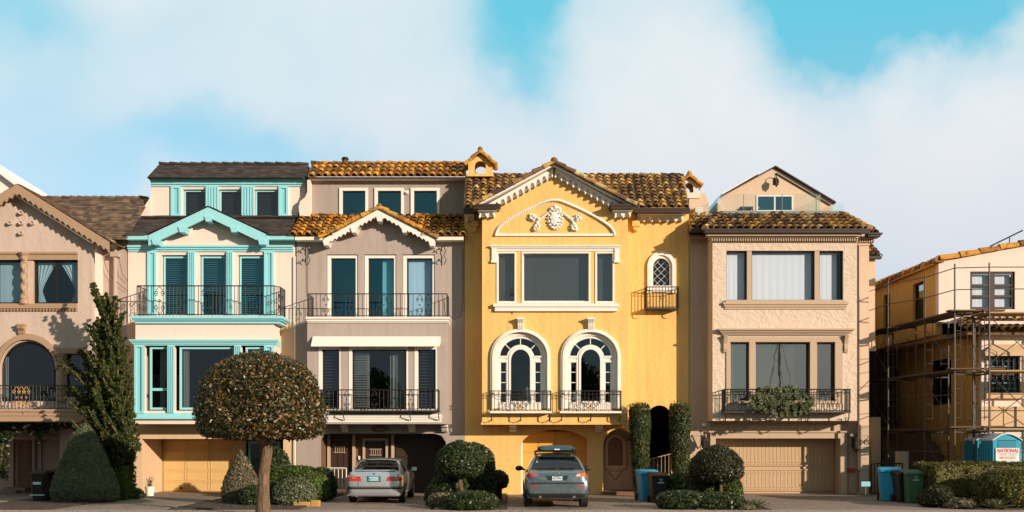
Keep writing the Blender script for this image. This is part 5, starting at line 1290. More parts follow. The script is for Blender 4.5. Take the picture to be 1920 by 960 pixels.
# side wall (plane x = 16) with window openings, as plates turned into YZ
def side_plate(root, name, X, outer, holes, th, mat):
    mb = MB().wplate([outer]+holes, 0, th); mb.v = [(X+b, a, c) for a, b, c in mb.v]; mb.f = [tuple(reversed(f)) for f in mb.f]; return obj(name, mb, M[mat], root)
dA, dB = sp_(1731), sp_(1711); zA = lambda py, dd: EYE+(HORIZON-py)/SCALE*(DIST+dd)/DIST
wz1, wz0 = zA(526, dA), zA(597, dA)
side_plate(h, 'side_wall', XC, [(1.8, 6.0), (8.6, 6.0), (8.6, zc_-.15), (1.8, zc_-.15)], [[(dA, wz0), (dB, wz0), (dB, wz1), (dA, wz1)], [(6.6, wz0), (7.4, wz0), (7.4, wz1), (6.6, wz1)]], .25, 'shade_ochre')
for a, b in ((dA, dB), (6.6, 7.4)):
    f = MB().wplate([[(a, wz0), (b, wz0), (b, wz1), (a, wz1)], [(a+.08, wz0+.08), (b-.08, wz0+.08), (b-.08, wz1-.08), (a+.08, wz1-.08)]], .1, .18); f.v = [(XC+q, p, r_) for p, q, r_ in f.v]
    wn = obj('window', f, M['darkwood'], h); obj('pane', MB().add([(XC+.13, a+.08, wz0+.08), (XC+.13, b-.08, wz0+.08), (XC+.13, b-.08, wz1-.08), (XC+.13, a+.08, wz1-.08)], [(0, 3, 2, 1)]), M['dark_glass'], wn)
obj('room', MB().box(XC+1.25, 24, 2.6, 8.5, 2.9, 8.3).box(17.6, 24, 1.0, 2.59, 1.5, 5.9), M['dark'], h)
mb = MB(); mb.box(XC+.25, 26, 8.6, 12, 0, zc_-.2); mb.box(13.7, 15.99, 8.9, 12, 0, PZ(540, 8)); obj('rear_wall', mb, M['shade_ochre'], h)
rm = MB(); cap_run(rm, (XC+.02, 1.45, zc_+.0), (PX(2060, 1.5), 1.45, PZ(432, 1.5)), .14, .72); cap_run(rm, (XC-.02, 1.4, zc_-.05), (XC-.15, 8.7, zc_-.05), .16, .5)
rm.prism([(XC-.2, 1.55, zc_-.12), (XC-.2, 8.7, zc_-.12), (26, 8.7, zc_+1.5), (26, 1.55, zc_+1.5)], (0, 0, -.06))
obj('roof', rm, M['tile_o'], h)
window(h, 1819, 509, 1903, 580, 1.5, 5, 'darkwood', 'clear_glass', cols=2, rows=3, mull=4, back=('sheet', 'curtain_lt', 0, 1, 0), inset=.06)
obj('window_mullion', MB().pb(1857, 512, 1866, 578, 1.54, 1.66, 1.5), M['darkwood'], h)
# lower volume
zl = 6.05
wl = [rect(1855, 667, 1913, 736)]
wall(h, 'lower_front', [(1840, 930), (1840, 602), (2060, 602), (2060, 930)], wl, 0, M['cream'], .25)
side_plate(h, 'lower_side', XQ+.02, [(.25, -.03), (8.6, -.03), (8.6, 5.95), (.25, 5.95)], [[(2.6, 3.4), (4.6, 3.4), (4.6, 5.2), (2.6, 5.2)]], .25, 'shade_ochre')
f = MB().wplate([[(2.6, 3.4), (4.6, 3.4), (4.6, 5.2), (2.6, 5.2)], [(2.7, 3.5), (4.5, 3.5), (4.5, 5.1), (2.7, 5.1)]], .08, .16); f.v = [(XQ+.02+q, p, r_) for p, q, r_ in f.v]; wn = obj('window', f, M['darkwood'], h); obj('pane', MB().add([(XQ+.13, 2.68, 3.48), (XQ+.13, 4.52, 3.48), (XQ+.13, 4.52, 5.12), (XQ+.13, 2.68, 5.12)], [(0, 3, 2, 1)]), M['dark_glass'], wn)
obj('soffit', MB().box(XC+.26, XQ, 1.85, 8.6, 5.85, 6.0), M['shade_ochre'], h)
rm = MB(); tile_field(rm, (XQ-.75, -.5, 5.95), (26, -.5, 5.95), (26, 1.48, 6.55), (XQ-.2, 1.48, 6.55), .27, .38, .11); rm.box(XQ-.7, 26, -.45, 1.45, 5.78, 5.92); obj('eave_roof', rm, M['tile_b'], h)
window(h, 1855, 667, 1913, 736, 0, 3, 'darkwood', 'clear_glass', cols=2, rows=2, mull=3, back=('blind', 'signblue', 0), pitch=.2, inset=.12)
gb = MB()
for i in range(6): x = PX(1858+i*10.5, -.12); gb.tube([(x, -.12, PZ(738, -.12)), (x, -.12, PZ(662, -.12))], .025, 6); gb.ball((x, -.12, PZ(683, -.12)), .04, .04, .09, 6, 5)
for yy in (668, 708, 733): gb.tube([(PX(1854, -.12), -.12, PZ(yy, -.12)), (PX(1916, -.12), -.12, PZ(yy, -.12))], .014, 4)
obj('window_grille', gb, M['iron'], h)
mb = MB(); mb.pb(1848, 661, 1925, 667, -.35, 0, -.35); mb.prism([(PX(1846, -.3), -.35, PZ(661, -.35)), (PX(1930, -.3), -.35, PZ(661, -.35)), (PX(1918, 0), 0, PZ(646, 0)), (PX(1862, 0), 0, PZ(646, 0))], (0, .02, .03)); mb.pb(1850, 737, 1925, 747, -.2, 0, -.2); obj('window_hood', mb, M['cream_low'], h)
mb = MB(); mb.pb(1840, 762, 2000, 800, -.5, -.002, -.5); obj('balcony_apron', mb, M['cream_low'], h)
mb = MB(); mb.tube([(PX(1868, 1), 1.5, PZ(462, 1.5)), (PX(1930, 1), 1.5, PZ(432, 1.5))], .03, 5); mb.tube([(PX(1905, 1), 1.5, PZ(444, 1.5)), (PX(1905, 1), 1.5, PZ(460, 1.5))], .02, 5); obj('roof_rail', mb, M['gutter'], h)
# entry stair between the two houses
s = thing('entry_stair', 'dark outdoor stair with iron handrails climbing between the tan house and the scaffolded house', 'stairs', (15, 2, 0))
mb = MB()
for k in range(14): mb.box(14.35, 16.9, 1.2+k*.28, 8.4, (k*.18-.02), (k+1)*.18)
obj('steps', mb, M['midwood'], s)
obj('stair_pier', MB().box(14.25, 14.6, .8, 1.2, 0, 1.6).box(13.85, 14.2, 2.6, 3.0, 0, 2.9), M['tan_trim'], s)
mb = MB()
for i in range(16):
    t = i/15; y = 1.2+4.2*(1-t); z0 = 2.7*(1-t)+.25; x = 14.35
    mb.tube([(x, y, z0-.1), (x, y, z0+.95)], .018, 4)
mb.tube([(14.35, 5.4, 3.9), (14.35, 1.2, 1.2)], .03, 5); mb.tube([(14.35, 5.4, 3.1), (14.35, 1.2, .4)], .02, 5)
obj('handrail', mb, M['iron'], s)
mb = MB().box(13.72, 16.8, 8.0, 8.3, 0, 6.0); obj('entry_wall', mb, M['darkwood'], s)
fz = thing('iron_fence', 'short dark iron fence behind the blue and green bins', 'fence', (PX(1660, .3), .3, 0))
railing(fz, [(PX(1634, .3), .3), (PX(1692, .3), .3)], .05, PZ(869, .3), .11, .016, ())

# ------------------------------------------------------------------ scaffolding
sc = thing('scaffolding', 'steel tube scaffolding with timber planks around the cream house with the shaded side', 'scaffold', (16, -1, 0))
M['steel'] = metal('scaffold_steel', (.085, .075, .065), .5, .5); M['plank'] = paint('scaffold_plank', (.42, .27, .12), .85, .15); M['plank_d'] = paint('old_plank', (.10, .065, .04), .9, .2)
def frame(P, Q, z0, z1, first=False):
    """one walk-through frame standing between ground points P and Q"""
    (xa, ya), (xb, yb) = P, Q; mb = MB()
    mb.tube([(xa, ya, z0), (xa, ya, z1)], .034, 6); mb.tube([(xb, yb, z0), (xb, yb, z1)], .034, 6); mb.tube([(xa, ya, z1-.05), (xb, yb, z1-.05)], .03, 6)
    for s in (.3, .7):
        pass
    ux, uy = xb-xa, yb-ya
    for t in (.32, .68): mb.tube([(xa+ux*t, ya+uy*t, z1-.05), (xa+ux*t, ya+uy*t, z0+.35)], .014, 5)
    for q in range(3):
        z = z0+.45+q*.5; mb.tube([(xa, ya, z), (xa+ux*.32, ya+uy*.32, z)], .012, 5); mb.tube([(xa+ux*.68, ya+uy*.68, z), (xb, yb, z)], .012, 5)
    return obj('scaffold_frame', mb, M['steel'], sc)
lv = [0, 2.35, 4.35, 6.35]
front = [((16.35, -1.9), (16.35, -.75)), ((18.2, -1.9), (18.2, -.75)), ((20.6, -1.9), (20.6, -.75))]
sidef = [((14.35, 2.2), (15.4, 2.2)), ((14.35, 4.6), (15.4, 4.6)), ((14.4, 7.0), (15.4, 7.0))]
corner = [((15.25, -1.7), (15.25+.9, -1.1)), ((15.05, .4), (15.9, .4))]
for P, Q in front+sidef+corner:
    for a, b in zip(lv, lv[1:]): frame(P, Q, a, b)
def upright(x, y, z0, z1, r=.03): return obj('upright', MB().tube([(x, y, z0), (x, y, z1)], r, 6), M['steel'], sc)
for x, y in ((16.35, -1.9), (18.2, -1.9), (15.25, -1.7), (15.05, .4), (14.35, 2.2), (14.35, 4.6)): upright(x, y, 6.3, 8.1)
def bar(a, b, r=.018, name='guard_rail'): return obj(name, MB().tube([a, b], r, 5), M['steel'], sc)
for z in (7.2, 7.95):
    bar((15.25, -1.7, z), (16.35, -1.9, z)); bar((16.35, -1.9, z), (22, -1.9, z)); bar((15.25, -1.7, z), (15.05, .4, z)); bar((15.05, .4, z), (14.35, 2.2, z)); bar((14.35, 2.2, z), (14.35, 7.4, z))
for a, b in zip(lv, lv[1:]):
    bar((16.35, -1.9, b-.1), (18.2, -1.9, a+.2), .015, 'cross_brace'); bar((18.2, -1.9, b-.1), (20.6, -1.9, a+.2), .015, 'cross_brace'); bar((16.35, -1.9, a+.3), (18.2, -1.9, b-.3), .015, 'cross_brace')
    bar((14.35, 2.2, b-.2), (14.35, 4.6, a+.2), .015, 'cross_brace'); bar((14.35, 2.2, a+.2), (14.35, 4.6, b-.2), .015, 'cross_brace'); bar((15.05, .4, b-.3), (15.25, -1.7, a+.3), .015, 'cross_brace')
    bar((16.35, -1.9, b-.75), (22, -1.9, b-.75)); bar((15.25, -1.7, b-.75), (14.35, 4.6, b-.75))
for z, m_, off_ in ((2.38, 'plank', 0), (4.38, 'plank', .0), (6.38, 'plank', 0)):
    for k in range(3): obj('plank', MB().box(16.2, 22, -1.85+k*.37, -1.53+k*.37, z, z+.05), M[m_], sc)
    for k in range(3): obj('plank', MB().beam((15.15+k*.3, -1.7, z+.03), (14.5+k*.3, 7.3, z+.03), .26, .05), M['plank_d'], sc)
    obj('plank', MB().beam((15.0, -1.75, z+.09), (17.0, -1.5, z+.12), .3, .05), M['plank_d'], sc)
obj('debris_sheet', MB().box(15.3, 16.3, -1.6, -.4, 6.46, 6.5).prism([(16, -1.7, 6.5), (17.1, -1.75, 6.55), (16.9, -1.6, 6.62), (16.3, -1.4, 6.6)], (0, .3, .02)), M['plank_d'], sc)
# ================================================================== vehicles
def catmull(keys, xs):
    """keys: list of (x, v1, v2 ...) -> interpolated rows at xs (monotone-ish)"""
    K = keys; out = []
    for x in xs:
        i = 0
        while i < len(K)-2 and x > K[i+1][0]: i += 1
        a, b = K[i], K[i+1]; p = K[max(0, i-1)]; n = K[min(len(K)-1, i+2)]
        h = b[0]-a[0]; t = min(1, max(0, (x-a[0])/h)); row = []
        for j in range(1, len(a)):
            m0 = (b[j]-p[j])/max(1e-6, b[0]-p[0])*h if i > 0 else (b[j]-a[j]); m1 = (n[j]-a[j])/max(1e-6, n[0]-a[0])*h if i < len(K)-2 else (b[j]-a[j])
            if (b[j]-a[j])*m0 <= 0: m0 = 0
            if (b[j]-a[j])*m1 <= 0: m1 = 0
            row.append((2*t**3-3*t*t+1)*a[j]+(t**3-2*t*t+t)*m0+(-2*t**3+3*t*t)*b[j]+(t**3-t*t)*m1)
        out.append(row)
    return out
class Car:
    """body lofted along its length: y=0 is the tail; keys rows: y, zbottom, zshoulder, wshoulder, ztop, wtop"""
    def __init__(s, root, keys, paint_mat, L, x0, y0):
        s.root = root; s.x0, s.y0 = x0, y0
        ys = [L*(i/110)**1.15 for i in range(111)]
        rows = catmull(keys, ys); NR = 26; vs = []; fs = []
        for y, (zb, zs, ws, zt, wt) in zip(ys, rows):
            cp = [(0, zb), (ws*.80, zb), (ws*.93, zb+.06), (ws*.985, zb+(zs-zb)*.45), (ws, zb+(zs-zb)*.72), (ws*.975, zs), (ws*.93, zs+(zt-zs)*.08), (wt+(ws*.93-wt)*.18, zs+(zt-zs)*.84), (wt*.93, zt-(zt-zs)*.05-.005), (wt*.55, zt-.0), (0, zt+.012)]
            half = []
            for i in range(len(cp)-1):
                a, b = cp[i], cp[i+1]; p = cp[max(0, i-1)]; n = cp[min(len(cp)-1, i+2)]
                for k in range(4):
                    t = k/4; half.append(tuple((2*t**3-3*t*t+1)*a[j]+(t**3-2*t*t+t)*(b[j]-p[j])*.35+(-2*t**3+3*t*t)*b[j]+(t**3-t*t)*(n[j]-a[j])*.35 for j in (0, 1)))
            half.append(cp[-1])
            ring = half+[(-x, z) for x, z in half[-2:0:-1]]; NR = len(ring)
            vs += [(x0+x, y0+y, z) for x, z in ring]
        for i in range(len(ys)-1):
            for k in range(NR): fs.append((i*NR+k, (i+1)*NR+k, (i+1)*NR+(k+1) % NR, i*NR+(k+1) % NR))
        # domed end caps
        for e, yy, sg in ((0, -1, 1), (len(ys)-1, 1, -1)):
            base = [Vector(v) for v in vs[e*NR:(e+1)*NR]]; c = sum(base, Vector())/NR; prev = e*NR
            for sc_, dy in ((.86, .014), (.6, .028), (.3, .034), (.02, .036)):
                o = len(vs); vs += [tuple(c+(b-c)*sc_+Vector((0, yy*dy, 0))) for b in base]
                for k in range(NR):
                    q = (prev+k, prev+(k+1) % NR, o+(k+1) % NR, o+k); fs.append(q if sg > 0 else q[::-1])
                prev = o
        m = MB(); m.v, m.f = vs, fs
        s.body = obj('body', m, paint_mat, root, smooth=True); s.bvh = BVHTree.FromPolygons(vs, fs)
    def ray(s, o, d):
        h = s.bvh.ray_cast(Vector(o), Vector(d)); return h[0]
    def patch(s, name, quad, axis, mat, parent=None, nu=14, nv=8, off=.006, th=0, mirror=False):
        """quad: 4 corners; axis 'y' -> (x,z) seen from behind; '+x'/'-x' -> (y,z) seen from a side; pressed onto the body"""
        m = MB(); ok = True
        for i in range(nu+1):
            for j in range(nv+1):
                u, v = i/nu, j/nv; a = Vector(quad[0]).lerp(Vector(quad[1]), u); b = Vector(quad[3]).lerp(Vector(quad[2]), u); p = a.lerp(b, v)
                if axis == 'y': o, d = (s.x0+p[0], s.y0-2, p[1]), (0, 1, 0)
                elif axis == 'z': o, d = (s.x0+p[0], s.y0+p[1], 4), (0, 0, -1)
                else:
                    sg = 1 if axis == '+x' else -1; o, d = (s.x0+sg*3, s.y0+p[0], p[1]), (-sg, 0, 0)
                h = s.ray(o, d)
                if h is None: h = Vector(m.v[-1]) if m.v else Vector((o[0], s.y0, o[2])); hh = h
                else: hh = h-Vector(d)*off
                m.v.append(tuple(hh))
        for i in range(nu):
            for j in range(nv): q = (i*(nv+1)+j, (i+1)*(nv+1)+j, (i+1)*(nv+1)+j+1, i*(nv+1)+j+1); m.f.append(q if axis in ('y', '-x') else q)
        return obj(name, m, mat, parent or s.root, smooth=True)
def wheel(root, X, Y, r, wdt, sg, rimmat):
    m = MB(); n = 28; prof = [(r*.62, wdt/2-.01), (r*.66, wdt/2+.0), (r*.93, wdt/2), (r, wdt/2-.035), (r, -wdt/2+.035), (r*.93, -wdt/2), (r*.62, -wdt/2)]
    for rr, x in prof: m.v += [(X+sg*x, Y+rr*math.cos(2*PI*k/n), r+rr*math.sin(2*PI*k/n)) for k in range(n)]
    m.f = [(i*n+k, i*n+(k+1) % n, (i+1)*n+(k+1) % n, (i+1)*n+k) for i in range(len(prof)-1) for k in range(n)]
    w_ = obj('wheel', m, M['rubber'], root, smooth=False)
    q = MB(); xo = wdt/2-.02
    q.v += [(X+sg*(xo-.03), Y+r*.63*math.cos(2*PI*k/n), r+r*.63*math.sin(2*PI*k/n)) for k in range(n)]; q.f.append(tuple(range(n)))
    for k in range(5):
        a = 2*PI*k/5+.3; q.beam((X+sg*(xo-.01), Y+.03*math.cos(a), r+.03*math.sin(a)), (X+sg*(xo), Y+r*.62*math.cos(a), r+r*.62*math.sin(a)), .05, .07, (1, 0, 0))
    q.tube([(X+sg*xo, Y+r*.62*math.cos(2*PI*k/n), r+r*.62*math.sin(2*PI*k/n)) for k in range(n+1)], .014, 5)
    q.tube([(X+sg*(xo-.04), Y, r), (X+sg*(xo+.005), Y, r)], .06, 10)
    obj('rim', q, rimmat, w_)
M['rubber'] = paint('tyre_rubber', (.015, .014, .013), .85, grime=0); M['rim'] = metal('alloy', (.45, .45, .45), .35)
M['chrome'] = metal('chrome', (.7, .72, .74), .15); M['plastic'] = paint('black_plastic', (.02, .02, .02), .55, grime=0)
def carpaint(name, c, met=.75, rough=.32):
    m, N, b, o = newmat(name); b.inputs['Base Color'].default_value = tuple(c)+(1,); b.inputs['Metallic'].default_value = met; b.inputs['Roughness'].default_value = rough
    b.inputs['Coat Weight'].default_value = 1; b.inputs['Coat Roughness'].default_value = .06
    d = N.ramp(N.noise(pos(N), 5, 5, .7), [(.4, (rough,)*3), (.75, (rough+.2,)*3)]); N.link(d, b.inputs['Roughness']); return m
M['silver'] = carpaint('silver_car_paint', (.56, .60, .62), .65, .28); M['slatepaint'] = carpaint('grey_blue_car_paint', (.18, .25, .28), .8, .26)
def lens(name, c, rough=.12):
    m, N, b, o = newmat(name); b.inputs['Base Color'].default_value = tuple(c)+(1,); b.inputs['Roughness'].default_value = rough; b.inputs['Coat Weight'].default_value = 1
    v = N.add('ShaderNodeTexChecker'); v.inputs['Scale'].default_value = 60; N.link(pos(N), v.inputs['Vector'])
    N.link(N.mix(v.outputs[1], c, tuple(x*.7 for x in c)), b.inputs['Base Color']); return m
M['redlens'] = lens('red_lens', (.55, .03, .012)); M['orangelens'] = lens('orange_lens', (.75, .16, .015)); M['clearlens'] = lens('clear_lens', (.75, .62, .5))
M['plate'] = paint('licence_plate', (.50, .68, .70), .4, grime=0); M['plateink'] = paint('plate_ink', (.015, .07, .16), .5, grime=0); M['plate_teal'] = paint('teal_plate', (.06, .42, .50), .4, grime=0)

# silver sedan
cx, cy = (702.5-960)/58.9, -4.6
c1 = thing('parked_car', 'older silver sedan with wide red tail lamps, parked before the grey house', 'car', (cx, cy+2.3, 0), 'cars parked in the driveways')
K = [(0, .34, .78, .76, .93, .66), (.05, .26, .84, .84, 1.0, .73), (.16, .23, .89, .875, 1.02, .78), (.5, .21, .92, .895, 1.03, .78), (.85, .21, .93, .90, 1.14, .72), (1.25, .21, .94, .905, 1.35, .64), (1.6, .21, .94, .905, 1.41, .60), (2.3, .21, .94, .905, 1.43, .59), (2.9, .21, .93, .90, 1.36, .60), (3.35, .21, .92, .90, 1.12, .70), (3.6, .21, .90, .895, 1.01, .76), (4.3, .22, .85, .87, .93, .74), (4.6, .26, .76, .80, .84, .66), (4.72, .34, .66, .70, .72, .58)]
c = Car(c1, K, M['silver'], 4.72, cx, cy)
rw = c.patch('rear_window', [(-.70, 1.065), (.70, 1.065), (.56, 1.375), (-.56, 1.375)], 'y', M['car_glass'], nu=24, nv=12)
c.patch('rear_window_seal', [(-.73, 1.045), (.73, 1.045), (.585, 1.39), (-.585, 1.39)], 'y', M['plastic'], nu=24, nv=12, off=.002)
obj('interior', MB().box(cx-.55, cx+.55, cy+1.35, cy+3.0, .9, 1.25), M['plastic'], c1)
for s in (-1, 1):
    sgn = '+x' if s > 0 else '-x'
    c.patch('side_window', [(1.18, .985), (3.25, .985), (2.65, 1.33), (1.50, 1.33)], sgn, M['car_glass'], nu=20, nv=6)
    obj('window_pillar', MB().beam((cx+s*.86, cy+2.15, .97), (cx+s*.655, cy+2.15, 1.36), .07, .03, (0, 1, 0)), M['plastic'], c1)
    t = c.patch('tail_lamp', [(s*.40, .73), (s*.855, .73), (s*.83, .875), (s*.43, .875)] if s > 0 else [(-.855, .73), (-.40, .73), (-.43, .875), (-.83, .875)], 'y', M['redlens'], nu=12, nv=5, off=.012)
    c.patch('lamp_segment', [(s*.66-.045, .80), (s*.66+.10, .80), (s*.66+.09, .865), (s*.66-.045, .865)], 'y', M['orangelens'], t, 6, 4, .016)
    c.patch('lamp_wrap', [(.02, .74), (.30, .76), (.26, .87), (.03, .87)], sgn, M['redlens'], t, 6, 4, .01)
    c.patch('bumper_side_strip', [(.02, .475), (.62, .475), (.62, .535), (.02, .535)], sgn, M['plastic'], nu=10, nv=2, off=.012)
    m = MB().box(cx+s*.90, cx+s*1.08, cy+3.0, cy+3.08, .96, 1.09); m.box(cx+s*.86, cx+s*.93, cy+3.02, cy+3.06, .97, 1.0); obj('wing_mirror', m, M['silver'], c1, bevel=.03)
    for yy in (.92, 3.75):
        c.patch('wheel_arch', [(yy-.36, .22), (yy+.36, .22), (yy+.30, .66), (yy-.30, .66)], sgn, M['plastic'], nu=10, nv=6, off=.004)
        wheel(c1, cx+s*.80, cy+yy, .315, .2, s, M['rim'])
c.patch('bumper_strip', [(-.87, .475), (.87, .475), (.86, .54), (-.86, .54)], 'y', M['plastic'], nu=24, nv=3, off=.02)
c.patch('bumper', [(-.86, .27), (.86, .27), (.87, .47), (-.87, .47)], 'y', M['silver'], nu=24, nv=4, off=.025)
c.patch('bumper_shadow_gap', [(-.83, .555), (.83, .555), (.83, .567), (-.83, .567)], 'y', M['plastic'], nu=20, nv=1, off=.004)
for x in (-.50, .50): c.patch('boot_seam', [(x-.006, .58), (x+.006, .58), (x+.006, .73), (x-.006, .73)], 'y', M['plastic'], nu=1, nv=6, off=.004)
mb = MB(); n = 20; pf = []
for i in range(n+1):
    u = -1+2*i/n; x = cx+u*.74; dz = -.07*max(0, abs(u)-.86)/.14; yb = cy+.10+.05*u*u
    pf.append([(x, yb, 1.065+dz), (x, yb+.02, 1.085+dz), (x, yb+.24, 1.07+dz), (x, yb+.24, 1.035+dz), (x, yb+.03, 1.035+dz)])
for i in range(n):
    b = len(mb.v); mb.v += pf[i]+pf[i+1]; mb.f += [(b+k, b+(k+1) % 5, b+5+(k+1) % 5, b+5+k) for k in range(5)]
    if i == 0: mb.f.append((b+4, b+3, b+2, b+1, b))
    if i == n-1: mb.f.append((b+5, b+6, b+7, b+8, b+9))
obj('spoiler', mb, M['silver'], c1, smooth=False)
hy = c.ray((cx, cy-2, .80), (0, 1, 0)).y
pl = obj('licence_plate', MB().box(cx-.17, cx+.17, hy-.03, hy-.006, .735, .875), M['plate_teal'], c1)
obj('plate_field', MB().box(cx-.13, cx+.13, hy-.034, hy-.03, .752, .852), M['plate'], pl); txt(pl, '4DRV317', .075, (cx, hy-.036, .80), mat='plateink', name='plate_number')
obj('plate_recess', MB().box(cx-.21, cx+.21, hy-.008, hy+.02, .71, .885), M['plastic'], c1)
hy = c.ray((cx, cy-2, .955), (0, 1, 0)).y; mb = MB(); mb.lathe((0, 0, 0), [(.034, 0), (.034, .012), (.02, .02)], 16); mb.v = [(cx+a, hy-q+.004, .955+b) for a, b, q in mb.v]; obj('round_badge', mb, M['plateink'], c1)
obj('exhaust', MB().tube([(cx-.55, cy-.02, .25), (cx-.55, cy+.3, .25)], .035, 8), M['chrome'], c1)
obj('wiper_shelf', MB().box(cx-.5, cx+.5, cy+.9, cy+1.3, .985, 1.0), M['plastic'], c1)

# crossover with ski box
cx, cy = (1045-960)/63.8, -6.95
c2 = thing('parked_car', 'grey-blue crossover with roof rails, parked at the yellow garage arch', 'car', (cx, cy+2.3, 0), 'cars parked in the driveways')
K = [(0, .44, .80, .84, .98, .74), (.05, .36, .86, .91, 1.06, .80), (.15, .31, .94, .945, 1.12, .83), (.4, .28, 1.0, .955, 1.20, .82), (.7, .27, 1.02, .96, 1.40, .74), (1.0, .27, 1.03, .96, 1.54, .66), (1.4, .27, 1.03, .96, 1.60, .63), (2.2, .27, 1.02, .96, 1.63, .62), (2.8, .27, 1.01, .955, 1.56, .63), (3.3, .27, 1.0, .95, 1.30, .70), (3.6, .27, .98, .945, 1.12, .78), (4.4, .28, .92, .91, 1.02, .76), (4.7, .34, .82, .82, .90, .68), (4.82, .42, .7, .72, .76, .58)]
c = Car(c2, K, M['slatepaint'], 4.82, cx, cy)
c.patch('rear_window', [(-.74, 1.165), (.74, 1.165), (.60, 1.50), (-.60, 1.50)], 'y', M['car_glass'], nu=24, nv=12)
c.patch('rear_window_seal', [(-.78, 1.145), (.78, 1.145), (.62, 1.53), (-.62, 1.53)], 'y', M['plastic'], nu=24, nv=12, off=.002)
c.patch('roof_spoiler', [(-.60, 1.53), (.60, 1.53), (.56, 1.575), (-.56, 1.575)], 'y', M['slatepaint'], nu=20, nv=3, off=.10)
c.patch('window_sticker', [(-.60, 1.36), (-.56, 1.36), (-.56, 1.40), (-.60, 1.40)], 'y', M['plate'], nu=2, nv=2, off=.012)
for s in (-1, 1):
    sgn = '+x' if s > 0 else '-x'
    c.patch('side_window', [(1.0, 1.09), (3.15, 1.09), (2.6, 1.5), (1.2, 1.5)], sgn, M['car_glass'], nu=20, nv=6)
    q = [(s*.52, .95), (s*.90, .95), (s*.885, 1.07), (s*.58, 1.04)] if s > 0 else [(-.90, .95), (-.52, .95), (-.58, 1.04), (-.885, 1.07)]
    t = c.patch('tail_lamp', q, 'y', M['orangelens'] if s > 0 else M['redlens'], nu=12, nv=5, off=.012)
    q = [(s*.55, .965), (s*.68, .965), (s*.68, 1.035), (s*.60, 1.03)] if s > 0 else [(-.68, .965), (-.55, .965), (-.60, 1.03), (-.68, 1.035)]
    c.patch('lamp_segment', q, 'y', M['clearlens'] if s > 0 else M['chrome'], t, 6, 4, .017)
    c.patch('lamp_wrap', [(.04, .97), (.36, .99), (.30, 1.07), (.05, 1.06)], sgn, M['redlens'], t, 6, 4, .01)
    c.patch('reflector', [(s*.68-.14, .665), (s*.68+.14, .665), (s*.68+.13, .695), (s*.68-.13, .695)], 'y', M['redlens'], nu=8, nv=2, off=.026)
    m = MB().ball((cx+s*1.10, cy+3.05, 1.12), .13, .07, .085); m.tube([(cx+s*.90, cy+3.08, 1.07), (cx+s*1.02, cy+3.06, 1.09)], .03, 6); obj('wing_mirror', m, M['plastic'], c2, smooth=True)
    rl = MB().tube([(cx+s*.60, cy+1.0, 1.575), (cx+s*.60, cy+1.15, 1.67), (cx+s*.60, cy+2.6, 1.67), (cx+s*.60, cy+2.8, 1.57)], .024, 6); obj('roof_rail', rl, M['plastic'], c2)
    for yy in (.98, 3.85):
        c.patch('wheel_arch', [(yy-.42, .28), (yy+.42, .28), (yy+.34, .80), (yy-.34, .80)], sgn, M['plastic'], nu=10, nv=6, off=.004)
        wheel(c2, cx+s*.84, cy+yy, .37, .25, s, M['rim'])
    c.patch('hatch_seam', [(s*.72-.006, .76), (s*.72+.006, .76), (s*.76+.006, 1.14), (s*.76-.006, 1.14)], 'y', M['plastic'], nu=1, nv=8, off=.004)
c.patch('bumper', [(-.90, .44), (.90, .44), (.905, .735), (-.905, .735)], 'y', M['slatepaint'], nu=24, nv=6, off=.02)
c.patch('bumper_groove', [(-.80, .74), (.80, .74), (.80, .79), (-.80, .79)], 'y', M['plastic'], nu=24, nv=2, off=.006)
c.patch('valance', [(-.82, .34), (.82, .34), (.88, .46), (-.88, .46)], 'y', M['plastic'], nu=20, nv=3, off=.024)
hy = c.ray((cx, cy-2, .92), (0, 1, 0)).y
obj('plate_recess', MB().wplate([[(cx-.28, .845), (cx+.28, .845), (cx+.33, .985), (cx-.33, .985)]], hy-.012, hy+.03), M['plastic'], c2)
obj('plate_garnish', MB().box(cx-.34, cx+.34, hy-.03, hy+.02, .985, 1.0), M['chrome'], c2)
pl = obj('licence_plate', MB().box(cx-.155, cx+.155, hy-.03, hy-.012, .85, .968), M['plate'], c2)
txt(pl, '5ZCM431', .085, (cx, hy-.032, .905), mat='plateink', name='plate_number'); obj('plate_band', MB().box(cx-.09, cx+.07, hy-.033, hy-.03, .948, .962), M['redlens'], pl)
hy = c.ray((cx, cy-2, 1.06), (0, 1, 0)).y
bd = MB(); bd.tube([(cx+.075*math.cos(t*PI/10), hy-.012, 1.06+.035*math.sin(t*PI/10)) for t in range(-4, 15)], .006, 5); bd.tube([(cx-.05, hy-.012, 1.035), (cx, hy-.012, 1.085), (cx+.05, hy-.012, 1.035)], .006, 5); obj('oval_badge', bd, M['chrome'], c2)
obj('wiper', MB().tube([(cx+.02, hy+.02, 1.15), (cx+.05, hy+.09, 1.21)], .014, 5), M['plastic'], c2)
obj('exhaust', MB().tube([(cx-.5, cy-.0, .36), (cx-.5, cy+.3, .36)], .045, 8).tube([(cx+.5, cy-.0, .36), (cx+.5, cy+.3, .36)], .045, 8), M['chrome'], c2)
for yy in (1.25, 2.3): obj('crossbar', MB().tube([(cx-.60, cy+yy, 1.69), (cx+.60, cy+yy, 1.69)], .022, 6), M['plastic'], c2)
sk = thing('ski_carrier', 'pale cyan ski carrier strapped on the roof bars of the crossover', 'roof carrier', (cx, cy+1.3, 1.71))
mb = MB(); n = 14; sec = [(-.46, .02), (-.52, .06), (-.50, .12), (-.42, .155), (.0, .17), (.42, .155), (.50, .12), (.52, .06), (.46, .02)]
for yy, s in ((1.02, .9), (1.06, 1), (2.0, 1), (2.55, 1), (2.6, .9)): mb.v += [(cx+.03+x*s, cy+yy, 1.70+z*(.9+.1*s)) for x, z in sec]
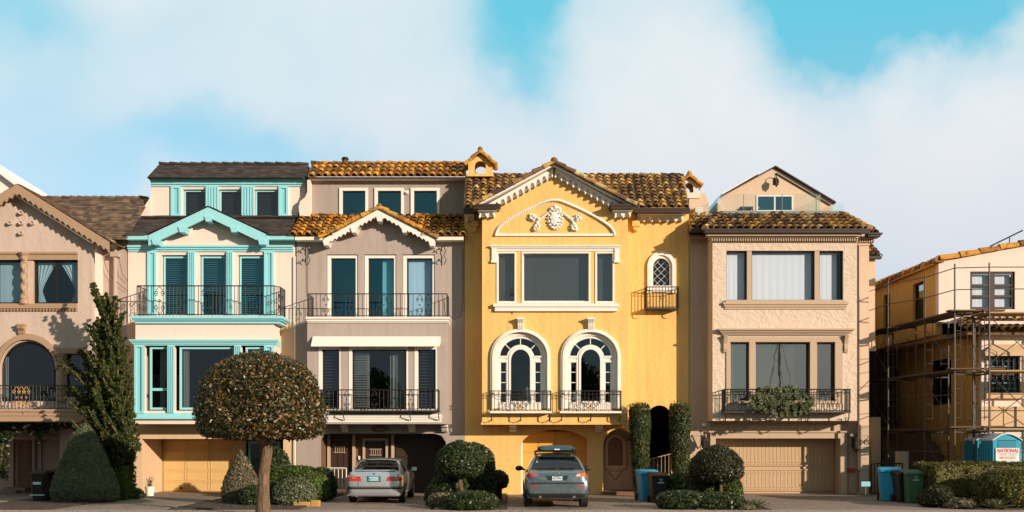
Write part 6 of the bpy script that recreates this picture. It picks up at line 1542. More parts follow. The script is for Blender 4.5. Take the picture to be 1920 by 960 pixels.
m_ = len(sec); mb.f = [(i*m_+k, i*m_+(k+1) % m_, (i+1)*m_+(k+1) % m_, (i+1)*m_+k) for i in range(4) for k in range(m_)]+[tuple(reversed(range(m_))), tuple(range(4*m_, 5*m_))]
M['carrier'] = metal('pale_blue_shell', (.05, .12, .145), .30, .3, 1); M['strap'] = paint('strap', (.8, .8, .75), .5)
obj('shell', mb, M['carrier'], sk, bevel=.01); obj('end_clamp', MB().ball((cx-.46, cy+1.1, 1.77), .10, .09, .075).ball((cx+.52, cy+1.1, 1.77), .10, .09, .075), M['plastic'], sk); obj('latch', MB().box(cx-.05, cx+.12, cy+.99, cy+1.03, 1.735, 1.765), M['strap'], sk)

# ================================================================== bins
M['binblue'] = paint('blue_bin', (.025, .32, .52), .5, grime=.1); M['bingreen'] = paint('green_bin', (.05, .13, .06), .5, grime=.1); M['binblack'] = paint('black_bin', (.006, .006, .006), .5, grime=.05)
def bin_(label, cat, X, Y, mat, hgt=1.05, w=.58, dpt=.68, lean=0, logo=True, group='wheeled bins', rot=0, lab2=False):
    t = thing('wheelie_bin', label, cat, (0, 0, 0), group)
    m = MB(); sec = [(0.02, .78), (.10, .80), (.60, .93), (.90, 1.0), (hgt-.08, 1.0)]
    def ringp(z, f):
        a, b = w/2*f, dpt/2*f; r = .05; return [(x, y, z) for x, y in ((-a+r, -b), (a-r, -b), (a, -b+r), (a, b-r), (a-r, b), (-a+r, b), (-a, b-r), (-a, -b+r))]
    for z, f in sec: m.v += ringp(z, f)
    m.f = [(i*8+k, i*8+(k+1) % 8, (i+1)*8+(k+1) % 8, (i+1)*8+k) for i in range(len(sec)-1) for k in range(8)]+[tuple(reversed(range(8)))]
    m.box(-w/2-.02, w/2+.02, -dpt/2-.02, dpt/2+.02, hgt-.12, hgt-.07)
    obj('body', m, mat, t)
    l = MB(); n = 8
    for i in range(n+1):
        u = i/n; y = -dpt/2-.05+(dpt+.08)*u; z = hgt-.065+.085*math.sin(PI*min(1, u*1.15)*.55)
        l.v += [(-w/2-.04, y, z-.045), (-w/2+.02, y, z+.02), (w/2-.02, y, z+.02), (w/2+.04, y, z-.045)]
    l.f = [(i*4+k, i*4+k+1, (i+1)*4+k+1, (i+1)*4+k) for i in range(n) for k in range(3)]+[(3, 2, 1, 0), (n*4, n*4+1, n*4+2, n*4+3)]
    ld = obj('lid', l, mat, t); sm = ld.modifiers.new('solid', 'SOLIDIFY'); sm.thickness = .02
    for s in (-1, 1):
        k = MB(); k.lathe((0, 0, 0), [(.12, 0), (.12, .06)], 16); k.v = [(s*(w/2-.04)+q*s, dpt/2-.06+a, .12+b) for a, b, q in k.v]; obj('wheel', k, M['rubber'], t)
    obj('handle', MB().tube([(-w/2+.05, dpt/2+.06, hgt-.1), (w/2-.05, dpt/2+.06, hgt-.1)], .018, 6), mat, t)
    if logo:
        k = MB(); k.box(-.10, .10, -dpt/2-.022, -dpt/2-.018, hgt-.30, hgt-.27); k.tube([(.065*math.cos(a*2*PI/3+.5), -dpt/2-.02, hgt-.20+.055*math.sin(a*2*PI/3+.5)) for a in range(4)], .012, 4); obj('recycling_mark', k, M['plate'], t)
    if lab2:
        k = MB(); k.box(-.13, .13, -dpt/2-.012, -dpt/2, hgt-.42, hgt-.34); k.box(-.24, .24, -dpt/2+.01, -dpt/2+.02, hgt-.78, hgt-.75); obj('white_sticker', k, M['plate'], t)
    t.location = (X, Y, .005); t.rotation_euler = (0, 0, rot); return t
bin_('black wheeled bin with pale stickers on its front, beside the pale cone-shaped shrub', 'bin', PX(78, -3.4), -3.4, M['binblack'], lab2=True, logo=False, hgt=1.0, w=.5)
bin_('black wheeled bin half hidden behind the pale cone-shaped shrub', 'bin', PX(102, -2.9), -2.6, M['binblack'], hgt=1.0)
bin_('blue wheeled bin standing in front of the dark arched passage of the yellow house', 'bin', PX(1215, -3.0), -2.9, M['binblue'], logo=False, hgt=1.0, w=.64, rot=.15)
bin_('black wheeled bin in front of the blue bin by the yellow house', 'bin', PX(1234, -3.9), -3.9, M['binblack'], hgt=.94, w=.56, rot=.1)
bin_('blue wheeled bin with a wide lid beside the stone pilaster of the tan house', 'bin', PX(1672, -3.1), -2.9, M['binblue'], logo=False, hgt=1.08, w=.70, rot=-.25)
bin_('black wheeled bin squeezed between the blue bin and the green bin', 'bin', PX(1690, -3.4), -3.6, M['binblack'], hgt=1.0, w=.56)
bin_('green wheeled bin with a pale recycling mark at the end of the hedge', 'bin', PX(1712, -4), -4.0, M['bingreen'], hgt=1.03, w=.60, rot=-.1)
# ================================================================== portable toilets
M['toilet'] = paint('cyan_plastic', (.015, .30, .42), .4, .05, grime=.12); M['toilet_d'] = paint('deep_cyan_plastic', (.01, .20, .30), .4, .05); M['toilet_roof'] = paint('pale_roof_plastic', (.62, .66, .66), .4); M['redink'] = paint('red_ink', (.60, .035, .02), .5, grime=0); M['orink'] = paint('orange_ink', (.80, .20, .03), .5, grime=0); M['signw'] = paint('white_sign', (.74, .74, .72), .5, grime=0); M['blueink'] = paint('blue_ink', (.05, .22, .40), .5, grime=0)
def toilet(label, X, Y, full=True, W=1.16, H=2.25, rot=0, sign=True):
    t = thing('portable_toilet', label, 'portable toilet', (0, 0, 0), 'portable toilets')
    hw = W/2; m = MB(); m.box(-hw, -hw+.06, -hw, hw, .12, H-.22); m.box(hw-.06, hw, -hw, hw, .12, H-.22); m.box(-hw+.06, hw-.06, hw-.06, hw, .12, H-.22)
    m.box(-hw+.06, -hw+.16, -hw, -hw+.06, .12, H-.22); m.box(hw-.16, hw-.06, -hw, -hw+.06, .12, H-.22)
    for k in range(5): m.box(-hw-.02, -hw, -hw+.1+k*.2, -hw+.2+k*.2, .2, H-.35); m.box(hw, hw+.02, -hw+.1+k*.2, -hw+.2+k*.2, .2, H-.35)
    n = 12; top = [(-hw+.02+(W-.04)*i/n, H-.22+.20*math.sin(PI*i/n)) for i in range(n+1)]
    m.wplate([[(-hw+.02, H-.225)]+[(hw-.02, H-.225)]+top[::-1]], -hw+.01, hw-.01)
    obj('cabin', m, M['toilet'], t)
    r = MB(); top2 = [(-hw-.03+(W+.06)*i/n, H-.21+.22*math.sin(PI*i/n)) for i in range(n+1)]; low = [(x, z-.035) for x, z in top2]
    r.wplate([low+top2[::-1]], -hw-.05, hw+.05); obj('roof', r, M['toilet_roof'], t)
    d = MB(); d.box(-hw+.165, hw-.165, -hw-.012, -hw+.03, .15, H-.24); d.box(-hw+.22, hw-.4, -hw-.03, -hw-.012, .25, 1.15); dr = obj('door', d, M['toilet_d'], t)
    obj('latch', MB().box(hw-.32, hw-.22, -hw-.05, -hw-.012, .95, 1.08), M['plastic'], dr)
    obj('skid', MB().box(-hw, hw, -hw-.02, hw+.02, 0.02, .118), M['plastic'], t)
    if sign:
        zb = 1.30; p = obj('sign', MB().box(-hw+.08, hw-.08, -hw-.034, -hw-.014, zb, zb+.46), M['signw'], t); y = -hw-.036
        txt(p, 'NATIONAL', .165, (0, y, zb+.37), mat='redink', shear=.3, offset=.006, sx=.88); txt(p, '800-352-5675', .10, (0, y, zb+.13), mat='orink', offset=.003, sx=.95)
        q = MB(); q.box(-.36, .36, y-.002, y+.002, zb+.265, zb+.28); obj('rule', q, M['redink'], p); q = MB(); q.box(-.25, -.02, y-.002, y+.002, zb+.23, zb+.245); q.box(.05, .26, y-.002, y+.002, zb+.23, zb+.245); q.box(-.34, .34, y-.002, y+.002, zb+.195, zb+.206); q.box(-.22, .22, y-.002, y+.002, zb+.045, zb+.057); obj('small_print', q, M['blueink'], p)
    t.location = (X, Y, .0); t.rotation_euler = (0, 0, rot); return t
toilet('cyan portable toilet with a white NATIONAL sign on its sunlit door', PX(1889, -2.8), -2.3, W=.94)
t_ = toilet('shaded portable toilet left of its twin, partly hidden by scaffold tubes', PX(1845, -.6), -.6, W=.94)
# flower pot
fp = thing('flower_pot', 'small white pot with a dry plant at the left side of the cream garage opening', 'plant pot', (PX(281, .2), .2, 0))
X = PX(281, .2); mb = MB().lathe((X, .2, 0.004), [(.13, 0), (.17, .28), (.18, .30), (.18, .33), (.15, .33), (.14, .29)], 16); obj('pot', mb, M['white'], fp)
# ================================================================== plants
def quads_obj(name, V, mat, parent=None, origin=None):
    n = len(V)//4; me = bpy.data.meshes.new(name); me.vertices.add(n*4); me.vertices.foreach_set('co', V.astype(np.float32).ravel())
    me.loops.add(n*4); me.loops.foreach_set('vertex_index', np.arange(n*4, dtype=np.int32)); me.polygons.add(n)
    me.polygons.foreach_set('loop_start', np.arange(0, n*4, 4, dtype=np.int32)); me.polygons.foreach_set('loop_total', np.full(n, 4, dtype=np.int32))
    me.materials.append(mat); me.update(calc_edges=True); me.validate(); return link(name, me, parent, origin)
def unit(a): return a/np.maximum(1e-9, np.linalg.norm(a, axis=1, keepdims=True))
def leafquads(P, Nn, size, bias=.8, asp=.5, droop=0):
    n = len(P); N_ = unit(Nn*bias+RNG.normal(size=(n, 3))*.6)
    T = unit(np.cross(N_, RNG.normal(size=(n, 3)))); T[:, 2] -= droop; T = unit(T); B = unit(np.cross(N_, T))
    s = size*RNG.uniform(.6, 1.35, (n, 1)); fold = N_*s*.18
    V = np.stack([P-T*s, P+B*s*asp+fold, P+T*s, P-B*s*asp+fold], 1); return V.reshape(-1, 3)
def lump(th, z, ph, amp): return 1+amp*(np.sin(3*th+ph+2.1*z)+.7*np.sin(5*th-ph*2+3.7*z)+.5*np.sin(9*th+ph*3+5*z)+.4*np.sin(2*th+9*z+ph))/2.6
def revolve(name, c, prof, n, size, mat, parent=None, origin=None, sx=1, sy=1, amp=.05, depth=.16, core=True, ph=None, bias=.7, coremat=None, skew=0, fuzz=.028):
    """clipped bush: prof = [(z, r)] from foot to top; leaves through an outer layer over a twiggy core"""
    ph = random.uniform(0, 6) if ph is None else ph
    z = np.array([p[0] for p in prof]); r = np.array([p[1] for p in prof]); seg = np.sqrt(np.diff(z)**2+np.diff(r)**2); wts = seg*(r[:-1]+r[1:]+.02); cdf = np.cumsum(wts)/wts.sum()
    u = RNG.random(n); k = np.searchsorted(cdf, u); k = np.clip(k, 0, len(seg)-1); t = RNG.random(n)
    zz = z[k]+(z[k+1]-z[k])*t; rr = r[k]+(r[k+1]-r[k])*t; th = RNG.uniform(0, 2*PI, n)
    H = z[-1]-z[0]; sh = 1-depth*RNG.random(n)**2+fuzz*np.abs(RNG.normal(size=n)); L = lump(th, zz/H*2, ph, amp)
    rad = rr*sh*L; cz = (z[0]+z[-1])/2
    zz2 = cz+(zz-cz)*(1-(1-sh)*.8)*(1+(L-1)*.5)
    P = np.stack([c[0]+rad*np.cos(th)*sx+skew*(zz2-z[0]), c[1]+rad*np.sin(th)*sy, c[2]+zz2], 1)
    sl = np.stack([np.cos(th)*(z[k+1]-z[k]), np.sin(th)*(z[k+1]-z[k]), -(r[k+1]-r[k])], 1); Nn = unit(sl)
    V = leafquads(P, Nn, size, bias)
    m = (V[:, 2].reshape(-1, 4).min(1) > .012); V = V.reshape(-1, 4, 3)[m].reshape(-1, 3)
    o = quads_obj(name, V, mat, parent, origin)
    if core:
        mb = MB(); nn = 28; K = 14; zs = np.linspace(z[0], z[-1], K); rs = np.interp(zs, z, r)
        for a, b in zip(zs, rs):
            for q in range(nn):
                th_ = 2*PI*q/nn; L_ = float(lump(th_, a/H*2, ph, amp)); R_ = max(.01, b*L_*(1-depth*.75)); za = cz+(a-cz)*(1-depth*.6)
                mb.v.append((c[0]+R_*math.cos(th_)*sx+skew*(za-z[0]), c[1]+R_*math.sin(th_)*sy, max(.015, c[2]+za)))
        mb.f = [(i*nn+q, i*nn+(q+1) % nn, (i+1)*nn+(q+1) % nn, (i+1)*nn+q) for i in range(K-1) for q in range(nn)]+[tuple(reversed(range(nn))), tuple((K-1)*nn+q for q in range(nn))]
        obj('inner_twigs', mb, coremat or mat, o)
    return o
def dome(R, H, flat=.0, p=2.3, n=14, under=.25):
    """profile of a clipped dome: soft flat underside then a superellipse"""
    pr = [(flat, R*.05), (flat-.0, R*.55), (flat+H*.03, R*.86)]
    for i in range(n+1):
        t = under*0+(i/n); a = t*PI/2; pr.append((flat+H*(.12+.88*math.sin(a)**(2/p*1.0)), max(.02, R*math.cos(a)**(2/p))))
    return pr
def bush(label, cat, px, d, w, hgt, n, size, mat, group=None, name='shrub', sy=1.0, amp=.06, z0=.01, p=2.2, prof=None, **kw):
    X = PX(px, d); R = w/2; pr = prof or [(0, R*.7), (hgt*.12, R*.9)]+[(hgt*(.2+.8*math.sin(PI/2*i/12)**(2/p)), max(.02, R*math.cos(PI/2*i/12)**(2/p))) for i in range(13)]
    o = revolve(name, (X, d, z0), pr, n, size, mat, None, (X, d, 0), sy=sy, amp=amp, **kw); return tag(o, label, cat, group)
# beds of soil
struct(obj('garden_bed', MB().box(PX(115, 0), PX(262, 0), -7.3, .95, -.2, .05), M['soil'])); struct(obj('garden_bed', MB().box(PX(442, 0), PX(636, 0), -7.3, .95, -.2, .05), M['soil']))
struct(obj('garden_bed', MB().box(PX(842, 0), PX(950, 0), -7.3, .95, -.2, .05), M['soil'])); struct(obj('garden_bed', MB().box(PX(1240, 0), PX(1342, 0), -7.3, .95, -.2, .05), M['soil']))
struct(obj('garden_bed', MB().box(PX(1705, 0), 30, -7.3, .9, -.2, .05), M['soil']))
# the big clipped street tree
D_ = -9.2; X = PX(493, D_); s_ = (DIST+D_)/DIST/SCALE
def zt(py): return PZ(py, D_)
t = thing('street_tree', 'tall street tree with a wide clipped mushroom crown of dark leaves', 'tree', (X, D_, 0))
mb = MB(); zc0 = zt(825); rs = .34
pts = [(X+.02, D_, -.05), (X+.00, D_, .08), (X+.02, D_, .5), (X+.03, D_, 1.1), (X+.10, D_, 1.7), (X+.10, D_, zc0+.3), (X+.05, D_, zc0+1.2)]
rad = [.26, .205, .165, .155, .15, .165, .09]; mb.tube(pts, rad, 14)
mb.v = [(x+.018*math.sin(9*z+5*math.atan2(y_-D_, x-X)), y_+.018*math.cos(7*z), z) for x, y_, z in mb.v]
for (dx, dy, dz) in ((-.9, .1, .8), (.8, -.2, .9), (.2, .9, 1.0), (-.3, -.8, 1.0), (.5, .5, 1.2), (-.55, -.2, .5)): mb.tube([(X+.08, D_, zc0-.15), (X+.08+dx*.35, D_+dy*.35, zc0+.12), (X+dx, D_+dy, zc0+dz)], [.11, .085, .03], 8)
obj('trunk', mb, M['bark'], t, smooth=True)
Xc = PX(490, D_); W = 118*s_; Hc = zt(668)-zt(822)
pr = [(.05, .15), (-.06, W*.42), (-.02, W*.78), (Hc*.07, W*.95), (Hc*.18, W*.985), (Hc*.34, W*.975), (Hc*.48, W*.935), (Hc*.62, W*.875), (Hc*.75, W*.78), (Hc*.86, W*.63), (Hc*.94, W*.43), (Hc*.985, W*.22), (Hc, .04)]
revolve('crown', (Xc, D_, zt(816)), pr, 32000, .050, M['f_tree'], t, amp=.06, depth=.26, fuzz=.032, bias=.40)
# conifer with upswept branches
t = thing('juniper_tree', 'twisting dark green juniper with branches sweeping up to the left', 'tree', (PX(215, -1.6), -1.6, 0))
dj = -1.7
def jp(px, py, dy=0): return np.array([PX(px, dj+dy), dj+dy, PZ(py, dj+dy)])
spine = [(222, 925), (218, 860), (214, 800), (210, 745), (206, 700), (206, 655), (206, 610), (202, 580), (192, 562), (180, 548), (172, 535)]
mb = MB(); mb.tube([jp(*p) for p in spine[:-1]], [.16, .15, .13, .11, .10, .085, .07, .05, .035, .02], 8)
clp = []; cln = []
def tuft(c, r, n, dirv):
    v = RNG.normal(size=(n, 3)); v = unit(v)*RNG.random((n, 1))**.45*r; v[:, 2] *= .75
    clp.append(c+v); cln.append(unit(v+np.array([0, 0, .25*r])+np.array(dirv)*.4*r))
def branch(p0, p1, r0, r1, dy=0, sag=.10, n=80):
    p0, p1 = np.array(p0), np.array(p1); L = np.linalg.norm(p1-p0); k = max(4, int(L/.085))
    q = [p0+(p1-p0)*t_+np.array([0, 0, -sag*L*4*t_*(1-t_)]) for t_ in np.linspace(0, 1, k+1)]
    mb.tube([tuple(a) for a in q[::max(1, k//5)]], .022, 5)
    for i, a in enumerate(q):
        f = i/k; tuft(a+RNG.normal(size=3)*.03, r0+(r1-r0)*f, int(n*(1.1-.6*f)), (p1-p0)/L)
J = [  # (start px,py) -> tip px,py, depth shift of the tip
 ((206, 610), (171, 534)), ((200, 592), (176, 545)), ((208, 640), (176, 610)), ((206, 600), (214, 556)), ((208, 628), (228, 590)), ((206, 665), (168, 640)), ((208, 690), (146, 660)), ((212, 720), (113, 684)), ((214, 735), (162, 700)),
 ((214, 770), (128, 732)), ((214, 700), (236, 650)), ((214, 745), (236, 690)), ((216, 790), (150, 764)), ((218, 800), (238, 740)), ((218, 840), (160, 800)), ((220, 850), (240, 790)), ((220, 870), (176, 838)), ((220, 872), (240, 828)),
 ((210, 680), (176, 668)), ((212, 758), (176, 735)), ((216, 815), (176, 782)), ((206, 590), (192, 556)), ((220, 866), (208, 820)), ((214, 752), (200, 700)), ((208, 655), (196, 608)), ((218, 830), (206, 770)), ((210, 700), (192, 655)), ((212, 800), (196, 740)), ((218, 782), (224, 715)), ((212, 668), (226, 620)), ((216, 858), (190, 806))]
for i, (a, b) in enumerate(J):
    for rep in range(3):
        dy = random.uniform(-.75, .75) if rep else random.uniform(-.45, .3); jx = random.uniform(-5, 5) if rep else 0; jy = random.uniform(-12, 8) if rep else 0
        branch(jp(*a), jp(b[0]+jx+(4 if rep else 0), b[1]+jy, dy), .135, .045, sag=.10)
for i in range(260):
    py_ = 612+290*random.random()**.8; sx_ = np.interp(py_, [600, 700, 870], [206, 208, 219]); wd_ = np.interp(py_, [600, 680, 800, 900], [.35, .85, 1.1, 1.1])
    a = (sx_+random.uniform(-14, 20)*wd_, py_); a = (a[0]+random.uniform(-32, 18)*wd_, a[1]); b = (a[0]+random.uniform(-48, 12)*wd_, py_-random.uniform(24, 50))
    dy = random.uniform(-.9, .5)*wd_; branch(jp(*a, dy*.5), jp(*b, dy), .13, .05, sag=.12, n=62)
P_ = np.concatenate(clp); N2 = np.concatenate(cln)
o = quads_obj('foliage', leafquads(P_, N2, .058, .6, .26), M['f_jun'], t); obj('trunk', mb, M['bark'], t)
# shrubs, left to right
dS = -3.6
pr = [(0, .9), (.15, 1.07), (.45, 1.08), (.9, .93), (1.4, .72), (1.9, .50), (2.25, .32), (2.45, .17), (2.55, .03)]
o = revolve('shrub', (PX(159, dS), dS, .01), [(z*1.0, r*.98) for z, r in pr], 22000, .028, M['f_grey'], None, (PX(159, dS), dS, 0), amp=.04, depth=.1, sy=.8); tag(o, 'large pale grey-green clipped cone shrub at the foot of the juniper', 'shrub')
mb = MB(); Xa, Xb = PX(212, -2.2), PX(245, -2.2)
def hedge(name, x0, x1, y0, y1, h, n, size, mat, label, cat, h2=None, amp=.03, parent=None, group=None, coremat=None):
    h2 = h if h2 is None else h2; L, Wd = x1-x0, y1-y0; areas = np.array([L*Wd, L*h, L*h, Wd*h, Wd*h]); k = RNG.choice(5, n, p=areas/areas.sum()); u, v = RNG.random(n), RNG.random(n)
    P = np.zeros((n, 3)); Nn = np.zeros((n, 3)); hh = h+(h2-h)*u
    for i, (fx, fy, fz, nn) in enumerate([(u, v, np.ones(n), (0, 0, 1)), (u, np.zeros(n), v, (0, -1, 0)), (u, np.ones(n), v, (0, 1, 0)), (np.zeros(n), u, v, (-1, 0, 0)), (np.ones(n), u, v, (1, 0, 0))]):
        m = k == i; HH = h+(h2-h)*fx; P[m] = np.stack([x0+L*fx, y0+Wd*fy, HH*fz], 1)[m]; Nn[m] = nn
    w_ = amp*(np.sin(P[:, 0]*5.1+P[:, 2]*3)+np.sin(P[:, 0]*2.3+P[:, 1]*4+1)+np.sin(P[:, 2]*7+P[:, 0]*11)*.5)
    P += Nn*(w_-RNG.random(n)**2*.10)[:, None]+RNG.normal(size=(n, 3))*.012; P[:, 2] = np.maximum(P[:, 2], .02)
    V = leafquads(P, Nn, size, .8).reshape(-1, 4, 3); V = V[V[:, :, 2].min(1) > .01].reshape(-1, 3)
    o = quads_obj(name, V, mat, parent, None if parent else ((x0+x1)/2, (y0+y1)/2, 0))
    mb = MB(); e = .07
    mb.v = [(x0+e, y0+e, .012), (x1-e, y0+e, .012), (x1-e, y1-e, .012), (x0+e, y1-e, .012), (x0+e, y0+e, h-e), (x1-e, y0+e, h2-e), (x1-e, y1-e, h2-e), (x0+e, y1-e, h-e)]
    mb.f = [(0, 3, 2, 1), (4, 5, 6, 7), (0, 1, 5, 4), (1, 2, 6, 5), (2, 3, 7, 6), (3, 0, 4, 7)]; obj('inner_twigs', mb, coremat or mat, o)
    return tag(o, label, cat, group)
hedge('hedge_block', Xa, Xb, -2.6, -1.7, 1.12, 2600, .05, M['f_green'], 'small square-cut shrub of glossy leaves between the pale cone shrub and the cream house', 'shrub')
bush('sprawling little ground plant by the left corner of the cream garage', 'shrub', 252, -1.6, .7, .35, 600, .05, M['f_dark'])
# vine with pink blossom over the taupe porch
vp = thing('flowering_vine', 'leafy vine with small pink flowers trailing over the porch of the taupe house', 'vine', (PX(40, .3), .3, 2))
n = 5200; px = RNG.uniform(-60, 140, n); top = 792+4*np.sin(px*.2); fall = (22+10*np.sin(px*.11)+6*np.sin(px*.37))*np.clip((145-px)/60, .25, 1); py = top+fall*RNG.random(n)**.8
dd = RNG.uniform(.15, .75, n); P = np.stack([(px-960)/SCALE*(DIST+dd)/DIST, dd, EYE+(HORIZON-py)/SCALE*(DIST+dd)/DIST], 1)
m2 = 1500; px2 = RNG.uniform(-10, 16, m2); py2 = 800+RNG.random(m2)*105; keep = RNG.random(m2) < np.clip(1.1-(py2-800)/130+.4*np.sin(py2*.13), 0, 1); px2, py2 = px2[keep], py2[keep]; d2 = RNG.uniform(.6, .95, len(px2))
P = np.concatenate([P, np.stack([(px2-960)/SCALE*(DIST+d2)/DIST, d2, EYE+(HORIZON-py2)/SCALE*(DIST+d2)/DIST], 1)])
quads_obj('foliage', leafquads(P, np.tile([0, -1., .4], (len(P), 1)), .06, .5), M['f_dark'], vp)
idx = RNG.choice(n, 26, replace=False); cf = P[idx]-np.array([0, .12, 0]); cf = np.repeat(cf, 7, 0)+RNG.normal(size=(26*7, 3))*.025
quads_obj('blossom', leafquads(cf, np.tile([0, -1., .2], (len(cf), 1)), .035, .8, .8), M['f_flower'], vp)
obj('stem', MB().tube([(PX(-4, .8), .8, .05), (PX(2, .8), .8, 1.2), (PX(10, .6), .6, 2.5), (PX(60, .5), .5, 2.6)], .03, 6), M['bark'], vp)
# bed between cream and grey houses
dS = -4.4; pr = [(0, .52), (.1, .60), (.4, .60), (.8, .50), (1.15, .34), (1.45, .17), (1.6, .06), (1.72, .02)]
o = revolve('shrub', (PX(452, dS), dS, .01), pr, 9000, .034, M['f_silver'], None, (PX(452, dS), dS, 0), amp=.06, depth=.18, fuzz=.03); tag(o, 'small silvery pointed shrub with a wispy tip beside the cream garage door', 'shrub')
bush('leafy dark shrub standing against the dark glass of the cream house entrance', 'shrub', 520, -.6, 1.15, 1.75, 4200, .06, M['f_dark'], amp=.16, p=1.7)
bush('low bright green clipped shrub behind the tree trunk', 'shrub', 552, -2.0, 2.3, 1.12, 7000, .045, M['f_green'], amp=.09, p=2.8, sy=.5)
bush('rounded yellow-green shrub right of the street tree trunk, second from the white gate', 'shrub', 577, -3.2, 1.5, .98, 5200, .045, M['f_green'], amp=.08, p=2.6)
bush('dark rounded shrub touching the white iron gate', 'shrub', 604, -2.2, .95, 1.08, 3800, .045, M['f_dark'], amp=.08, p=2.6)
bush('pale-edged round shrub in front, just right of the street tree trunk', 'shrub', 552, -5.4, 1.35, .86, 5200, .040, M['f_grey'], amp=.07, p=2.3)
bush('low dark shrub with glossy leaves just left of the street tree trunk', 'shrub', 476, -5.4, .95, .62, 3200, .045, M['f_dark'], amp=.12)
bush('small dark shrub tucked behind the street tree trunk', 'shrub', 510, -4.6, .9, .72, 3000, .045, M['f_dark'], amp=.10)
M['ochstone'] = paint('yellow_sandstone', (.42, .25, .07), .9, .25, grime=.5)
for px_, lb in ((560, 'leftmost yellow stone block edging the bed beside the silver sedan'), (575, 'middle yellow stone block edging the bed beside the silver sedan'), (592, 'yellow stone block edging the bed, nearest the silver sedan')):
    X = PX(px_, -5.9); o = obj('edging_stone', MB().box(X-.15, X+.13, -6.0, -5.75, .0, .16+.04*(px_ == 592)), M['ochstone'], origin=(X, -5.9, 0), bevel=.03); tag(o, lb, 'stone', 'yellow stones edging the bed')
# bed between grey and yellow houses
dl = -5.6
t = thing('clipped_tree', 'small clipped round-crowned tree between the silver sedan and the crossover', 'tree', (PX(866, dl), dl, 0))
mb = MB(); mb.tube([(PX(869, dl), dl, 0), (PX(865, dl), dl, .5), (PX(860, dl), dl, 1.0), (PX(862, dl), dl, 1.35)], [.085, .07, .06, .05], 8)
for dx in (-.18, .16, .02): mb.tube([(PX(862, dl), dl, .92), (PX(862, dl)+dx, dl, 1.25)], [.035, .02], 6)
obj('trunk', mb, M['white'] if False else M['bark'], t, smooth=True)
revolve('crown', (PX(863, dl), dl, PZ(893, dl)), [(0, .1), (.02, .45), (.12, .66), (.38, .74), (.65, .70), (.88, .52), (1.02, .28), (1.09, .03)], 9500, .042, M['f_dark'], t, amp=.04)
o = revolve('shrub', (PX(889, -3.4), -3.4, .01), [(0, .6), (.2, .68), (.8, .70), (1.4, .66), (1.7, .50), (1.86, .25), (1.92, .03)], 9000, .045, M['f_dark'], None, (PX(889, -3.4), -3.4, 0), amp=.04); tag(o, 'tall rounded dark shrub against the yellow wall behind the small clipped tree', 'shrub')
o = revolve('shrub', (PX(934, -2.6), -2.6, .01), [(0, .12), (.38, .12), (.44, .28), (.62, .36), (.82, .32), (.96, .18), (1.0, .03)], 3600, .03, M['f_ball'], None, (PX(934, -2.6), -2.6, 0), amp=.03); tag(o, 'little dark ball shrub at the foot of the yellow wall, left of the crossover', 'shrub')
bush('low feathery dark shrub in front of the small clipped tree, left of the crossover', 'shrub', 885, -7.0, 1.6, .52, 6500, .045, M['f_dark'], amp=.08, p=2.4)
bush('dark shrub at the right edge of the silver sedan, under the small clipped tree', 'shrub', 840, -4.8, 1.4, .95, 5000, .045, M['f_dark'], amp=.12)
o = bush('low pale-flowered shrub just right of the silver sedan', 'shrub', 824, -6.2, .78, .42, 2600, .035, M['f_silver'], amp=.12)
# columnar shrubs at the arched passage
for px_, lb, dx in ((1200, 'tall columnar evergreen left of the dark arched passage, behind the blue bin', 0), (1275, 'tall columnar evergreen right of the dark arched passage', .02)):
    d = -.4; hgt = PZ(758, d)-.02; w_ = .36
    o = revolve('columnar_shrub', (PX(px_, d), d, .01), [(0, w_*.45), (.5, w_*.62), (1.2, w_*.8), (2.0, w_*.92), (hgt-.25, w_*1.02), (hgt-.06, w_*.9), (hgt, w_*.3)], 8500, .042, M['f_col'], None, (PX(px_, d), d, 0), amp=.07, depth=.2, fuzz=.04); tag(o, lb, 'shrub', 'columnar evergreens beside the arched passage')
# bed between yellow and tan houses
dl = -5.4
t = thing('clipped_tree', 'small clipped tree with a dense dark dome crown in front of the tan garage', 'tree', (PX(1350, dl), dl, 0))
mb = MB(); mb.tube([(PX(1353, dl), dl, 0), (PX(1351, dl), dl, .5), (PX(1350, dl), dl, 1.05), (PX(1347, dl), dl, 1.3)], [.07, .055, .05, .05], 8); mb.tube([(PX(1350, dl), dl, .72), (PX(1360, dl), dl, .98)], .025, 6); obj('trunk', mb, M['bark'], t, smooth=True)
revolve('crown', (PX(1343, dl), dl, PZ(901, dl)), [(0, .2), (-.01, .45), (.03, .68), (.16, .80), (.40, .83), (.66, .74), (.88, .54), (1.02, .3), (1.10, .03)], 12000, .036, M['f_ball'], t, amp=.04, depth=.14)
bush('bushy dark green shrub right behind the black bin beside the arched passage', 'shrub', 1272, -3.6, 1.0, .95, 4200, .05, M['f_col'], amp=.12)
bush('rounded dark shrub left of the thin trunk of the dome-shaped tree', 'shrub', 1306, -4.4, 1.25, .98, 4800, .045, M['f_dark'], amp=.08, p=2.8)
bush('square-shouldered dark green shrub right of the thin trunk of the dome-shaped tree', 'shrub', 1366, -4.6, .85, .86, 3800, .045, M['f_green'], amp=.06, p=3.2)
bush('low dark spreading shrub just right of the black bin, before the tan house', 'shrub', 1278, -6.6, 1.5, .50, 5200, .05, M['f_dark'], amp=.12, p=2.6)
bush('low dark spreading ground shrub below the dome-shaped tree', 'shrub', 1345, -6.6, 1.7, .45, 5600, .05, M['f_dark'], amp=.10, p=2.6)
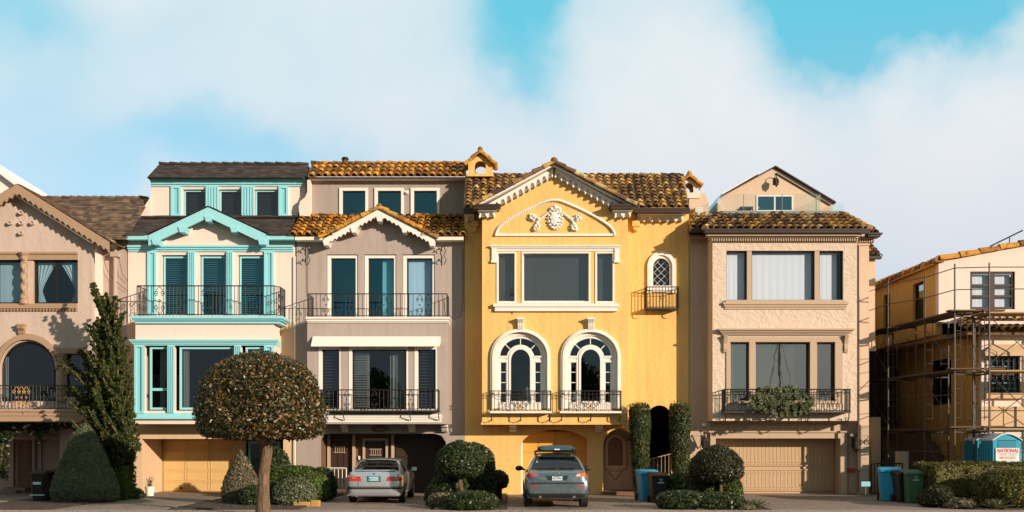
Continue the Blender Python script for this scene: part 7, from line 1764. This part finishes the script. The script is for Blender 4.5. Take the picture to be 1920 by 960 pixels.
def agave(px_, d, R, label, n=26, mat='f_grey'):
    X = PX(px_, d); mb = MB()
    for i in range(n):
        a = i*2.4; el = .25+1.1*(i/n); L = R*(1.05-.35*(i/n)); w_ = .055; q = []
        for k in range(6):
            t_ = k/5; r_ = L*t_*math.cos(el)*(1+.1*t_); z = L*t_*math.sin(el)*(1-.18*t_)+.03; ww = w_*(.7+1.2*t_-1.9*t_*t_)+.004
            q.append([(X+r_*math.cos(a)-ww*math.sin(a), d+r_*math.sin(a)+ww*math.cos(a), z+.02), (X+r_*math.cos(a), d+r_*math.sin(a), z), (X+r_*math.cos(a)+ww*math.sin(a), d+r_*math.sin(a)-ww*math.cos(a), z+.02)])
        b = len(mb.v); mb.v += [p for w3 in q for p in w3]; mb.f += [(b+k*3+j, b+k*3+j+1, b+k*3+j+4, b+k*3+j+3) for k in range(5) for j in range(2)]
    o = obj('agave', mb, M[mat], origin=(X, d, 0)); return tag(o, label, 'plant')
agave(1416, -7.1, .45, 'spiky grey-green agave on the paving before the tan garage door'); agave(1868, -7.4, .5, 'pale strappy-leaved plant at the foot of the hedge on the right', 30)
o = bush('scrubby low plant beside the spiky agave', 'plant', 1400, -7.3, .55, .16, 700, .03, M['f_silver'], name='ground_plant')
# hedge at right
hedge('hedge', PX(1716, -3.6), 30, -5.2, -3.4, 1.30, 30000, .045, M['f_hedge'], 'long clipped yellow-green hedge below the portable toilets', 'hedge', 1.30)
bush('loose dark shrub against the front of the hedge next to the green bin', 'shrub', 1760, -6.0, 1.1, .62, 3400, .05, M['f_ball'], amp=.14)
bush('big speckled shrub at the lower right corner in front of the hedge', 'shrub', 1892, -6.4, 2.0, 1.12, 9000, .045, M['f_hedge'], amp=.10, p=2.8)
bush('small dry pale plant between the green bin and the speckled shrub', 'plant', 1800, -6.6, 1.0, .28, 1500, .04, M['f_silver'], amp=.2, name='ground_plant')
# succulent spilling over the tan house balcony
ps = thing('balcony_plant', 'mass of green rosettes spilling over the iron balcony of the tan house', 'plant', (PX(1465, -.6), -.55, PZ(770, -.5)))
V = []; cs = []
for i in range(210):
    u = random.uniform(-1, 1); px_ = 1466+58*u; yt = 726-6*math.cos(u*2.5)+14*abs(u)**3; yb_ = 770+14*math.cos(u*1.4+.2)-10*(u < -.5); py_ = random.uniform(yt, yb_); d_ = -.62-.14*random.random()+.25*(py_ < 740)*random.random()
    c_ = np.array([PX(px_, d_), d_, PZ(py_, d_)]); nn = unit(np.array([[random.uniform(-.5, .5), -1, random.uniform(-.1, .8)]]))[0]; R_ = random.uniform(.06, .105)
    a_ = unit(np.cross(nn, [[0, 0, 1.]]))[0] if True else 0; b_ = np.cross(nn, a_)
    for ring_, (k_, rr, lift) in enumerate(((9, 1, .1), (6, .6, .45))):
        for k in range(k_):
            an = 2*PI*k/k_+ring_*.4; dr = a_*math.cos(an)+b_*math.sin(an); sd = -a_*math.sin(an)+b_*math.cos(an); tp = c_+dr*R_*rr+nn*R_*lift
            V += [c_, c_+dr*R_*rr*.6+sd*R_*.24+nn*R_*lift*.4, tp, c_+dr*R_*rr*.6-sd*R_*.24+nn*R_*lift*.4]
quads_obj('rosettes', np.array(V), M['f_succ'], ps)
mb = MB()
for i in range(16): u = -.9+1.8*i/15; mb.tube([(PX(1466, -.3), -.25, PZ(766, -.3)), (PX(1466+58*u, -.6), -.55, PZ(750+8*math.sin(i), -.6))], .025, 5)
obj('stem', mb, M['bark'], ps); obj('planter', MB().box(PX(1420, -.3), PX(1515, -.3), -.42, -.16, PZ(769, -.3), PZ(757, -.3)), M['darkwood'], ps)
n = 160; quads_obj('dry_plant', leafquads(np.array([PX(281, .2), .2, .46])+RNG.normal(size=(n, 3))*np.array([.05, .05, .09]), np.tile([0, -1., 0], (n, 1)), .05, .3, .2), M['f_silver'], fp)
# overhead service wires
wr = thing('service_wire', 'thin dark service wire looping down the wall of the taupe house', 'wire', (PX(200, .7), .7, PZ(520, .7)))
mb = MB(); mb.tube([(PX(191, .8), .85, PZ(478, .8)), (PX(200, .8), .82, PZ(505, .8)), (PX(212, .8), .80, PZ(523, .8)), (PX(238, .8), .9, PZ(546, .8))], .01, 4); mb.tube([(PX(222, .8), .85, PZ(480, .8)), (PX(228, .8), .82, PZ(512, .8)), (PX(238, .8), .9, PZ(528, .8))], .01, 4); obj('cable', mb, M['iron'], wr)
wr = thing('service_wire', 'thin dark cable looping beside the yellow house edge on the grey wall', 'wire', (PX(860, .9), .9, PZ(560, .9)))
obj('cable', MB().tube([(PX(838, .9), .9, PZ(556, .9)), (PX(842, .9), .88, PZ(590, .9)), (PX(852, .9), .88, PZ(600, .9)), (PX(864, .9), .9, PZ(592, .9)), (PX(868, .9), .92, PZ(560, .9)), (PX(868, .9), .92, PZ(465, .9))], .01, 4), M['iron'], wr)

# across the street, behind the camera: what the panes mirror
for (x, y_, h_, r_, lb) in ((-13, -62, 8.5, 3.0, 'broad dark tree on the green across the street, left of the other'), (7, -66, 9.5, 2.6, 'broad dark tree on the green across the street, right of the other')):
    t = thing('park_tree', lb, 'tree', (x, y_, 0), 'trees across the street')
    obj('trunk', MB().tube([(x, y_, 0), (x+.1, y_, h_*.3), (x, y_, h_*.6)], [.35, .25, .15], 8), M['bark'], t)
    revolve('crown', (x, y_, h_*.35), [(0, .3), (.2, r_*.8), (h_*.2, r_), (h_*.4, r_*.85), (h_*.55, r_*.5), (h_*.65, .1)], 4500, .22, M['f_dark'], t, amp=.16, fuzz=.06)
t = thing('boat_mast', 'tall white sailing mast with wire stays across the street', 'mast', (25.5, -62, 0))
obj('pole', MB().tube([(25.5, -62, 0), (25.5, -62, 12.5)], [.14, .09], 8), M['black'], t); obj('stay', MB().tube([(25.5, -62, 12), (28.2, -62, .5)], .035, 4).tube([(25.5, -62, 9), (27.2, -62, .5)], .03, 4).tube([(25.5, -62, 12), (23.4, -62, .5)], .035, 4), M['black'], t)

n = 1500; xs = RNG.choice([-12.9, -8.6, -1.1, 6.2, 14.6], n)+RNG.normal(size=n)*1.5; ys = RNG.uniform(-8.6, -5.0, n)
struct(quads_obj('leaf_litter', leafquads(np.stack([xs, ys, np.where(ys > -7.3, .058, .022)], 1), np.tile([0, 0, 1.], (n, 1)), .030, 3.0, .6), M['f_silver']), 'stuff')
